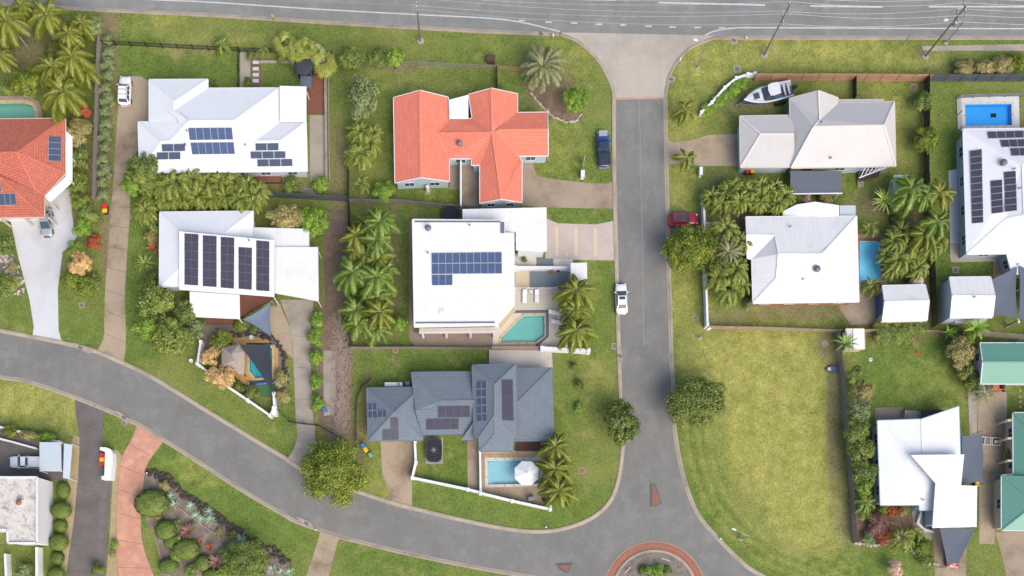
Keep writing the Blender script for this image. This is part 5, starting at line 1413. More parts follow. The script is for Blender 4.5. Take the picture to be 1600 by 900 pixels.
cnt = [0]
def tree(px, py, hc, r_px, label, kind='mid', group=None, sq=(1, 1), name="tree", cat=None):
    """broadleaf tree or shrub: crown centre seen at px,py at height hc, crown radius in photo pixels"""
    cnt[0] += 1
    r_ = r_px / 10 * (CAM_H - hc) / CAM_H
    cls = 'L' if r_ > 3.4 else ('M' if r_ > 1.75 else 'S')
    me, r0 = crown(kind, cls, cnt[0] % (2 if cls == 'L' else 3))
    p = P(px, py, hc)
    t = thing(name, label, cat or ("tree" if name.endswith("tree") else "shrub"), (p.x, p.y, 0), 0, group)
    s = r_ / r0 / .93
    zs = min(s, hc / (r0 * .8)) if hc < r_ else s
    link("crown" if name.endswith("tree") else "foliage", me, t, (0, 0, hc), (0, 0, cnt[0] * (2.1 if sq == (1, 1) else math.pi)), (s * sq[0], s * sq[1], max(zs, .25 * s)))
    tr, lm = trunk(max(.6, hc), min(r_, 5))
    link("trunk" if name.endswith("tree") else "stem", tr, t, (0, 0, 0))
    if cls != 'S': link("limbs", lm, t)
    return t

def ball_data():
    n = 2600
    v = rng.normal(0, 1, (n, 3)); v /= np.linalg.norm(v, axis=1, keepdims=True); v[:, 2] = np.abs(v[:, 2]) * 1.0 - .15
    lump = 1 + .04 * np.sin(v[:, :1] * 7) * np.sin(v[:, 1:2] * 6)
    pos = v * lump * rng.uniform(.95, 1.02, (n, 1)) * np.array([1, 1, .85])
    return quads_mesh("foliage", leaf_quads(pos, v, .06, .45), "leaf_topiary")
BALL = ball_data()
CORE = MB().lathe([(.3, -.1), (.9, -.05), (.9, .3), (.6, .62), (.05, .76)], (0, 0, 0), 12).data("inner_growth", "leaf_dark")
def topiary(px, py, hc, rx, ry, label, group=None):
    p = P(px, py, hc)
    t = thing("topiary_shrub", label, "shrub", (p.x, p.y, 0), 0, group)
    k = (CAM_H - hc) / CAM_H / 10
    link("foliage", BALL, t, (0, 0, hc - .4), (0, 0, 0), (rx * k, ry * k, min(rx, ry) * k))
    link("inner_growth", CORE, t, (0, 0, hc - .45), (0, 0, 0), (rx * k, ry * k, min(rx, ry) * k))
    link("stem", trunk(max(.6, hc), .8)[0], t)
    return t

def frond_data(name, mat, length, width, pairs, droop, rise, vdrop=.35, lw=.05, seed=0):
    """one feather frond growing along +X: arching midrib and two rows of leaflets"""
    g = random.Random(seed)
    def mid(t): return Vector((length * (t - .12 * t * t), 0, length * (rise * t - droop * t * t)))
    V, F = [], []
    pts = [mid(i / 6) for i in range(7)]
    for i, p in enumerate(pts):
        w_ = .035 * (1 - i / 7.5) * length / 2.5
        V += [(p.x, -w_, p.z), (p.x, w_, p.z)]
    F += [(2 * i, 2 * i + 2, 2 * i + 3, 2 * i + 1) for i in range(6)]
    nr = len(F)
    for i in range(pairs):
        t = .12 + .88 * (i + .5) / pairs
        p = mid(t); q = (mid(min(1, t + .02)) - p).normalized()
        L = width * (math.sin(math.pi * min(1, t * .85 + .1)) ** .6) * g.uniform(.85, 1.15)
        for s in (-1, 1):
            dirv = Vector((q.x * .75, s * 1.0, q.z * .75 - vdrop * g.uniform(.6, 1.4))).normalized()
            side = q * lw
            a = p; b = p + dirv * L
            mdl = p + dirv * L * .5 + Vector((0, 0, .06 * L))
            b.z -= L * .25
            k = len(V)
            V += [tuple(a - side * .6), tuple(a + side * .6), tuple(mdl + side), tuple(b), tuple(mdl - side)]
            F += [(k, k + 1, k + 2, k + 3, k + 4) if s > 0 else (k + 4, k + 3, k + 2, k + 1, k)]
    return mesh_data(name, V, F, ["rachis", mat], None, [0] * nr + [1] * (len(F) - nr))
def blade_data(name, mat, length, wd, droop, rise, seg=4):
    V, F = [], []
    for i in range(seg + 1):
        t = i / seg
        w_ = wd * (1 - t) ** .7 * (.55 + 1.4 * t * (1 - t)) + .004
        z = length * (rise * t - droop * t * t)
        V += [(length * t * (1 - .1 * t), -w_, z + w_ * .3), (length * t * (1 - .1 * t), 0, z), (length * t * (1 - .1 * t), w_, z + w_ * .3)]
    for i in range(seg):
        F += [(3 * i, 3 * i + 3, 3 * i + 4, 3 * i + 1), (3 * i + 1, 3 * i + 4, 3 * i + 5, 3 * i + 2)]
    return mesh_data(name, V, F, mat)
def fan_data(name, mat, seed):
    g = random.Random(seed)
    V, F = [(0, -.02, 0), (.55, -.015, .28), (.55, .015, .28), (0, .02, 0)], [(0, 1, 2, 3)]
    for k in range(15):
        a = -1.5 + 3.0 * k / 14
        L = .62 * g.uniform(.85, 1.1)
        b = Vector((.55, 0, .28)); d_ = Vector((math.cos(a), math.sin(a), -.12))
        sd = Vector((-math.sin(a), math.cos(a), 0)) * .055
        e = b + d_ * L; e.z -= .1
        mdl = b + d_ * L * .6
        i = len(V)
        V += [tuple(b), tuple(mdl - sd), tuple(e), tuple(mdl + sd)]; F.append((i, i + 1, i + 2, i + 3))
    return mesh_data(name, V, F, mat)
KP = 1.12
FR = {
    'queen': [frond_data("frond", "frond_queen", 1.0, .27, 36, .7, .5, .55, .017, s) for s in (1, 2)] + [frond_data("frond", "frond_queen", 1.0, .25, 36, 1.0, .55, .6, .017, 3)],
    'green': [frond_data("frond", "frond_green", 1.0, .28, 36, .7, .5, .5, .017, s) for s in (4, 5)] + [frond_data("frond", "frond_green", 1.0, .26, 36, .95, .55, .55, .017, 6)],
    'cane': [frond_data("frond", "frond_cane", 1.0, .21, 30, 1.0, .85, .45, .013, s) for s in (7, 8)],
    'date': [frond_data("frond", "frond_date", 1.0, .15, 30, .55, .5, .12, .011, s) for s in (9, 10)],
    'dead': [frond_data("dead_frond", "frond_dead", 1.0, .16, 22, 1.1, .2, .7, .014, 20)],
    'fan': [fan_data("fan_leaf", "frond_queen", s) for s in (1, 2)], 'fangrey': [fan_data("fan_leaf", "frond_date", s) for s in (3, 4)],
    'agave': [blade_data("leaf", "frond_agave", 1.0, .09, .25, .5)], 'star': [blade_data("leaf", "frond_lime", 1.0, .06, .45, .55)],
    'yucca': [blade_data("leaf", "frond_green", 1.0, .085, .5, .6)], 'cordy': [blade_data("leaf", "leaf_red", 1.0, .11, .4, .7)],
    'darkcordy': [blade_data("leaf", "leaf_purple", 1.0, .11, .4, .7)], 'grassy': [blade_data("leaf", "frond_cane", 1.0, .05, .6, .8)], 'banana': [blade_data("leaf", "leaf_bright", 1.0, .16, .55, .6)],
}
PTR = {}
def palm(px, py, hc, r_px, label, kind='queen', n=15, group=None, name="palm_tree", tilt=0.0):
    cnt[0] += 1
    g = random.Random(cnt[0] * 17)
    if kind in ('queen', 'green', 'cane') and group:
        n += g.randint(-3, 4); r_px *= g.uniform(.88, 1.15); hc *= g.uniform(.85, 1.2)
        tree(px + g.uniform(-5, 5), py + g.uniform(0, 9), .8, r_px * (.62 if kind == 'cane' else .5), "undergrowth below " + label, g.choice(('dark', 'mid', 'dark', 'bright')), group.replace("palm", "undergrowth of palm", 1), name="undergrowth_shrub")
    p = P(px, py, hc)
    r_ = r_px / 10 * (CAM_H - hc) / CAM_H
    t = thing(name, label, "palm" if "palm" in name else "plant", (p.x, p.y, 0), 0, group)
    fr = FR[kind]
    wind, deadn = g.uniform(-.5, .5), g.choice((0, 1, 1, 2, 3))
    low = kind in ('agave', 'star', 'yucca', 'cordy', 'darkcordy', 'grassy', 'banana')
    if kind == 'cane':
        mb = MB()
        for k in range(5):
            a = k * 1.3 + g.random(); q = Vector((math.cos(a), math.sin(a), 0)) * r_ * .28
            mb.tube([tuple(q * .4), tuple(q) [:2] + (hc,)], [.06, .04], 5)
        mb.build("cane_stems", "rachis", t)
    elif hc > .7:
        key = (round(hc * 2), kind == 'date')
        if key not in PTR:
            rr = .34 if kind == 'date' else .15
            PTR[key] = MB().tube([(0, 0, 0), (.03, 0, key[0] / 2 * .5), (0, 0, key[0] / 2)], [rr * 1.25, rr, rr * .8], 8).data("trunk", "bark_grey")
        link("trunk", PTR[key], t)
    for k in range(n):
        a = k * 2.39996 + g.uniform(-.25, .25)
        f = (k + .5) / n                                   # 0 = young upright frond, 1 = old hanging one
        pitch = -.55 * (1 - f) ** 1.3 + (.42 if not low else .05) * f + g.uniform(-.18, .18)
        L = r_ * g.uniform(1.0, 1.25) * (1 if f > .25 else .8)
        if kind == 'fangrey': L *= .8
        base = Vector((0, 0, hc))
        if not low and kind != 'date': L *= 1 + .2 * math.cos(a + 2.0 + wind)
        if kind in ('queen', 'green') and k >= n - deadn:
            link("dead_frond", FR['dead'][0], t, base - Vector((0, 0, .15)), (0, .55 + g.random() * .3, a), (L * .8, L * .8, L * .8)); continue
        if kind == 'cane':
            base = Vector((math.cos(a + 1) * r_ * .3 * g.random(), math.sin(a + 1) * r_ * .3 * g.random(), hc * g.uniform(.75, 1.1)))
            L *= .9
        link("frond" if not low else "leaf", fr[k % len(fr)], t, base, (g.uniform(-.25, .25), pitch, a), (L, L * g.uniform(.95, 1.2), L))
    return t

# mixed planting of the terraced bed
for x, y, hc, r_, k, lb in ((276, 820, .6, 9, 'mid', "loose green shrub above the timber sleeper in the terraced bed"), (300, 822, .5, 8, 'grey', "low grey plant behind the dark cordyline"), (352, 858, .6, 10, 'grey', "low grey shrub beside the red cordyline bed"), (362, 838, .5, 9, 'mid', "low green plant near the agaves by black rocks"),
                            (246, 806, .6, 9, 'olive', "olive plant below the large clipped dome"), (404, 892, .9, 14, 'mid', "green shrub at the end of the black rock edging"), (352, 892, .9, 13, 'bright', "bright green shrub beside the dark cordyline clump"), (300, 892, .7, 12, 'mid', "green shrub below the wide clipped shrub"), (276, 868, .8, 12, 'bright', "bright green shrub beside the small lawn wedge"), (342, 832, .4, 7, 'olive', "small dry plant at the end of timber sleeper"), (416, 872, .5, 8, 'yellow', "yellow green plant beside the black rocks")):
    tree(x, y, hc, r_, lb, k)
for x, y, hc, r_, k, lb in ((238, 352, 1.4, 15, 'mid', "leafy shrub at the upper corner of the solar slab house wall"), (236, 372, 1.0, 12, 'olive', "olive shrub between cane palm and spiky plants"), (238, 436, 1.2, 14, 'dark', "dark shrub between spiky plants and the tall bushy tree"), (250, 452, 1.4, 13, 'mid', "green shrub tucked at the solar slab house corner"), (296, 470, 1.6, 13, 'dark', "dark shrub against the white front roof wall")):
    tree(x, y, hc, r_, lb, k)
# street trees and big garden trees
tree(1075, 391, 3.5, 43, "large yellow green street tree overhanging the bonnet of the red car", 'yellow', name="street_tree")
tree(523, 738, 3.5, 55, "largest round street tree overhanging the curved road kerb", 'yellow', sq=(.95, 1.05), name="street_tree")
tree(970, 660, 3.2, 34, "round dark street tree on the kerb opposite the vacant lot", 'dark', sq=(.95, 1.1), name="street_tree")
tree(1088, 628, 3.2, 47, "wide dark street tree at the corner of the vacant lot", 'dark', sq=(1.1, .88), name="street_tree")
tree(240, 470, 3.6, 32, "tall bushy tree at the corner of the solar slab roof", 'mid', "trees beside the curved road", name="garden_tree")
tree(268, 525, 3.4, 34, "broad green tree nearest the curved road kerb", 'mid', "trees beside the curved road", name="garden_tree")
tree(232, 510, 2.6, 26, "pale green tree edging the lawn beside the long driveway", 'bright', "trees beside the curved road", name="garden_tree")
tree(288, 488, 2.8, 22, "dark tree beside the white front roof edge", 'dark', "trees beside the curved road", name="garden_tree")
tree(304, 512, 1.8, 16, "small grey shrub beside the dark paved court", 'grey', name="shrub")
tree(206, 290, 2.4, 20, "smaller leafy tree at the kink of the long driveway", 'bright', name="garden_tree")
tree(224, 268, 3.2, 32, "leafy tree leaning over the long tan driveway", 'mid', sq=(.9, 1), name="garden_tree")
tree(492, 344, 3.0, 25, "glossy green tree by the side roof of the solar slab house", 'bright', name="garden_tree")
tree(448, 338, 2.8, 27, "olive brown tree below the dark panel fence", 'olive', sq=(1.15, .8), name="garden_tree")
tree(566, 152, 3.6, 32, "grey green tree between the path and the orange roof", 'grey', sq=(.85, 1.1), name="garden_tree")
tree(549, 90, 2.6, 21, "first of three trees by the road fence, the one farthest from the power pole", 'mid', "trees by the rail fence", name="garden_tree")
tree(588, 92, 2.2, 17, "middle one of three small trees by the rail fence", 'dark', "trees by the rail fence", name="garden_tree")
tree(616, 92, 2.4, 16, "bright tree at the start of the grey rail fence", 'bright', "trees by the rail fence", name="garden_tree")
tree(900, 153, 2.6, 22, "round green tree in the mulch bed by the concrete apron", 'bright', name="garden_tree")
tree(599, 300, 1.4, 19, "low spreading green shrub below the orange gable", 'bright', name="shrub")
tree(623, 507, 1.6, 14, "leafy shrub at the foot of the palm grove", 'bright', name="shrub")
tree(346, 532, 1.6, 17, "yellow green bush beside the thatched hut", 'yellow', name="shrub")
tree(330, 558, 2.0, 15, "smaller tan dry tree outside the thatched hut", 'tan', name="garden_tree")
tree(346, 588, 2.2, 24, "larger tan dry tree over the white street wall", 'tan', sq=(1.1, .8), name="garden_tree")
for i, (x, y, r_) in enumerate(((496, 501, 13), (494, 526, 14), (493, 559, 13), (493, 596, 12), (494.5, 630, 13))):
    tree(x, y, 1.0, r_, ordn(i) + " clipped shrub from the carport along the grey concrete driveway", 'bright', "clipped shrubs along the driveway", sq=(1, 1.05))
tree(383, 873, 2.6, 36, "broad green tree in the rock edged garden bed", 'mid', name="garden_tree")
topiary(236, 786, 1.5, 28, 22, "large clipped dome shrub overhanging the red driveway")
topiary(258, 828, 1.2, 17, 16, "clipped round shrub beside the dark red cordyline"); topiary(290, 858, 1.2, 22, 17, "wide clipped shrub in the middle of the terraced bed"); topiary(316, 880, 1.1, 12, 13, "small clipped shrub below the timber sleeper")
topiary(266, 846, 1.0, 12, 11, "little clipped shrub wedged between two larger ones"); topiary(330, 898, 1.0, 15, 10, "clipped shrub cut by the lower picture edge"); topiary(262, 884, 1.0, 16, 12, "clipped shrub at the end of the small lawn wedge")
for i, (x, y, rx, ry) in enumerate(((94, 797, 17, 13.5), (90, 847, 16, 13.5), (86, 897, 15, 11))):
    topiary(x, y, 1.5, rx, ry, ordn(i) + " topiary ball from the carport beside the white building wall", "topiary balls beside the white wall")
for i, (x, y, ry) in enumerate(((97, 766, 14), (93, 822, 12), (88, 872, 11))):
    topiary(x, y, .7, 11, ry, ordn(i) + " low clipped block hedge between the topiary balls by white wall", "low hedges between topiary balls")
for i, (x, y) in enumerate(((17, 674), (46, 681), (72, 684))):
    tree(x, y, 1.0, 13, ordn(i) + " hedge shrub of the row behind the low white street wall", ('yellow', 'olive', 'bright')[i], "hedge by the black yard", sq=(1.1, .75))
tree(37, 893, 1.2, 15, "grey green shrub in the small yard of the white building", 'grey')
# grey tussock row beside the paling fence
for i in range(14):
    y = 62 + i * 18.6
    tree(168 - i * .75 + (i % 2) * 3, y, .7, 9.5 + (i % 3) * 1.6, ordn(i) + " grey green tussock from the main road along the grey paling fence", 'grey', "tussocks along the paling fence", name="shrub")
# bed between the red tiled house and the fence
for x, y, hc, r_, k, lb in ((122, 205, 1.8, 24, 'olive', "olive shrub below the fence palms beside the red tiled roof"), (125, 248, 1.4, 16, 'mid', "green shrub by the white verandah awning"), (128, 172, 1.6, 15, 'red', "red leaved shrub under the corner palms"),
                            (121, 286, 1.3, 17, 'yellow', "yellow green shrub at the verandah corner"), (124, 312, 1.2, 16, 'yellow', "bright yellow shrub above the white driveway"), (136, 334, 1.2, 17, 'mid', "dark green shrub beside the wheelie bins"), (128, 356, 1.2, 15, 'bright', "leafy shrub at the widest part of white driveway"),
                            (148, 378, .8, 12, 'red', "red bromeliad patch beside the white driveway"), (118, 395, 1.5, 19, 'bright', "rounded green shrub edging the white driveway"), (146, 440, 1.0, 12, 'mid', "small green shrub near the long driveway"),
                            (126, 412, 2.4, 20, 'tan', "tan flowering tree beside the white driveway"), (110, 440, 1.8, 16, 'yellow', "spiky yellow green shrub leaning over the white driveway"), (132, 448, 1.6, 16, 'yellow', "yellow shrub beside the tan flowering tree"),
                            (8, 385, 1.6, 16, 'mid', "green shrub below the red roof at the picture edge"), (12, 445, 1.4, 20, 'mid', "mixed green shrub in the rock bed"), (20, 418, .9, 9, 'olive', "small round shrub in the rock bed"),
                            (42, 130, 2.6, 27, 'yellow', "dense yellow green bush above the green pool"), (10, 60, 1.6, 20, 'dark', "dark shrub under the edge palms by the main road"), (88, 85, 1.6, 24, 'dark', "dark undergrowth shrub between the corner palms"), (148, 40, 2.2, 18, 'grey', "grey shrub beside the bare earth strip"), (8, 140, 1.6, 14, 'mid', "shrub at the picture edge above the green pool")):
    tree(x, y, hc, r_, lb, k)
# shrubs at the top fence and the lawn near the cream roof
for i, (x, y, r_, k) in enumerate(((1507, 106, 18, 'olive'), (1537, 105, 16, 'olive'), (1566, 101, 20, 'olive'), (1592, 98, 18, 'yellow'))):
    tree(x, y, 1.3, r_, ordn(i) + " olive shrub of the row behind the grey fence by the footpath", k, "shrubs by the footpath", sq=(1, .85))
tree(1444, 160, 1.6, 15, "small dark tree growing through the black fence", 'mid', name="garden_tree")
tree(1445, 220, 2.0, 22, "yellow flowering tree growing over the black fence", 'yellow', name="garden_tree")
for i, (x, y) in enumerate(((1104, 172), (1120, 160), (1134, 148), (1148, 139), (1160, 131))):
    tree(x, y, .6, 11, ordn(i) + " creeper clump inside the curved white wall by the boat", 'bright', "creeper behind the curved wall", sq=(1.15, .9))
for i, (x, y, k, r_) in enumerate(((1348, 612, 'olive', 20), (1342, 640, 'grey', 22), (1340, 672, 'mid', 23), (1344, 706, 'mid', 23), (1350, 738, 'mid', 23), (1338, 586, 'mid', 14), (1350, 764, 'bright', 15))):
    tree(x, y, 2.8, r_, ordn(i) + " tree counted in the screen between vacant lot fence and white house", k, "screen trees by the lot fence", name="garden_tree")
for x, y, hc, r_, k, lb in ((1384, 520, 1.0, 22, 'mid', "dense green hedge shrub beside the small white shed"), (1412, 517, 1.0, 24, 'mid', "hedge shrub behind the white garage"), (1434, 512, .9, 14, 'mid', "end of the hedge behind the white garage"), (1426, 530, .8, 13, 'olive', "reddish twiggy shrub on the lawn edge"),
                            (1497, 552, 2.6, 25, 'olive', "yellowish tree at the corner of the green roof"), (1512, 530, 1.8, 15, 'yellow', "yellow shrub under the banana leaves"), (1508, 578, 1.6, 17, 'dark', "dark shrub along the green roof wall"), (1516, 600, 1.4, 15, 'dark', "dark broad leaved shrub by the concrete drive"),
                            (1490, 520, .8, 9, 'bright', "bright green small shrub by the red cordyline"), (1576, 712, 1.0, 10, 'olive', "small potted shrub beside the green roof post"),
                            (1352, 800, 1.2, 13, 'mid', "green shrub under the small palm by the lot fence"), (1372, 822, 1.0, 20, 'purple', "purple leaved shrub mass in the corner bed"), (1385, 838, .9, 14, 'red', "reddish shrub beside the stone edging"), (1356, 842, .8, 12, 'grey', "grey shrub in the corner of the stone edging"),
                            (1380, 797, .8, 10, 'yellow', "yellow flowering shrub by the white wall"), (1395, 798, .8, 10, 'red', "pink red shrub below the white eave"), (1412, 798, .7, 9, 'olive', "small shrub beside the pink path"), (1440, 858, 1.0, 15, 'yellow', "yellow green shrub beside the stepping rocks"), (1446, 872, .9, 11, 'mid', "green shrub at the edge of the tan drive"), (1398, 889, 1.6, 14, 'pink', "pale pink blossom tree on the lower lawn"),
                            (1393, 330, .8, 10, 'mid', "low shrub beside the star shaped plant"), (1404, 342, .8, 11, 'mid', "low shrub by the leaning palm trunk"), (1260, 312, .7, 9, 'pink', "pink flowering shrub under the curved patio roof"), (1290, 311, .8, 12, 'olive', "olive shrub beside the dark patio roof"), (1248, 310, .7, 8, 'bright', "bright green small shrub by the dark patio roof"),
                            (905, 602, .7, 9, 'dark', "small dark sapling cluster on the corner lawn"), (897, 571, .6, 6, 'dark', "tiny dark sapling above the corner lawn shrub"), (905, 636, .6, 8, 'bright', "lowest light green sapling on the corner lawn"), (1232, 470, .6, 8, 'red', "small red shrub along the brick wall"), (1172, 474, .9, 11, 'grey', "grey spiky shrub at the corner of white hip roof"),
                            (403, 308, 1.5, 12, 'mid', "green shrub by the end of the cane palm row"), (457, 290, 1.0, 14, 'mid', "low green shrub above the dark panel fence"), (500, 290, .9, 14, 'bright', "low green shrub beside the concrete path end"), (391, 87, .8, 8, 'dark', "small dark shrub at the head of stepping stones"), (388, 130, .6, 9, 'dark', "low dark ferny shrub by the white roof edge"), (445, 84, 1.0, 15, 'dark', "dark spreading shrub under the fan palms"), (330, 133, .5, 8, 'dark', "small dark plant against the white roof"),
                            (440, 590, .8, 14, 'olive', "olive ground shrub beside the turf mat"), (442, 620, .8, 12, 'olive', "olive shrub beside the white wall end"), (392, 612, .9, 12, 'dark', "dark shrub inside the white street wall"), (372, 605, .9, 11, 'dark', "dark shrub between the tan tree and turf"), (376, 510, .7, 12, 'yellow', "low yellow green plant under the blue grey sail"), (398, 512, .6, 10, 'dark', "dark low plant below the blue grey sail"),
                            (1022, 893, .8, 15, 'bright', "low green shrub in the middle of the roundabout"), (1004, 890, .5, 8, 'dark', "small dark shrub in the roundabout bed"), (1042, 892, .5, 8, 'dark', "small dark clump beside the roundabout white bar"), (819, 406, .5, 5, 'dark', "tiny round plant in the white gravel strip"),
                            (152, 890, 1.0, 12, 'mid', "fern shrub at the foot of the black driveway"), (178, 850, .5, 7, 'bright', "small bright plant beside the red driveway"), (176, 864, .5, 7, 'olive', "brown small plant beside the red driveway"), (256, 760, .6, 9, 'olive', "reddish plant above the clipped dome")):
    tree(x, y, hc, r_, lb, k)

# palms
G1 = "palms at the corner by the main road"
for x, y, hc, r_, n, lb in ((10, 32, 5.4, 32, 15, "edge palm with a leaning shadowed trunk near the main road"), (74, 22, 5.2, 31, 15, "tall palm overhanging the main road corner"), (128, 36, 3.4, 22, 14, "palm beside the grey shrub and bare earth strip"), (106, 52, 4.6, 26, 15, "palm in the middle of the corner grove"),
                            (112, 88, 4.4, 29, 15, "palm at the fence with a pale growing tip"), (82, 104, 4.8, 30, 15, "palm beside the yellow green bush"), (98, 142, 5.0, 33, 16, "lowest palm of the corner grove above the red tiled roof"), (136, 112, 3.4, 24, 14, "palm leaning over the grey paling fence"), (0, 88, 5.0, 24, 14, "palm cut by the picture edge above the green pool"), (34, 10, 4.0, 22, 12, "palm at the very top corner of the picture")):
    palm(x, y, hc, r_, lb, 'queen', n, G1)
palm(347, 68, 1.6, 16, "small windswept palm at the black wire fence", 'green', 12)
palm(412, 78, 1.1, 9, "tiny yellow palm beside the stepping stones", 'cane', 10, name="palm_shrub")
for i, (x, y, k) in enumerate(((449, 68, 'fan'), (468, 80, 'fan'), (481, 76, 'fan'), (497, 82, 'fangrey'), (507, 96, 'fan'))):
    palm(x, y, 2.4, 15, ordn(i) + " fan palm counted along the row behind the black covered trampoline", k, 16, "fan palms by the trampoline")
palm(848, 104, 3.2, 36, "large grey green date palm with drooping skirt at the rail fence end", 'date', 44)
for i, (x, y, r_) in enumerate(((563, 205, 22), (578, 222, 22), (562, 240, 22), (585, 205, 16))):
    palm(x, y, 2.6, r_, ordn(i) + " golden cane palm beside the orange roof lawn", 'cane', 34, "cane palms beside the orange roof")
palm(565, 285, 2.0, 17, "thin cane palm at the fence corner below the orange roof", 'cane', 12)
for i, (x, y, r_, hc) in enumerate(((556, 367, 25, 5), (594, 346, 28, 5), (590, 374, 29, 5.2), (592, 402, 28, 5), (551, 424, 27, 5), (590, 432, 28, 5.2), (552, 392, 20, 4), (590, 463, 29, 5.2), (557, 484, 28, 5), (594, 487, 27, 5), (590, 512, 27, 5), (560, 505, 22, 4.4), (572, 352, 22, 4.2), (570, 396, 24, 4.4), (572, 446, 24, 4.4), (574, 494, 24, 4.2), (604, 420, 20, 4))):
    palm(x, y, hc, r_, ordn(i) + " palm from the top in the grove along the big white roof", 'green' if i % 3 else 'queen', 15, "palm grove between the two white houses")
for i, (x, y) in enumerate(((901, 452), (900, 483), (900, 515))):
    palm(x, y, 4.4, 31, ordn(i) + " palm from the pavilion along the terrace wall", 'queen', 16, "palms along the terrace wall")
for i, (x, y) in enumerate(((868, 697), (867, 732), (874, 765))):
    palm(x, y, 4.2, 28, ordn(i) + " palm from the grey roof beside the umbrella pool", 'queen', 16, "palms beside the umbrella pool")
palm(1071, 172, 2.6, 20, "lone verge palm near the concrete apron", 'queen', 12); palm(1073, 246, 2.6, 20, "lone verge palm by the cream roof driveway", 'queen', 11)
for i, (x, y, r_) in enumerate(((1112, 306, 19), (1128, 318, 19), (1140, 296, 19), (1157, 312, 21), (1172, 298, 21), (1186, 316, 20), (1200, 299, 20), (1214, 318, 19), (1226, 306, 19), (1150, 288, 18), (1190, 288, 18), (1212, 292, 18))):
    palm(x, y, 2.8, r_, ordn(i) + " cane palm counting from the red car in the screen between two roofs", 'cane', 34, "cane palm screen below the cream roof")
palm(1136, 354, 3.8, 28, "yellow green palm behind the white fence near the red car", 'cane', 14, name="palm_tree")
palm(1138, 394, 3.6, 25, "grey green palm between the street tree and white hip roof", 'date', 22)
for i, (x, y, r_) in enumerate(((1150, 420, 24), (1122, 432, 24), (1158, 376, 20), (1118, 404, 20), (1138, 450, 22), (1160, 446, 16))):
    palm(x, y, 2.8, r_, ordn(i) + " cane palm of the clump behind the white street fence", 'cane', 34, "cane palms behind the street fence")
for i, (x, y, r_, k) in enumerate(((276, 284, 21, 'cane'), (300, 279, 20, 'cane'), (322, 284, 20, 'cane'), (344, 279, 21, 'queen'), (366, 283, 21, 'cane'), (388, 287, 20, 'cane'), (406, 298, 17, 'cane'), (258, 290, 22, 'cane'), (238, 306, 22, 'cane'), (262, 312, 20, 'cane'),
                                    (286, 309, 21, 'cane'), (310, 306, 20, 'cane'), (332, 310, 20, 'queen'), (354, 306, 21, 'cane'), (376, 310, 20, 'cane'), (396, 316, 16, 'cane'), (228, 328, 18, 'cane'))):
    palm(x, y, 2.8, r_, ordn(i) + " cane palm of the long screen between the two white solar roofs", k, 34, "cane palm screen between white roofs")
palm(227, 412, 1.0, 17, "spiky yellow green plant beside the white solar house wall", 'grassy', 22, name="spiky_plant"); palm(240, 388, .8, 12, "brownish spiky plant against the white solar house wall", 'cordy', 14, name="spiky_plant")
palm(1381, 314, 2.2, 23, "star shaped lime plant with strap leaves above the pool", 'star', 26, name="dragon_tree")
for i, (x, y, hc, r_, k) in enumerate(((1424, 294, 4.6, 30, 'green'), (1468, 300, 4.6, 27, 'queen'), (1444, 304, 4.2, 22, 'green'), (1464, 346, 4, 24, 'green'), (1444, 366, 3.6, 25, 'queen'), (1398, 376, 2.8, 22, 'cane'), (1420, 384, 3, 25, 'cane'), (1404, 404, 2.8, 22, 'cane'), (1434, 396, 3, 22, 'cane'), (1452, 388, 3, 20, 'cane'), (1384, 396, 2.4, 16, 'cane'), (1418, 412, 2.4, 18, 'cane'), (1410, 360, 2.8, 20, 'cane'), (1436, 416, 2.6, 18, 'cane'), (1392, 418, 2.4, 16, 'cane'), (1466, 376, 3, 18, 'cane'))):
    palm(x, y, hc, r_, ordn(i) + " palm from the top in the cluster beside the sky blue pool", k, 16 if k != 'cane' else 34, "palm cluster beside the sky blue pool")
palm(1360, 355, 2.0, 17, "small yellow palm above the sky blue pool", 'cane', 14); palm(1366, 444, 1.6, 17, "small cane palm at the foot of the sky blue pool", 'cane', 14); palm(1347, 448, 1.2, 12, "bushy cane palm at the pool corner eave", 'cane', 12)
palm(1320, 537, 2.4, 20, "single yucca palm at the vacant lot corner beside the white shed", 'yucca', 20)
palm(1524, 514, 2.6, 23, "banana plant with broad leaves at the end of the narrow path", 'banana', 12, name="banana_plant"); palm(1481, 520, 1.2, 12, "broad leaved green plant beside the garage bed", 'banana', 9, name="broadleaf_plant"); palm(1500, 517, .8, 9, "dark red cordyline near the garage wall", 'darkcordy', 14, name="cordyline")
palm(1538, 612, 1.8, 20, "grey green palm spreading over the concrete drive top", 'date', 14); palm(1412, 840, 2.6, 25, "feathery palm at the stone edged garden corner", 'cane', 16); palm(1353, 784, 2.6, 18, "bright palm beside the lot fence and white wall", 'green', 14); palm(1432, 832, 1.6, 16, "low yellow palm between bed and pink path", 'cane', 14)
for i, (x, y, r_) in enumerate(((268, 776, 9), (274, 788, 9), (299, 792, 9), (308, 806, 9), (328, 800, 9), (330, 812, 10), (316, 812, 8), (378, 842, 10), (388, 852, 9), (426, 889, 9), (440, 894, 9), (454, 894, 9))):
    palm(x, y, .3, r_, ordn(i) + " silver agave from the clipped dome along the black rock edging", 'agave', 18, "agaves along the rock edging", name="agave")
palm(328, 856, .5, 9, "bright red cordyline in the terraced bed", 'cordy', 18, name="cordyline"); palm(313, 846, .4, 6, "small rust red cordyline in the terraced bed", 'cordy', 14, name="cordyline"); palm(294, 831, .6, 14, "dark cordyline clump beside the clipped round shrub", 'darkcordy', 26, name="cordyline"); palm(340, 878, .6, 15, "dark cordyline clump beside the broad garden tree", 'darkcordy', 26, name="cordyline"); palm(285, 846, .7, 12, "lime green bromeliad between clipped shrubs", 'star', 16, name="bromeliad")

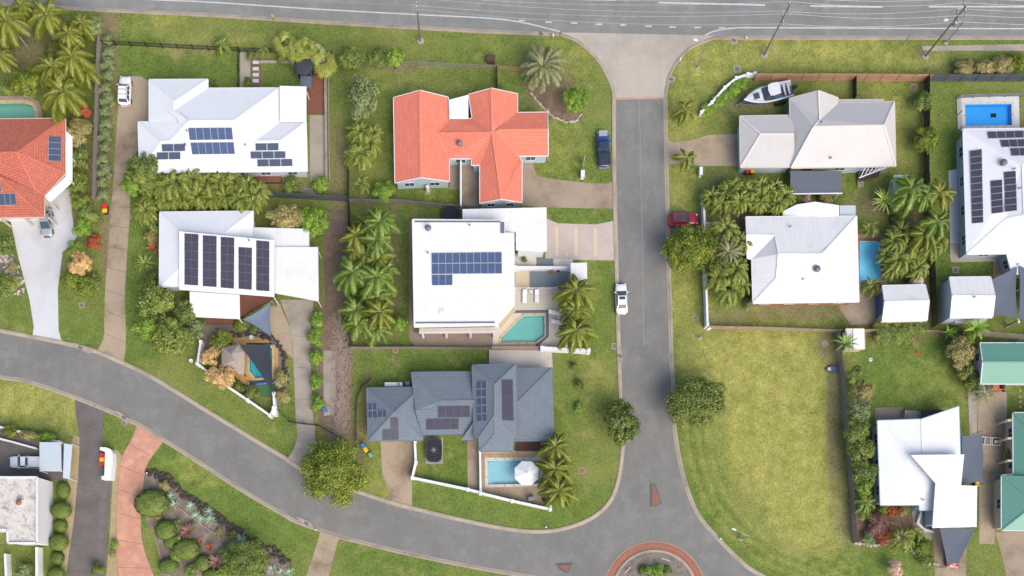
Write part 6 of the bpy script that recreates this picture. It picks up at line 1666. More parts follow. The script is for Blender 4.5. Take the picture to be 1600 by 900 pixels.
for x, y, hc, r_, k, lb in ((288, 296, 2.6, 17, 'dark', "dark leafy tree inside the screen between the two white solar roofs"), (334, 296, 2.4, 15, 'mid', "green leafy tree in the middle of the screen between solar roofs"), (380, 298, 2.2, 15, 'dark', "dark leafy tree near the end of the screen by the red deck"), (246, 282, 2.6, 17, 'mid', "leafy tree at the start of the screen beside the long driveway"),
                            (1126, 416, 3.0, 22, 'dark', "dark leafy tree behind the white street fence below the grey green palm"), (1116, 380, 2.6, 16, 'mid', "leafy tree between the street tree and the yellow green palm"), (1152, 414, 2.4, 15, 'yellow', "yellowish leafy tree against the white hip roof"), (1176, 306, 2.2, 15, 'dark', "dark leafy tree in the screen below the cream roof"),
                            (574, 376, 2.0, 17, 'dark', "dark leafy shrub in the upper palm grove gap"), (572, 420, 2.0, 18, 'mid', "green leafy shrub in the middle palm grove gap"), (574, 464, 2.0, 18, 'dark', "dark leafy shrub in the lower palm grove gap"), (608, 452, 1.6, 13, 'bright', "bright leafy shrub at the lawn side of the palm grove"), (1428, 372, 2.2, 17, 'dark', "dark leafy tree inside the palm cluster beside the sky blue pool")):
    tree(x, y, hc, r_, lb, k, name="garden_tree")

# ---------------------------------------------------------------- fences and walls
pm("timber_grey", S(156, 148, 143), 0.95, 0.18, 1.2, 6, 0.3, 8); pm("timber_brown", S(196, 152, 122), 0.92, 0.15, 1.2, 6, 0.3, 8); pm("timber_dark", S(66, 62, 60), 0.9, 0.18, 1.2, 6, 0.3, 8); pm("timber_pale", S(178, 158, 140), 0.95, 0.15, 1.2, 6, 0.3, 8)
pm("timber_tan", S(190, 166, 144), 0.92, 0.15, 1.2, 6, 0.3, 8)
pm("metal_black", S(48, 50, 54), 0.5, 0.08); pm("metal_slate", S(96, 102, 112), 0.5, 0.08); pm("galv", S(176, 180, 184), 0.45, 0.06, metallic=.5); pm("pole_green", S(120, 138, 126), 0.8, 0.12); pm("pole_timber", S(128, 116, 104), 0.95, 0.15)
pm("cloth_slate", S(104, 112, 126), 0.9, 0.06); pm("cloth_blue", S(124, 140, 158), 0.9, 0.06); pm("cloth_black", S(60, 66, 76), 0.9, 0.08); pm("cloth_white", S(240, 240, 242, 1.6), 0.85, 0.04)
def line_at(xy):
    ls = [0.0]
    for a, b in zip(xy, xy[1:]): ls.append(ls[-1] + math.hypot(b[0] - a[0], b[1] - a[1]))
    def f(d_):
        for i in range(len(xy) - 1):
            if d_ <= ls[i + 1] + 1e-6:
                k = (d_ - ls[i]) / max(1e-9, ls[i + 1] - ls[i])
                return Vector((xy[i][0] + (xy[i + 1][0] - xy[i][0]) * k, xy[i][1] + (xy[i + 1][1] - xy[i][1]) * k, 0)), math.atan2(xy[i + 1][1] - xy[i][1], xy[i + 1][0] - xy[i][0])
        return Vector((xy[-1][0], xy[-1][1], 0)), 0
    return f, ls[-1]
def fence(label, px, ht=1.8, mat="timber_grey", style='paling', bay=2.4, name="fence", cat="fence", postmat=None):
    xy = [(p.x, p.y) for p in PL(px)]
    org = Vector((xy[0][0], xy[0][1], 0))
    xy = [(x - org.x, y - org.y) for x, y in xy]
    t = thing(name, label, cat, org)
    f, L = line_at(xy)
    nb = max(1, round(L / bay))
    pd = MB().box((0, 0, ht / 2 + .03), (.11, .11, ht + .06)).data("post", postmat or mat)
    for k in range(nb + 1):
        p, a = f(L * k / nb); link("post", pd, t, p, (0, 0, a))
    for k in range(nb):
        (p, a), (q, _) = f(L * k / nb), f(L * (k + 1) / nb)
        for z in ((.35, ht - .3) if style in ('paling', 'wire') else (.3, .65, 1.0, 1.3)[:max(2, int(ht / .35))]):
            if style in ('paling', 'wire', 'rail'): MB().beam(p + Vector((0, 0, z)), q + Vector((0, 0, z)), .05, .09).build("rail", mat, t)
        if style == 'panel': MB().beam(p + Vector((0, 0, ht / 2)), q + Vector((0, 0, ht / 2)), .05, ht - .06).build("fence_panel", mat, t)
    if style == 'paling':
        mb = MB(); n = int(L / .14)
        for k in range(n):
            p, a = f(L * (k + .5) / n)
            mb.box((p.x - math.sin(a) * .045, p.y + math.cos(a) * .045, ht / 2 + random.uniform(-.03, .03)), (.11, .025, ht - .08), a)
        mb.build("palings", mat, t)["kind"] = 'stuff'
    if style == 'wire':
        mb = MB(); n = int(L / .16)
        for k in range(n):
            p, a = f(L * (k + .5) / n); mb.box((p.x, p.y, ht / 2), (.022, .022, ht - .1), a)
        mb.build("pickets", mat, t)["kind"] = 'stuff'
    return t
def masonry(label, px, ht=1.5, wd=.22, mat="fence_white", name="wall", cat="wall", piers=True, coping=True):
    xy = [(p.x, p.y) for p in PL(px)]
    org = Vector((xy[0][0], xy[0][1], 0)); xy = [(x - org.x, y - org.y) for x, y in xy]
    t = thing(name, label, cat, org)
    a, b = offset_line(xy, wd / 2), offset_line(xy, -wd / 2)
    MB().prism(b + a[::-1], 0, ht).build("wall_body", mat, t)
    if coping:
        a, b = offset_line(xy, wd / 2 + .05), offset_line(xy, -wd / 2 - .05)
        MB().prism(b + a[::-1], ht - .002, ht + .06).build("wall_coping", mat, t)
    if piers:
        for x, y in xy: MB().box((x, y, ht / 2 + .1), (wd + .2, wd + .2, ht + .2)).build("pier", mat, t)
    return t
fence("grey paling fence running beside the tussocks from the corner palms", [(160, 60), (158, 110), (155, 200), (152, 317)], 2.0, "timber_grey")
fence("black wire fence across the lawn above the long white solar house", [(158, 70), (250, 75), (373, 81), (455, 84), (520, 88)], 1.3, "metal_black", 'wire')
fence("short black wire fence beside the stepping stone garden", [(374, 82), (374, 138)], 1.3, "metal_black", 'wire')
fence("old grey rail fence facing the main road by the power pole", [(630, 102), (700, 105), (776, 109)], 1.3, "timber_grey", 'rail', 2.6)
fence("newer brown rail fence ending at the date palm", [(777, 109), (820, 113)], 1.3, "timber_brown", 'rail', 2.2)
fence("green timber side fence running to the orange ridge", [(777, 110), (778, 140)], 1.3, "pole_green", 'panel', 2.2)
fence("brown post and rail boarded fence above the boat", [(1178, 127), (1300, 127), (1448, 128)], 2.0, "timber_brown", 'paling', 2.5)
fence("dark grey paling fence below the footpath shrubs", [(1450, 128), (1600, 128), (1760, 128)], 2.0, "metal_slate", 'paling')
fence("black paling fence dividing the cream roof lawn and bright pool lawn", [(1443, 128), (1443, 200), (1442, 272), (1446, 330), (1450, 400), (1456, 512)], 2.0, "timber_dark", 'paling')
fence("short black side fence behind the cream metal roof", [(1332, 128), (1332, 158)], 1.5, "timber_dark", 'paling')
fence("brown paling fence between the vacant lot and white hip roof", [(1103, 514), (1200, 516), (1302, 520), (1380, 519)], 1.5, "timber_tan", 'paling')
fence("pale timber fence behind the two white garages", [(1381, 519), (1460, 520), (1530, 528)], 1.2, "timber_pale", 'paling')
fence("weathered grey paling fence along the vacant lot", [(1304, 522), (1312, 600), (1321, 690), (1327, 780), (1332, 848)], 2.1, "timber_grey", 'paling')
fence("dark metal panel fence below the red timber deck", [(413, 308), (480, 311), (544, 315)], 1.7, "metal_slate", 'panel', 2.4)
fence("grey paling fence between the palm grove and mulched strip", [(546, 318), (547, 420), (549, 545)], 1.6, "timber_dark", 'paling')
fence("dark paling fence dividing the orange roof lawn from the mulch bed", [(545, 250), (545, 312)], 1.5, "timber_dark", 'paling')
fence("old paling fence between the orange gable and large white roof", [(546, 318), (620, 318), (680, 324), (752, 330)], 1.5, "timber_grey", 'paling')
fence("low grey paling fence above the grey tiled house lawn", [(549, 546), (640, 546), (766, 547)], 1.3, "timber_grey", 'paling')
fence("white picket strip fence beside the concrete side path", [(514, 112), (515, 200), (516, 284)], 1.1, "timber_pale", 'rail', 2.0)
fence("brown timber fence beside the grey tiled house bins", [(557, 700), (557, 640), (559, 612), (580, 593)], 1.2, "timber_dark", 'rail', 2.0)
fence("thin black wire fence where the grey driveway meets the lawn", [(436, 642), (455, 662), (495, 664), (541, 690)], 1.1, "metal_black", 'wire')
fence("clear framed pool fence around the bright blue pool", [(1497, 205), (1496, 154), (1592, 151), (1620, 156)], 1.2, "galv", 'rail', 2.4)
fence("white pool fence panels across the tiled terrace", [(805, 452.5), (889, 452.5)], 1.1, "fence_white", 'wire', 2.0)
masonry("long white fence wall along the street beside the large street tree", [(1096, 314), (1097, 360), (1099, 434), (1101.5, 512)], 1.6)
masonry("white stepped wall around the front lawn of the grey tiled house", [(649, 690), (650.5, 724), (645, 748), (731, 766), (750, 771)], 1.2, .25)
masonry("white wall closing the umbrella pool terrace towards the road", [(751, 772), (800, 784), (859, 797), (858, 760), (857, 700)], 1.3, .25)
masonry("white dividing wall between front path and umbrella pool", [(750, 707), (751, 769)], 1.2, .2)
masonry("white street wall below the tan dry trees", [(318, 538), (313, 572), (345, 598), (390, 628), (425, 652), (432, 640), (431, 618)], 1.4, .25)
masonry("white wall below the terrace palms", [(846, 548), (918, 552)], 1.5, .35)
masonry("white terrace wall behind the palm trunks", [(884, 449), (884, 545)], 1.2, .2)
masonry("pinkish retaining wall along the foot of the teal pool", [(768, 546), (848, 546)], .9, .45, "brown_paving", piers=False)
masonry("white planter wall between blue grey court and entry garden", [(805, 422), (890, 422)], 1.0, .35)
masonry("curved white wall with brick piers beside the boat lawn", [(1094, 180), (1110, 165), (1130, 142), (1148, 127), (1166, 121), (1177, 120)], .8, .25)
masonry("thin white wall between the orange wings", [(720.5, 252), (720.5, 328)], 1.6, .18, piers=False)
masonry("low white street wall in front of the black yard hedge", [(-60, 662), (0, 668), (44, 678), (95, 692)], .8, .25)
masonry("inner low white wall beside the black yard", [(-60, 680), (0, 686), (24, 692), (60, 702)], .6, .2, piers=False)
masonry("white garden wall of the flat roofed building", [(66, 856), (67, 960)], 1.8, .25, piers=False)
masonry("white inner yard wall below the flat roof", [(16, 866), (20, 960)], 1.5, .25, piers=False)
masonry("white curved planter wall beside the pink path", [(1437, 800), (1431, 818), (1441, 828), (1456, 832)], .6, .25, piers=False)
masonry("concrete edging wall at the upper mulch bed", [(405, 98), (462, 98)], .3, .2, "conc_grey", piers=False)
masonry("concrete retaining wall along the side path of white solar house", [(509.5, 112), (511, 284)], .5, .3, "conc_grey", piers=False)
# bin screen wall beside the black driveway
sw_ = thing("bin_screen", "white curved top screen wall hiding three wheelie bins", "screen wall", P(173, 724))
q = [P(x, y, 1.5) - sw_.location for x, y in ((156, 698.5), (166, 699), (173, 702), (176, 708), (176, 722), (173, 749), (158.5, 749), (158.5, 744), (163, 743), (164, 706), (156, 703))]
MB().prism([(p.x, p.y) for p in q], 0, 1.5).build("wall_body", "fence_white", sw_)
# rocks and timber edging
pm("rock_black", S(84, 76, 72), 0.95, 0.3, 1.5, 6, 0.5, 6); pm("rock_pale", S(206, 194, 178), 0.95, 0.15, 1.5, 6, 0.5, 6)
def rocks(label, px, r_, mat, name="rock_edging", n=None, spread=.5, cat="rock edging"):
    xy = [(p.x, p.y) for p in PL(px)]; org = Vector((xy[0][0], xy[0][1], 0)); xy = [(x - org.x, y - org.y) for x, y in xy]
    t = thing(name, label, cat, org); f, L = line_at(xy); n = n or int(L / (r_ * 1.3))
    shapes = []
    for v in range(4):
        bm = bmesh.new(); bmesh.ops.create_icosphere(bm, subdivisions=1, radius=1)
        g = random.Random(v)
        for q in bm.verts: q.co *= g.uniform(.75, 1.15)
        me = bpy.data.meshes.new("rock"); bm.to_mesh(me); bm.free(); me.materials.append(MATS[mat]); shapes.append(me)
    for k in range(n):
        p, a = f(L * (k + .5) / n); s = r_ * random.uniform(.7, 1.3)
        link("rock", shapes[k % 4], t, p + Vector((random.uniform(-spread, spread), random.uniform(-spread, spread), s * .3)), (0, 0, k), (s, s * .8, s * .6))
rocks("black rock edging along the lawn of the terraced garden bed", [(226, 734), (243, 741), (268, 752), (297, 780), (343, 810), (396, 845), (432, 864), (452, 882)], .42, "rock_black", n=150, spread=.55)
rocks("pale stone edging around the corner garden bed by the lot fence", [(1333, 849), (1366, 852), (1400, 846)], .35, "rock_pale", spread=.12)
rocks("row of pale boulders between lower lawn and yellow shrub", [(1418, 854), (1428, 865), (1440, 874), (1452, 880), (1466, 884)], .42, "rock_pale", spread=.15)
rocks("curved stone edging of the date palm mulch bed", [(829, 145), (842, 162), (866, 184), (885, 191), (900, 190), (909, 178)], .22, "rock_pale", spread=.05)
rocks("dark rock edging around the ochre pool deck", [(362, 524), (393, 519), (424, 528), (440, 544), (446, 580), (446, 600)], .35, "rock_black", spread=.4, n=70)
rocks("curved tan stone edging in the corner garden", [(1378, 815), (1392, 816), (1404, 820), (1410, 828)], .25, "gravel_tan", spread=.05)
rocks("rockery of grey stones beside the white driveway", [(2, 398), (14, 410), (24, 430), (30, 452), (10, 455)], .38, "rock_pale", spread=.9, n=60)
for lb, a, b in (("pale timber sleeper edging between the agaves and bare bed", (275, 790), (347, 842)), ("timber sleeper beside the clipped round shrub", (267, 810), (282, 828)), ("timber sleeper beside the dark cordyline bed", (298, 846), (330, 888)), ("brown edging board beside the small lawn wedge", (238, 820), (254, 880))):
    p, q = P(*a), P(*b); m_ = (p + q) / 2
    o_ = MB().beam(p - m_ + Vector((0, 0, .12)), q - m_ + Vector((0, 0, .12)), .14, .24).build("timber_sleeper", "timber_pale"); o_.location = m_; tag(o_, lb, "sleeper")
# heap of dead palm fronds along the mulched strip
pm("dead_frond", S(190, 168, 152), 0.95, 0.2, 2, 8)
t = thing("dead_frond_heap", "long heap of dead palm fronds along the mulched strip", "frond heap", P(535, 590))
dd = MB()
for k in range(1300):
    p = P(random.gauss(534, 6.5), random.uniform(500, 680)) - t.location; a = random.gauss(1.4, .8); L = random.uniform(.4, 1.4)
    z = random.uniform(.03, .35)
    dd.beam(p + Vector((0, 0, z)), p + Vector((math.cos(a) * L, math.sin(a) * L, z + random.uniform(-.02, .15))), .05, .03)
dd.build("dead_fronds", "dead_frond", t)["kind"] = 'stuff'

# ---------------------------------------------------------------- shade sails, umbrella, trampolines
def sail(label, corners, mat, sag=.18, n=10, posts=True, name="shade_sail"):
    """corners = photo points with heights; edges pulled in as catenaries"""
    c = [P(*q) for q in corners]; org = sum(c, Vector()) / len(c); org.z = 0
    t = thing(name, label, "shade sail", org)
    m = len(c); ctr = sum(c, Vector()) / m
    rim = []
    for i in range(m):
        for k in range(n):
            f_ = k / n; p = c[i].lerp(c[(i + 1) % m], f_)
            rim.append(p + (ctr - p) * sag * 4 * f_ * (1 - f_) * .55)
    V, F, rings = [], [], 5
    for r_ in range(rings):
        for p in rim:
            q = p.lerp(ctr, r_ / rings); q.z -= .25 * math.sin(math.pi * r_ / rings / 2) * .6
            V.append(q - org)
    V.append(ctr - org - Vector((0, 0, .15))); L = len(rim)
    for r_ in range(rings - 1):
        for k in range(L): F.append((r_ * L + k, r_ * L + (k + 1) % L, (r_ + 1) * L + (k + 1) % L, (r_ + 1) * L + k))
    F += [((rings - 1) * L + k, (rings - 1) * L + (k + 1) % L, len(V) - 1) for k in range(L)]
    link("cloth", mesh_data("cloth", V, F, mat, smooth=True), t)
    if posts:
        for q in c:
            d_ = (q - ctr); d_.z = 0; d_.normalize(); b = q + d_ * .35 - org
            MB().tube([(b.x, b.y, 0), (b.x, b.y, q.z + .2)], .06, 8).build("post", "galv", t)
            MB().tube([q - org, b + Vector((0, 0, q.z - b.z))], .02, 5).build("tie_cable", "galv", t)
sail("blue grey triangular shade sail beside the carport roof", [(379.2, 499, 2.6), (422.5, 473, 3.2), (423.6, 526, 3.0)], "cloth_blue")
sail("black triangular shade sail stretched over the aqua pool", [(373.5, 537.4, 3.0), (422.5, 536, 3.2), (428.5, 617, 2.8)], "cloth_black")
sail("dark square shade sail against the angular white roof", [(1503, 681, 3.0), (1534, 677, 2.8), (1537, 711.7, 2.8), (1535.5, 752, 2.8), (1503, 758.5, 3.0)], "cloth_slate", .05)
sail("large dark shade sail attached to the ribbed white garage", [(1551, 436, 3.4), (1589.5, 416, 3.2), (1587, 455, 3.2), (1590, 497, 3.2), (1552, 493, 3.3)], "cloth_slate", .05)
sail("dark shade sail cut by the picture edge near the garage", [(1592.5, 415, 3.2), (1660, 440, 3.2), (1660, 500, 3.2), (1592, 499, 3.2)], "cloth_slate", .08)
sail("dark shade sail over the tan drive covering the red car", [(1468, 824, 2.9), (1524, 826, 2.9), (1498, 880, 2.6), (1480, 882, 2.6)], "cloth_slate", .04)
um = thing("umbrella", "large white octagonal umbrella over the pool", "umbrella", P(823, 739, 2.5) * 1)
um.location.z = 0
c8 = [Vector((2.0 * math.cos(R(22.5 + 45 * k)), 2.0 * math.sin(R(22.5 + 45 * k)), 2.3)) for k in range(8)]; top = Vector((0, 0, 3.0))
for k in range(8):
    a, b = c8[k], c8[(k + 1) % 8]; m_ = (a + b) / 2 * .985
    V = [top, a, m_ + Vector((0, 0, .02)), b]; V = V + [v - Vector((0, 0, .015)) for v in V]
    link("canopy_panel", mesh_data("canopy_panel", V, [(0, 1, 2, 3), (7, 6, 5, 4), (1, 5, 6, 2), (2, 6, 7, 3)], "cloth_white"), um)
    MB().beam(a - Vector((0, 0, .04)), top - Vector((0, 0, .06)), .03).build("rib", "galv", um)
MB().tube([(0, 0, 0), (0, 0, 3.05)], .035, 8).build("pole", "galv", um); MB().lathe([(.45, .05), (.45, .14), (.1, .2)], (0, 0, 0), 16).build("base", "conc_grey", um); MB().lathe([(.08, 3.0), (.1, 3.08), (.02, 3.16)], (0, 0, 0), 8).build("finial", "galv", um)
def trampoline(label, px, py, rx, ry, net, n=24, power=2.0, z=.9, rz=0.0):
    p = P(px, py, z); t = thing("trampoline", label, "trampoline", (p.x, p.y, 0), rz)
    def ring_(k, zz): 
        out = []
        for i in range(n):
            a = 2 * math.pi * i / n; c_, s_ = math.cos(a), math.sin(a)
            out.append((rx * k * math.copysign(abs(c_) ** (2 / power), c_), ry * k * math.copysign(abs(s_) ** (2 / power), s_), zz))
        return out
    MB().prism([q[:2] for q in ring_(.86, 0)], z - .03, z).build("mat", "metal_black", t)
    MB().prism([q[:2] for q in ring_(1, 0)], z + .01, z + .06, 0, [[q[:2] for q in ring_(.85, 0)]]).build("pad", "cloth_black", t)
    for i in range(0, n, n // 6):
        q = ring_(1, 0)[i]; MB().tube([(q[0], q[1], 0), (q[0], q[1], z + (net or 0))], .03, 6).build("leg_pole", "galv", t)
    if net: MB().tube(ring_(1, z + net) + ring_(1, z + net)[:1], .035, 5).build("net_ring", "metal_black", t)
    return t
t = trampoline("dark rounded rectangular trampoline on the front lawn of the grey house", 678, 703, 1.25, 1.9, 1.3, 30, 4.0)
MB().box((0, 0, .02), (2.75, 4.1, .04)).build("ground_mat", "conc_grey", t)
for k in range(3):
    a = k * 1.05 + .2; MB().box((0, 0, .915), (.9, .05, .012), a).build("mat_mark", "line_white", t)
t = trampoline("round black trampoline with net ring behind the large white roof", 704, 334, 1.35, 1.35, 1.2)
t = trampoline("octagonal trampoline covered in black mesh beside the fan palms", 477, 111, 1.6, 1.6, 1.4, 16, 2.0, 1.2)
MB().lathe([(1.55, 2.5), (1.2, 2.75), (.6, 2.85), (.05, 2.88)], (0, 0, 0), 8, caps=False).build("mesh_cover", "cloth_black", t)
MB().box((.25, -2.1, 1.9), (1.7, 1.8, .06)).build("entry_cover", "cloth_slate", t)
for x in (-.55, 1.05): MB().tube([(x, -2.95, 0), (x, -2.95, 1.9)], .03, 6).build("entry_pole", "galv", t)

# ---------------------------------------------------------------- vehicles
def paint_mat(name, col, rough=.25):
    m, t, b = nodes_of(name)
    oi = noise(t, t.nodes.new("ShaderNodeTexCoord").outputs["Object"], 2.0, 3)
    t.links.new(mixc(t, oi, scl(col, .93), scl(col, 1.05)), b.inputs["Base Color"])
    b.inputs["Roughness"].default_value = rough; b.inputs["Coat Weight"].default_value = .5
paint_mat("car_white", S(240, 241, 244, 1.6)); paint_mat("car_red", S(186, 30, 44)); paint_mat("car_blue", S(34, 84, 150)); paint_mat("car_silver", S(168, 174, 182)); paint_mat("lamp_red", S(190, 30, 30)); paint_mat("lamp_clear", S(220, 224, 230)); paint_mat("car_dark", S(54, 60, 70), .35); paint_mat("hull_white", S(226, 228, 236)); paint_mat("hull_navy", S(86, 98, 126))
def car(label, px, py, ang, L, W, Ht, paint, style='suv', group=None, glassroof=False, name="parked_car", cat="car", rails=False):
    """ang = heading of the bonnet in degrees (0 = +X)"""
    p = P(px, py, .7); t = thing(name, label, cat, (p.x, p.y, 0.02), R(ang), group)
    hl, hw = L / 2, W / 2
    belt = .95 if style != 'sedan' else .86
    xs = [-1, -.965, -.85, -.6, -.2, .2, .5, .75, .92, .98, 1]
    wf = [.72, .86, .96, 1, 1, 1, .99, .96, .86, .74, .58]
    zt = {'suv': [.62, .9, .97, 1, 1, 1, .98, .93, .84, .74, .6], 'sedan': [.6, .92, 1, 1.02, 1, 1, .98, .92, .84, .72, .58], 'ute': [.7, .98, 1, 1, 1, 1, .98, .96, .9, .78, .62]}[style]
    V, F = [], []
    for x, w_, z_ in zip(xs, wf, zt):
        a, ww, zz = x * hl, w_ * hw, z_ * belt
        V += [(a, -ww * .9, .22), (a, -ww, .42), (a, -ww, zz * .8), (a, -ww * .86, zz), (a, -ww * .4, zz + .03), (a, ww * .4, zz + .03), (a, ww * .86, zz), (a, ww, zz * .8), (a, ww, .42), (a, ww * .9, .22)]
    n = 10
    for i in range(len(xs) - 1):
        for k in range(n): F.append((i * n + k, i * n + (k + 1) % n, (i + 1) * n + (k + 1) % n, (i + 1) * n + k))
    F.append(tuple(range(n))); F.append(tuple(range((len(xs) - 1) * n, len(xs) * n))[::-1])
    F = [f[::-1] for f in F]
    link("body", mesh_data("body", V, F, paint, smooth=True), t)
    # cabin: (rear base, rear roof, front roof, front base) along the length
    rb, rr, fr, fb = {'suv': (-.93, -.74, .1, .42), 'sedan': (-.76, -.44, .1, .5), 'ute': (-.14, -.04, .22, .5)}[style]
    rb, rr, fr, fb = rb * hl, rr * hl, fr * hl, fb * hl
    wb, wr = hw * .9, hw * .72
    z0, z1 = belt - .02, Ht
    B = [Vector((rb, -wb, z0)), Vector((fb, -wb, z0)), Vector((fb, wb, z0)), Vector((rb, wb, z0))]
    T = [Vector((rr, -wr, z1 - .04)), Vector((fr, -wr, z1)), Vector((fr, wr, z1)), Vector((rr, wr, z1 - .04))]
    m1 = [Vector(((rr + fr) / 2, -wr, z1 + .02)), Vector(((rr + fr) / 2, wr, z1 + .02))]
    V = B + [T[0], m1[0], T[1], T[2], m1[1], T[3]]
    link("cabin", mesh_data("cabin", V, [(0, 1, 6, 5, 4), (1, 2, 7, 6), (2, 3, 9, 8, 7), (3, 0, 4, 9)], paint), t)
    tp = [v + Vector((0, 0, .015)) for v in (T[0], m1[0], T[1], T[2], m1[1], T[3])]
    link("roof", mesh_data("roof", tp, [(0, 1, 4, 5), (1, 2, 3, 4)], paint), t)
    if glassroof:
        gx = (rr + fr) / 2 + .05 if style == 'sedan' else rr * .75
        q = [Vector((gx, -wr * .7, z1 + .04)), Vector((fr - .12, -wr * .7, z1 + .03)), Vector((fr - .12, wr * .7, z1 + .03)), Vector((gx, wr * .7, z1 + .04))]
        link("glass_roof", mesh_data("glass_roof", q, [(0, 1, 2, 3)], "window_glass"), t)
    def pane(nm, a, b, c, d_, s0=.07, s1=.93, v0=.1, v1=.92):
        bl = lambda u, v: (a * (1 - u) + b * u) * (1 - v) + (d_ * (1 - u) + c * u) * v
        q = [bl(s0, v0), bl(s1, v0), bl(s1, v1), bl(s0, v1)]
        nn = (q[1] - q[0]).cross(q[3] - q[0]).normalized() * .014
        link(nm, mesh_data(nm, [x + nn for x in q], [(0, 1, 2, 3)], "window_glass"), t)
    pane("windscreen", B[1], B[2], T[2], T[1], .04, .96, .02, .97); pane("rear_window", B[3], B[0], T[0], T[3], .08, .92, .25, .95)
    for s0, s1 in ((.06, .36), (.4, .66), (.7, .93)) if style != 'ute' else ((.1, .48), (.54, .9)):
        pane("side_window", B[0], B[1], T[1], T[0], s0, s1, .12, .9); pane("side_window", B[2], B[3], T[3], T[2], s0, s1, .12, .9)
    wd = MB(); wd.tube([(0, -.11, 0), (0, .11, 0)], .34, 14); wm = wd.data("tyre", "black_rubber")
    rm = MB(); rm.tube([(0, -.12, 0), (0, .12, 0)], .2, 10); rmm = rm.data("rim", "steel")
    for x in (-.6, .62):
        for s in (-1, 1):
            w_ = link("wheel", wm, t, (x * hl, s * (hw - .1), .34)); link("rim", rmm, w_)
    for s in (-1, 1):
        MB().box((hl * .93, s * hw * .66, belt * .72), (.3, .34, .14), s * -.35).build("headlight", "lamp_clear", t)
        MB().box((-hl * .965, s * hw * .7, belt * .8), (.16, .3, .16)).build("taillight", "lamp_red", t)
        MB().box((fb * .8, s * (hw + .07), belt + .08), (.14, .2, .14)).build("mirror", paint, t)
        if rails: MB().beam((rr, s * wr * .92, z1 + .06), (fr, s * wr * .92, z1 + .09), .04).build("roof_rail", "car_silver", t)
    if rails:
        for x in (.3, .7): MB().beam((rr + (fr - rr) * x, -wr, z1 + .12), (rr + (fr - rr) * x, wr, z1 + .12), .045, .03).build("crossbar", "car_dark", t)
    MB().box((hl * .985, 0, .62), (.06, W * .5, .14)).build("grille", "car_dark", t); MB().box((-hl * .985, 0, .62), (.04, .5, .12)).build("number_plate", "line_white", t)
    return t
car("white hatchback with roof racks on the long tan driveway", 195, 142, 88, 4.5, 1.9, 1.62, "car_white", 'suv', rails=True)
car("white sedan parked half on the kerb of the street", 971, 467, 92, 4.75, 1.85, 1.42, "car_white", 'sedan', glassroof=True)
car("red hatchback parked behind the white street fence", 1067, 343, 2, 4.5, 1.85, 1.55, "car_red", 'suv', glassroof=True)
car("silver car nosing out under the red tiled roof eave", 72, 347, -88, 4.5, 1.85, 1.45, "car_silver", 'sedan')
car("red car under the dark shade sail on the tan drive", 1488, 866, -90, 4.3, 1.8, 1.45, "car_red", 'suv')
u = car("blue utility with a black tray cover parked on the verge lawn", 943, 233, 93, 5.5, 1.95, 1.75, "car_blue", 'ute', name="utility_truck", cat="utility")
def tray(u, L, W, mat, white=False):
    MB().box((-L * .285, 0, 1.02), (L * .4, W * .82, .1)).build("tray_cover", mat, u)
    for k in range(0 if white else 3): MB().box((-L * .4 + k * L * .115, 0, 1.085), (.04, W * .8, .03)).build("cover_seam", "metal_black", u)
    for s in (-1, 1): MB().beam((-L * .48, s * W * .46, 1.05), (-L * .09, s * W * .46, 1.05), .09, .08).build("tray_rail", "metal_black", u)
tray(u, 5.5, 1.95, "car_dark"); MB().box((-.05, 0, 1.8), (1.0, 1.25, .06)).build("roof_platform", "car_dark", u); MB().box((-2.85, 0, .5), (.22, 1.6, .12)).build("step_bumper", "galv", u); MB().box((2.3, 0, 1.03), (.9, 1.3, .04)).build("bonnet_panel", "car_silver", u)
u = car("white utility backed under the translucent carport", 42, 722, 180, 5.3, 1.9, 1.55, "car_white", 'ute', name="utility_truck", cat="utility"); tray(u, 5.3, 1.9, "car_white", True)

# boat on its trailer
bt = thing("boat", "white and navy trailer boat with a hard top beside the cream roof", "boat", P(1197, 155), R(195))
HULL = [(-3.1, 1.02), (-2.0, 1.1), (-.5, 1.12), (.8, 1.05), (1.8, .82), (2.6, .5), (3.2, .16), (3.45, .02)]
V, F = [], []
for x, w_ in HULL:
    k = (x + 3.1) / 6.5; sheer = 1.35 + .25 * k * k
    V += [(x, 0, .55 + .5 * max(0, k - .7) ** 1.0), (x, -w_ * .85, .85), (x, -w_, sheer), (x, -w_ * .84, sheer + .02), (x, 0, sheer + (.1 if x > .3 else -.55)), (x, w_ * .84, sheer + .02), (x, w_, sheer), (x, w_ * .85, .85)]
    if x <= .3:
        V[-4] = (x, 0, .95)
for i in range(len(HULL) - 1):
    for k in range(8): F.append((i * 8 + k, (i + 1) * 8 + k, (i + 1) * 8 + (k + 1) % 8, i * 8 + (k + 1) % 8))
F.append(tuple(range(8)))
mi = [1 if (j % 8) in (0, 1, 6, 7) or ((j % 8) in (3, 4) and j // 8 < 3) else 0 for j in range(len(F) - 1)] + [1]
link("hull", mesh_data("hull", V, F, ["hull_white", "hull_navy"], None, mi), bt)
MB().box((1.75, 0, 1.66), (.75, .75, .1)).build("deck_hatch", "hull_navy", bt); MB().box((1.75, 0, 1.72), (.5, .5, .03)).build("hatch_glass", "window_glass", bt)
wsv = [(.9, -.75, 1.6), (.9, .75, 1.6), (.25, .62, 2.25), (.25, -.62, 2.25), (-.35, -.85, 1.6), (-.35, .85, 1.6)]
link("windscreen", mesh_data("windscreen", wsv, [(0, 1, 2, 3), (0, 3, 4), (1, 5, 2)], "window_glass"), bt)
MB().prism([(-1.1, -.72), (-.2, -.8), (.3, -.68), (.42, 0), (.3, .68), (-.2, .8), (-1.1, .72)], 2.3, 2.4).build("hard_top", "hull_white", bt)
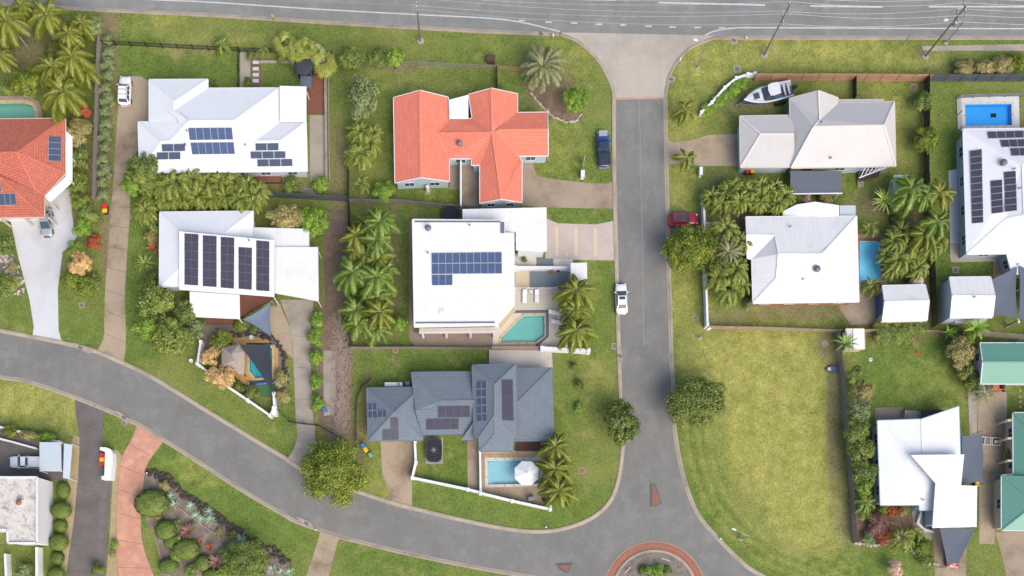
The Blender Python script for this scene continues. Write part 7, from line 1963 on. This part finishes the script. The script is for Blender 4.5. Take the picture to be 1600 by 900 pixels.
for x in (-1.0, .2):
    for s in (-1, 1): MB().tube([(x, s * .68, 1.4), (x, s * .66, 2.32)], .03, 6).build("top_post", "galv", bt)
for s in (-1, 1): MB().tube([(.6, s * 1.0, 1.75), (1.8, s * .8, 1.95), (2.8, s * .4, 2.05), (3.3, 0, 2.05)], .025, 5).build("bow_rail", "steel", bt)
for x in (-2.0, -2.55): MB().box((x, 0, 1.35), (.22, 1.5, .2)).build("bench_seat", "line_white", bt)
MB().box((-.5, -.35, 1.3), (.4, .4, .6)).build("helm_seat", "hull_navy", bt); MB().box((-.5, .35, 1.3), (.4, .4, .6)).build("passenger_seat", "hull_navy", bt)
ob = MB().box((-3.4, 0, 1.55), (.55, .4, .55), 0, 0, .8).build("outboard_motor", "car_dark", bt); MB().box((-3.4, 0, .85), (.2, .12, .9)).build("motor_leg", "car_dark", ob)
tl = thing("boat_trailer", "galvanised tandem trailer under the white and navy boat", "trailer", P(1197, 155), R(195))
for s in (-1, 1):
    MB().beam((-3, s * .75, .5), (1.2, s * .75, .5), .08, .12).build("side_rail", "galv", tl); MB().beam((1.2, s * .75, .5), (3.9, 0, .5), .08, .12).build("draw_bar", "galv", tl)
for x in (-1.9, -1.1):
    MB().beam((x, -1.05, .33), (x, 1.05, .33), .06).build("axle", "galv", tl)
    for s in (-1, 1): MB().tube([(x, s * 1.18 - .09, .33), (x, s * 1.18 + .09, .33)], .33, 12).build("wheel", "black_rubber", tl)
MB().tube([(3.6, -.05, 0.25), (3.6, .05, 0.25)], .22, 10).build("jockey_wheel", "black_rubber", tl); MB().box((3.95, 0, .5), (.4, .16, .12)).build("coupling", "galv", tl); MB().beam((3.3, 0, .5), (3.3, 0, 1.3), .1).build("winch_post", "galv", tl)

bt.scale = tl.scale = (1.2, 1.2, 1.1)
# ---------------------------------------------------------------- street furniture
def street_light(label, base, ht, arm, mat="galv"):
    p = P(*base); t = thing("street_light", label, "street light", p)
    MB().tube([(0, 0, 0), (0, 0, ht)], [.11, .06], 8).build("pole", mat, t)
    q = P(arm[0], arm[1], ht + .3) - p
    MB().tube([(0, 0, ht - .05), (q.x * .5, q.y * .5, ht + .25), (q.x, q.y, ht + .3)], .045, 6).build("arm", mat, t)
    MB().box((q.x, q.y, ht + .3), (.75, .3, .16), math.atan2(q.y, q.x), 0, .8).build("lamp_head", "gutter_white", t)
    MB().lathe([(.35, .01), (.35, .06), (.15, .14)], (0, 0, 0), 10).build("footing", "conc_grey", t)
street_light("tall curved street light beside the concrete apron", (1089, 106), 6.2, (1087, 62)); street_light("street light on the lower lawn of the vacant lot", (1157, 842), 4.8, (1147, 827)); street_light("thin street light by the footpath at the main road", (1478, 67), 5.5, (1478, 31))
street_light("short lamp post at the corner of the white street fence", (1093, 528), 3.2, (1108, 514)); street_light("short lamp post on the strip below the two garages", (1573, 509), 2.6, (1591, 501))
def power_pole(label, base, ht, mat, arms):
    p = P(*base); t = thing("power_pole", label, "power pole", p)
    MB().tube([(0, 0, 0), (0, 0, ht)], [.17, .11], 9).build("pole", mat, t)
    MB().lathe([(.55, .01), (.5, .08), (.2, .12)], (0, 0, 0), 12).build("footing", "conc_grey", t)
    ends = []
    for z, L, ang in arms:
        d_ = Vector((math.cos(ang), math.sin(ang), 0)) * L / 2
        MB().beam(Vector((0, 0, z)) - d_, Vector((0, 0, z)) + d_, .12, .14).build("crossarm", "timber_pale", t)
        for f_ in (-.95, -.4, .4, .95):
            q = Vector((0, 0, z)) + d_ * f_
            MB().lathe([(.06, .07), (.08, .15), (.05, .22), (.08, .28), (.02, .34)], q, 8).build("insulator", "line_white", t); ends.append(p + q + Vector((0, 0, .34)))
    return t, ends
tA, eA = power_pole("green power pole leaning over the main road by the apron", (1194, 86), 11.7, "pole_green", [(11.3, 2.6, R(93)), (8.6, 2.0, R(93))])
tC, eC = power_pole("grey power pole by the footpath corner near the grey fence", (1446, 88), 11.7, "pole_timber", [(11.3, 2.6, R(93)), (9.4, 2.0, R(93))])
tB, eB = power_pole("brown timber power pole above the old rail fence", (657, 64), 9.8, "pole_timber", [(9.5, 2.2, R(93)), (8.4, 1.8, R(93))])
MB().lathe([(.3, 7.6), (.32, 8.3), (.1, 8.45)], (.45, 0, 0), 10).build("transformer", "galv", tC)
def wire(a, b, sag, label, grp="overhead wires along the main road"):
    pts = [a.lerp(b, k / 24) - Vector((0, 0, sag * 4 * (k / 24) * (1 - k / 24))) for k in range(25)]
    o_ = MB().tube([p - a for p in pts], .018, 4).build("power_line", "galv"); o_.location = a
    tag(o_, label, "power line", grp)
wl = Vector((-120, 5, 0)); wr_ = Vector((45, 0, 0))
for k, nm in ((0, "outer wire of the upper crossarm"), (2, "middle wire of the upper crossarm"), (3, "inner wire of the upper crossarm"), (4, "outer wire of the lower crossarm"), (7, "inner wire of the lower crossarm")):
    wire(eA[k], eC[k], .9, nm + ", strung from green pole to grey pole", "wires between green and grey pole")
    wire(eB[k], eA[k], 1.4, nm + ", strung from brown timber pole to green pole", "wires between brown and green pole")
    wire(eC[k], eC[k] + wr_, 1.0, nm + ", leaving the grey pole past the picture edge", "wires leaving the grey pole")
    if k < 4: wire(eB[k] + Vector((-62, 6.4, 0)), eB[k], 1.6, nm + ", arriving at the brown timber pole", "wires arriving at the brown pole")
wire(P(546, 55), eB[0], .0, "guy wire running down from the brown pole to the lawn", None)
def sign_marker(label, base, ht, col):
    p = P(*base); t = thing("marker_post", label, "marker post", p)
    MB().box((0, 0, ht / 2), (.08, .08, ht)).build("post", "galv", t); MB().box((0, -.06, ht - .3), (.35, .03, .6)).build("plate", col, t)
pm("sign_yellow", S(236, 196, 30), 0.5, 0.05)
sign_marker("yellow marker post on the verge edge above the white solar roof", (429, 33), 1.6, "sign_yellow"); sign_marker("yellow marker at the top corner of the main road", (47, 9), 1.6, "sign_yellow")
pm("green_plastic", S(110, 168, 130), 0.5, 0.06)
for lb, x, y, h_, m_ in (("green topped service post at the grey pole verge", 1446, 111, 1.4, "green_plastic"), ("green service marker on the lawn by the path slabs", 462, 863, .8, "green_plastic"), ("small white post by the curb at the apron start", 864, 57, .6, "fence_white"), ("small white post at the apron curve by the street light", 1062, 95, .6, "fence_white"), ("white post beside the main road drain", 1165, 62, .6, "fence_white"), ("short white post on the verge near path slabs", 494, 828, .6, "fence_white"), ("white bollard on the lawn beside the curved road trees", 208, 516, .6, "fence_white"), ("small white post beside the rock edged bed", 231, 740, .5, "fence_white"), ("thin grey post on the verge before the grey pole", 1410, 71, 2.6, "galv"), ("white peg at the vacant lot kerb", 1125, 842, .6, "fence_white"), ("green peg at the curb by the roundabout lawn", 853, 824, .5, "fence_white")):
    o_ = MB().lathe([(.1, 0), (.09, h_ * .9), (.14, h_ * .92), (.05, h_)], (0, 0, 0), 8).build("service_post", m_); o_.location = P(x, y); tag(o_, lb, "post")
# sale sign and letterboxes
t = thing("sale_sign", "upright pale sign board standing on the orange house lawn", "sign", P(911, 258)); MB().box((0, 0, 1.3), (.06, 1.0, 1.8), R(-12)).build("board", "wall_pale", t)
for s in (-.45, .45): MB().box((s * math.sin(R(12)), s * math.cos(R(12)), .3), (.08, .08, .6)).build("leg", "timber_pale", t)
def letterbox(label, x, y, sz, ht=1.0, mat="fence_white"):
    t = thing("letterbox", label, "letterbox", P(x, y)); MB().box((0, 0, ht / 2), (sz[0], sz[1], ht)).build("pillar", mat, t); MB().box((0, 0, ht + .04), (sz[0] + .1, sz[1] + .1, .08)).build("cap", mat, t); MB().box((sz[0] * .2, -sz[1] / 2 - .004, ht * .75), (.22, .02, .12)).build("slot", "metal_black", t)
letterbox("white letterbox pillar on the verge by the brown driveway", 909.5, 276, (.5, .9)); letterbox("curved white letterbox beside the lone verge palm", 1093, 272, (.4, 1.1)); letterbox("white letterbox set in the street fence by the red car", 1103, 356, (.5, .5), 1.3); letterbox("white entry box pillar on the lawn at the wall corner", 432, 645, (.6, 1.3), 1.5)
# drains, covers
pm("iron_cover", S(128, 118, 112), 0.7, 0.15, 2, 8)
def cover(label, x, y, r_, sq=False, mat="iron_cover", rim="conc_grey"):
    t = thing("access_cover", label, "access cover", P(x, y))
    if sq: MB().box((0, 0, .015), (r_ * 2.4, r_ * 2.4, .03)).build("surround", rim, t); MB().box((0, 0, .03), (r_ * 1.6, r_ * 1.6, .03)).build("lid", mat, t)
    else: MB().lathe([(r_ * 1.25, .0), (r_ * 1.25, .03)], (0, 0, 0), 20).build("surround", rim, t); MB().lathe([(r_, .0), (r_, .045)], (0, 0, 0), 20).build("lid", mat, t)
cover("round iron cover on the lawn beside the umbrella pool palms", 909, 736, .42, mat="brick_red"); cover("square concrete pit on the lawn below the white solar house at frame edge", 1493, 422, .42, True); cover("round brown cover on the lawn beside the black fence", 1427, 137, .45); cover("faint round cover in the dry lot by the fence", 1289, 537, .45, mat="conc_brown", rim="conc_brown"); cover("square pit on the verge above the curved wall", 1152, 108, .45, True); cover("small pit on the verge below the large street tree", 1087, 497, .28, True); cover("round concrete lid between the two left driveways", 195, 660, .4); cover("square pit on lawn between white and tan driveways", 128, 477, .35, True); cover("round rusty pot cover by the low paling fence", 618, 548, .0001 + .35, mat="brick_red"); cover("round paved disc beside the leaning palm", 1468, 289, .45, mat="brick_red"); cover("curb inlet pit near the white sedan", 961, 541, .4, True)
for lb, q in (("concrete drain inlet where the curve begins below the grey house", [(964, 548), (970, 546), (974, 566), (966, 566)]), ("drain inlet on the main road kerb before the apron", [(832, 50), (856, 51), (858, 57), (834, 56)]), ("drain inlet on the main road kerb past the street light", [(1139, 58), (1153, 58), (1151, 70), (1142, 69)]), ("drain inlet at the apron kerb opposite the date palm", [(1044, 118), (1056, 122), (1052, 130), (1042, 128)]), ("drain inlet at the kerb between the two edge driveways", [(100, 536), (118, 536), (146, 549), (140, 553)]), ("drain inlet at the kerb above the path slabs", [(462, 806), (484, 815), (492, 826), (478, 824)]), ("kerb inlet between the black and red driveways", [(180, 640), (194, 648), (206, 660), (196, 662)])):
    c_ = PL(q); m_ = sum(c_, Vector()) / 4; t = thing("drain_inlet", lb, "drain", m_)
    MB().prism([(p.x - m_.x, p.y - m_.y) for p in c_], 0, .115).build("lintel", "conc_grey", t); MB().box((0, 0, .12), (.7, .5, .02), R(-30)).build("grate", "iron_cover", t)

# wheelie bins and small things
pm("bin_green", S(62, 84, 66), 0.6, 0.1); pm("bin_dark", S(64, 66, 70), 0.6, 0.1); pm("lid_yellow", S(246, 196, 40), 0.5, 0.06); pm("lid_red", S(226, 48, 52), 0.5, 0.06); pm("lid_blue", S(70, 130, 206), 0.5, 0.06); pm("lid_green", S(126, 180, 138), 0.5, 0.06)
def bin_(label, x, y, rz, body, lid):
    p = P(x, y, 1.0); t = thing("wheelie_bin", label, "bin", (p.x, p.y, .02), R(rz))
    vs = [(-.22, -.26, .05), (.22, -.26, .05), (.22, .26, .05), (-.22, .26, .05), (-.29, -.34, .95), (.29, -.34, .95), (.29, .34, .95), (-.29, .34, .95)]
    link("bin_body", mesh_data("bin_body", vs, [(3, 2, 1, 0), (4, 5, 6, 7), (0, 1, 5, 4), (1, 2, 6, 5), (2, 3, 7, 6), (3, 0, 4, 7)], body), t)
    MB().box((0, .02, 1.0), (.64, .78, .1), 0, 0, .88).build("lid", lid, t); MB().tube([(-.25, .42, .95), (.25, .42, .95)], .025, 6).build("handle", body, t)
    for s in (-1, 1): MB().tube([(s * .26 - .03, .28, .1), (s * .26 + .03, .28, .1)], .1, 10).build("wheel", "black_rubber", t)
for lb, x, y, rz, b, l in (("red lidded bin beside the long tan driveway", 163.5, 322, 90, "bin_dark", "lid_red"), ("yellow lidded bin beside the long tan driveway", 163.5, 329, 90, "bin_dark", "lid_yellow"), ("blue lidded bin at the grey tiled house corner", 567.6, 696.5, 30, "bin_dark", "lid_blue"), ("yellow lidded bin between the blue and green bins", 571.5, 703, 30, "bin_dark", "lid_yellow"), ("green lidded bin beside the tan concrete drive", 579, 711, 30, "bin_dark", "lid_green"),
                           ("red lidded bin against the cream garage wall", 1168, 267, 0, "bin_green", "lid_red"), ("yellow lidded bin against the cream garage wall", 1176, 266.5, 0, "bin_green", "lid_yellow"), ("upper red lidded bin behind the curved screen wall", 159.5, 711, 90, "bin_green", "lid_red"), ("yellow lidded bin behind the curved screen wall", 159.5, 718, 90, "bin_green", "lid_yellow"), ("lower red lidded bin behind the curved screen wall", 159.5, 725, 90, "bin_green", "lid_red"), ("yellow lidded bin beside the slate shade sail", 1527, 756, 0, "bin_green", "lid_yellow")):
    bin_(lb, x, y, rz, b, l)
o_ = MB().box((0, 0, .35), (.7, .65, .7), .3, 0, .9).build("water_tub", "lid_blue"); o_.location = P(508, 641); tag(o_, "pale blue tub beside the gravel patch", "tub")
def lounger(label, x, y, rz):
    t = thing("sun_lounger", label, "lounger", P(x, y) + Vector((0, 0, .03)), R(rz))
    MB().box((0, -.35, .35), (.65, 1.25, .08)).build("seat", "cloth_white", t)
    link("backrest", mesh_data("backrest", [(-.32, .28, .36), (.32, .28, .36), (.3, .95, .75), (-.3, .95, .75), (-.32, .28, .3), (.32, .28, .3), (.3, .95, .69), (-.3, .95, .69)], [(0, 1, 2, 3), (7, 6, 5, 4), (0, 4, 5, 1), (2, 6, 7, 3)], "cloth_white"), t)
    for a in (-.28, .28):
        for b in (-.85, .3): MB().box((a, b, .16), (.06, .06, .32)).build("leg", "pvc_white", t)
lounger("white sun lounger closer to the big white roof", 819.6, 465, 0); lounger("white sun lounger in the middle of the tiled terrace", 838.7, 464.5, 0)
lounger("white deck chair beside the dark pool border", 866, 490, 80); lounger("blue striped lounger beside the teal pool", 870, 504.5, 85)
o_ = MB().box((0, 0, .25), (.5, .5, .06)).box((0, 0, .12), (.1, .1, .22)).build("side_table", "pvc_white"); o_.location = P(829.5, 456.5); tag(o_, "small white side table between the two sun loungers", "side table")
o_ = MB().box((0, 0, .25), (.45, .45, .06)).box((0, 0, .12), (.1, .1, .22)).build("side_table", "pvc_white"); o_.location = P(873, 497); tag(o_, "small white side table beside the blue striped lounger", "side table")
t = thing("round_table", "round pale table under the terrace palms", "table", P(866, 458)); MB().lathe([(.55, .68), (.55, .74)], (0, 0, 0), 18).build("table_top", "conc_apron", t); MB().tube([(0, 0, 0), (0, 0, .7)], .05, 7).build("leg", "galv", t)
t = thing("barbecue", "covered silver barbecue on the umbrella pool terrace", "barbecue", P(830, 780)); MB().box((0, 0, .5), (1.0, .6, 1.0), .1).build("cabinet", "galv", t); MB().box((0, .05, 1.05), (.9, .5, .25), .1, 0, .8).build("hood", "steel", t)
for lb, x, y, m_, r_ in (("dark potted plant stand at the pool terrace corner", 850, 782, "metal_black", .3), ("terracotta pots along the planter wall of blue grey court", 861, 426, "brick_red", .32), ("dark pot beside the terracotta pots of the court", 872, 424, "metal_black", .26), ("round white pot beside the ochre pool deck edge", 394, 529, "pvc_white", .35), ("round pot beside the white wall on curved road side", 300, 565, "pvc_white", .3)):
    o_ = MB().lathe([(r_ * .6, 0), (r_, r_ * 1.4), (r_ * 1.08, r_ * 1.5), (r_ * .8, r_ * 1.5), (r_ * .7, r_ * 1.2)], (0, 0, 0), 14).build("plant_pot", m_); o_.location = P(x, y) + Vector((0, 0, .05)); tag(o_, lb, "pot")
t = thing("water_tank", "round pale tank behind the small white garage", "tank", P(1426, 444)); MB().lathe([(.95, 0), (.95, 1.6), (.7, 1.85), (.1, 1.95)], (0, 0, 0), 20).build("tank_body", "conc_apron", t); MB().lathe([(.2, 1.9), (.2, 2.0)], (0, 0, 0), 10).build("tank_lid", "steel", t)
t = thing("ride_on_mower", "orange ride on mower parked at the top of the concrete drive", "mower", P(1560, 606), R(-8))
pm("mower_orange", S(214, 112, 84), 0.5, 0.1)
MB().box((-.9, 0, .65), (1.1, .7, .5), 0, 0, .85).build("bonnet", "mower_orange", t); MB().box((.25, 0, .75), (.5, .5, .5), 0, 0, .8).build("seat", "metal_black", t); MB().box((-.2, -.1, .3), (1.6, 1.1, .2)).build("mower_deck", "mower_orange", t)
for x in (-1.1, .6):
    for s in (-.5, .5): MB().tube([(x, s - .1, .28), (x, s + .1, .28)], .28, 10).build("wheel", "black_rubber", t)
t = thing("pallet_rack", "white metal frame rack lying on the concrete drive", "rack", P(1546, 690), R(-4))
for a, b in (((-1.6, -.6), (1.6, -.55)), ((-1.6, .6), (1.5, .6)), ((-1.6, -.6), (-1.6, .6)), ((-.9, -.6), (-.9, .6)), ((0, -.6), (0, .6)), ((.25, -.6), (.25, .6)), ((1.5, -.55), (1.5, .6))): MB().beam((a[0], a[1], .3), (b[0], b[1], .3), .09).build("frame_bar", "pvc_white", t)
MB().box((-.45, 0, .2), (.7, 1.0, .08)).build("tray", "brown_paving", t); MB().box((.85, 0, .25), (.5, .4, .2)).build("parcel", "wall_beige", t)
t = thing("air_conditioner", "grey air conditioner outside the grey tiled house", "air conditioner", P(637.5, 601)); MB().box((0, 0, .4), (.9, .8, .8)).build("casing", "gutter_grey", t); MB().lathe([(.32, .8), (.32, .83), (.1, .83)], (0, 0, 0), 14).build("fan_grille", "galv", t)
t = thing("rainwater_tank", "slim white tank against the upper wall of the grey tiled house", "tank", P(616.5, 605)); MB().box((0, 0, .9), (2.7, .6, 1.8)).build("tank_body", "gutter_white", t); MB().box((.8, 0, 1.82), (.4, .4, .08)).build("tank_lid", "steel", t)
t = thing("clothes_line", "white clothes airer frame above the white hip roof garden", "clothes line", P(1364, 336))
MB().tube([(0, 0, 0), (0, 0, 1.8)], .04, 6).build("post", "galv", t)
for a in (0, 1.57): MB().beam((-1.6 * math.cos(a), -.6 * math.sin(a), 1.8), (1.6 * math.cos(a), .6 * math.sin(a), 1.8), .04).build("arm", "galv", t)
t = thing("beached_kayak", "upturned blue grey dinghy leaning at the vacant lot fence", "dinghy", P(1301, 577), R(5))
mb = MB(); V = []
for i in range(9):
    u_ = -1 + i / 4; w_ = .55 * (1 - u_ ** 4) + .03
    V += [(u_ * 1.15, -w_, .05), (u_ * 1.15, -w_ * .7, .42), (u_ * 1.15, w_ * .7, .42), (u_ * 1.15, w_, .05)]
mb.add(V, [(i * 4 + k, (i + 1) * 4 + k, (i + 1) * 4 + k + 1, i * 4 + k + 1) for i in range(8) for k in range(3)] + [(0, 1, 2, 3), (32, 35, 34, 33)]); mb.build("hull", "hull_navy", t); MB().box((-.7, 0, .44), (.5, .5, .05)).build("keel_pad", "line_white", t)
t = thing("outdoor_chair", "pair of dark outdoor chairs on the white path beside the solar house", "chair set", P(1500, 311))
for y_ in (-.6, .6): MB().box((0, y_, .4), (.6, .6, .1)).box((.3, y_, .7), (.08, .6, .6)).build("chair_seat", "deck_dark", t)
t = thing("pallet_stack", "stack of grey boards on the grass above the dark panel fence", "board stack", P(482, 299))
for k in range(5): MB().box((random.uniform(-.2, .2), (k - 2) * .2, .06 + .05 * (k % 2)), (2.4, .16, .05), random.uniform(-.1, .1)).build("board", "timber_grey", t)
for lb, x, y, m_ in (("small red toy on the back lawn", 1433, 551, "lid_red"), ("white ring toy on the back lawn", 1360, 562, "pvc_white")):
    o_ = MB().lathe([(.18, 0), (.3, .06), (.18, .12), (.1, .06), (.18, 0)], (0, 0, 0), 14, caps=False).build("toy_ring", m_); o_.location = P(x, y); tag(o_, lb, "toy")
t = thing("hot_water_tank", "white cylindrical heater against the orange house gable wall", "water heater", P(668.5, 298.5)); MB().lathe([(.28, 0), (.28, 1.5), (.2, 1.6), (.05, 1.62)], (0, 0, 0), 14).build("cylinder", "pvc_white", t); MB().box((0, -.1, .03), (.8, .9, .06)).build("plinth", "conc_grey", t)
for lb, x, y in (("first paver of the stepping path beside the green roof", 1594, 611), ("second paver of the stepping path beside the green roof", 1594, 620), ("third paver of the stepping path beside the green roof", 1594, 628), ("fourth paver of the stepping path beside the green roof", 1594, 636)):
    o_ = MB().box((0, 0, .03), (.4, .4, .06)).build("stepping_paver", "conc_tan"); o_.location = P(x, y); tag(o_, lb, "paver")
o_ = MB().box((0, 0, .45), (1.2, .9, .9)).box((0, 0, .92), (1.3, 1.0, .06)).build("planter_box", "deck_dark"); o_.location = P(768, 106); o_.location = P(767, 96); tag(o_, "dark brown crate on the verge by the rail fence", "crate")
o_ = MB().prism([(-.5, -.8), (.5, -.8), (.4, .8), (-.6, .8)], 0, .04).build("door_mat", "metal_black"); o_.location = P(169, 268); tag(o_, "black square mat on the earth strip by the driveway", "mat")
for i in range(6):
    o_ = MB().box((0, 0, .025), (1.05, 1.9, .03), R(4)).build("paving_slab", "paver_dark"); o_.location = P(162 - i * 1.6, 770 + i * 21.0); tag(o_, ordn(i) + " dark paving slab from the screen wall along the black driveway", "paver", "paving slabs beside the black driveway")
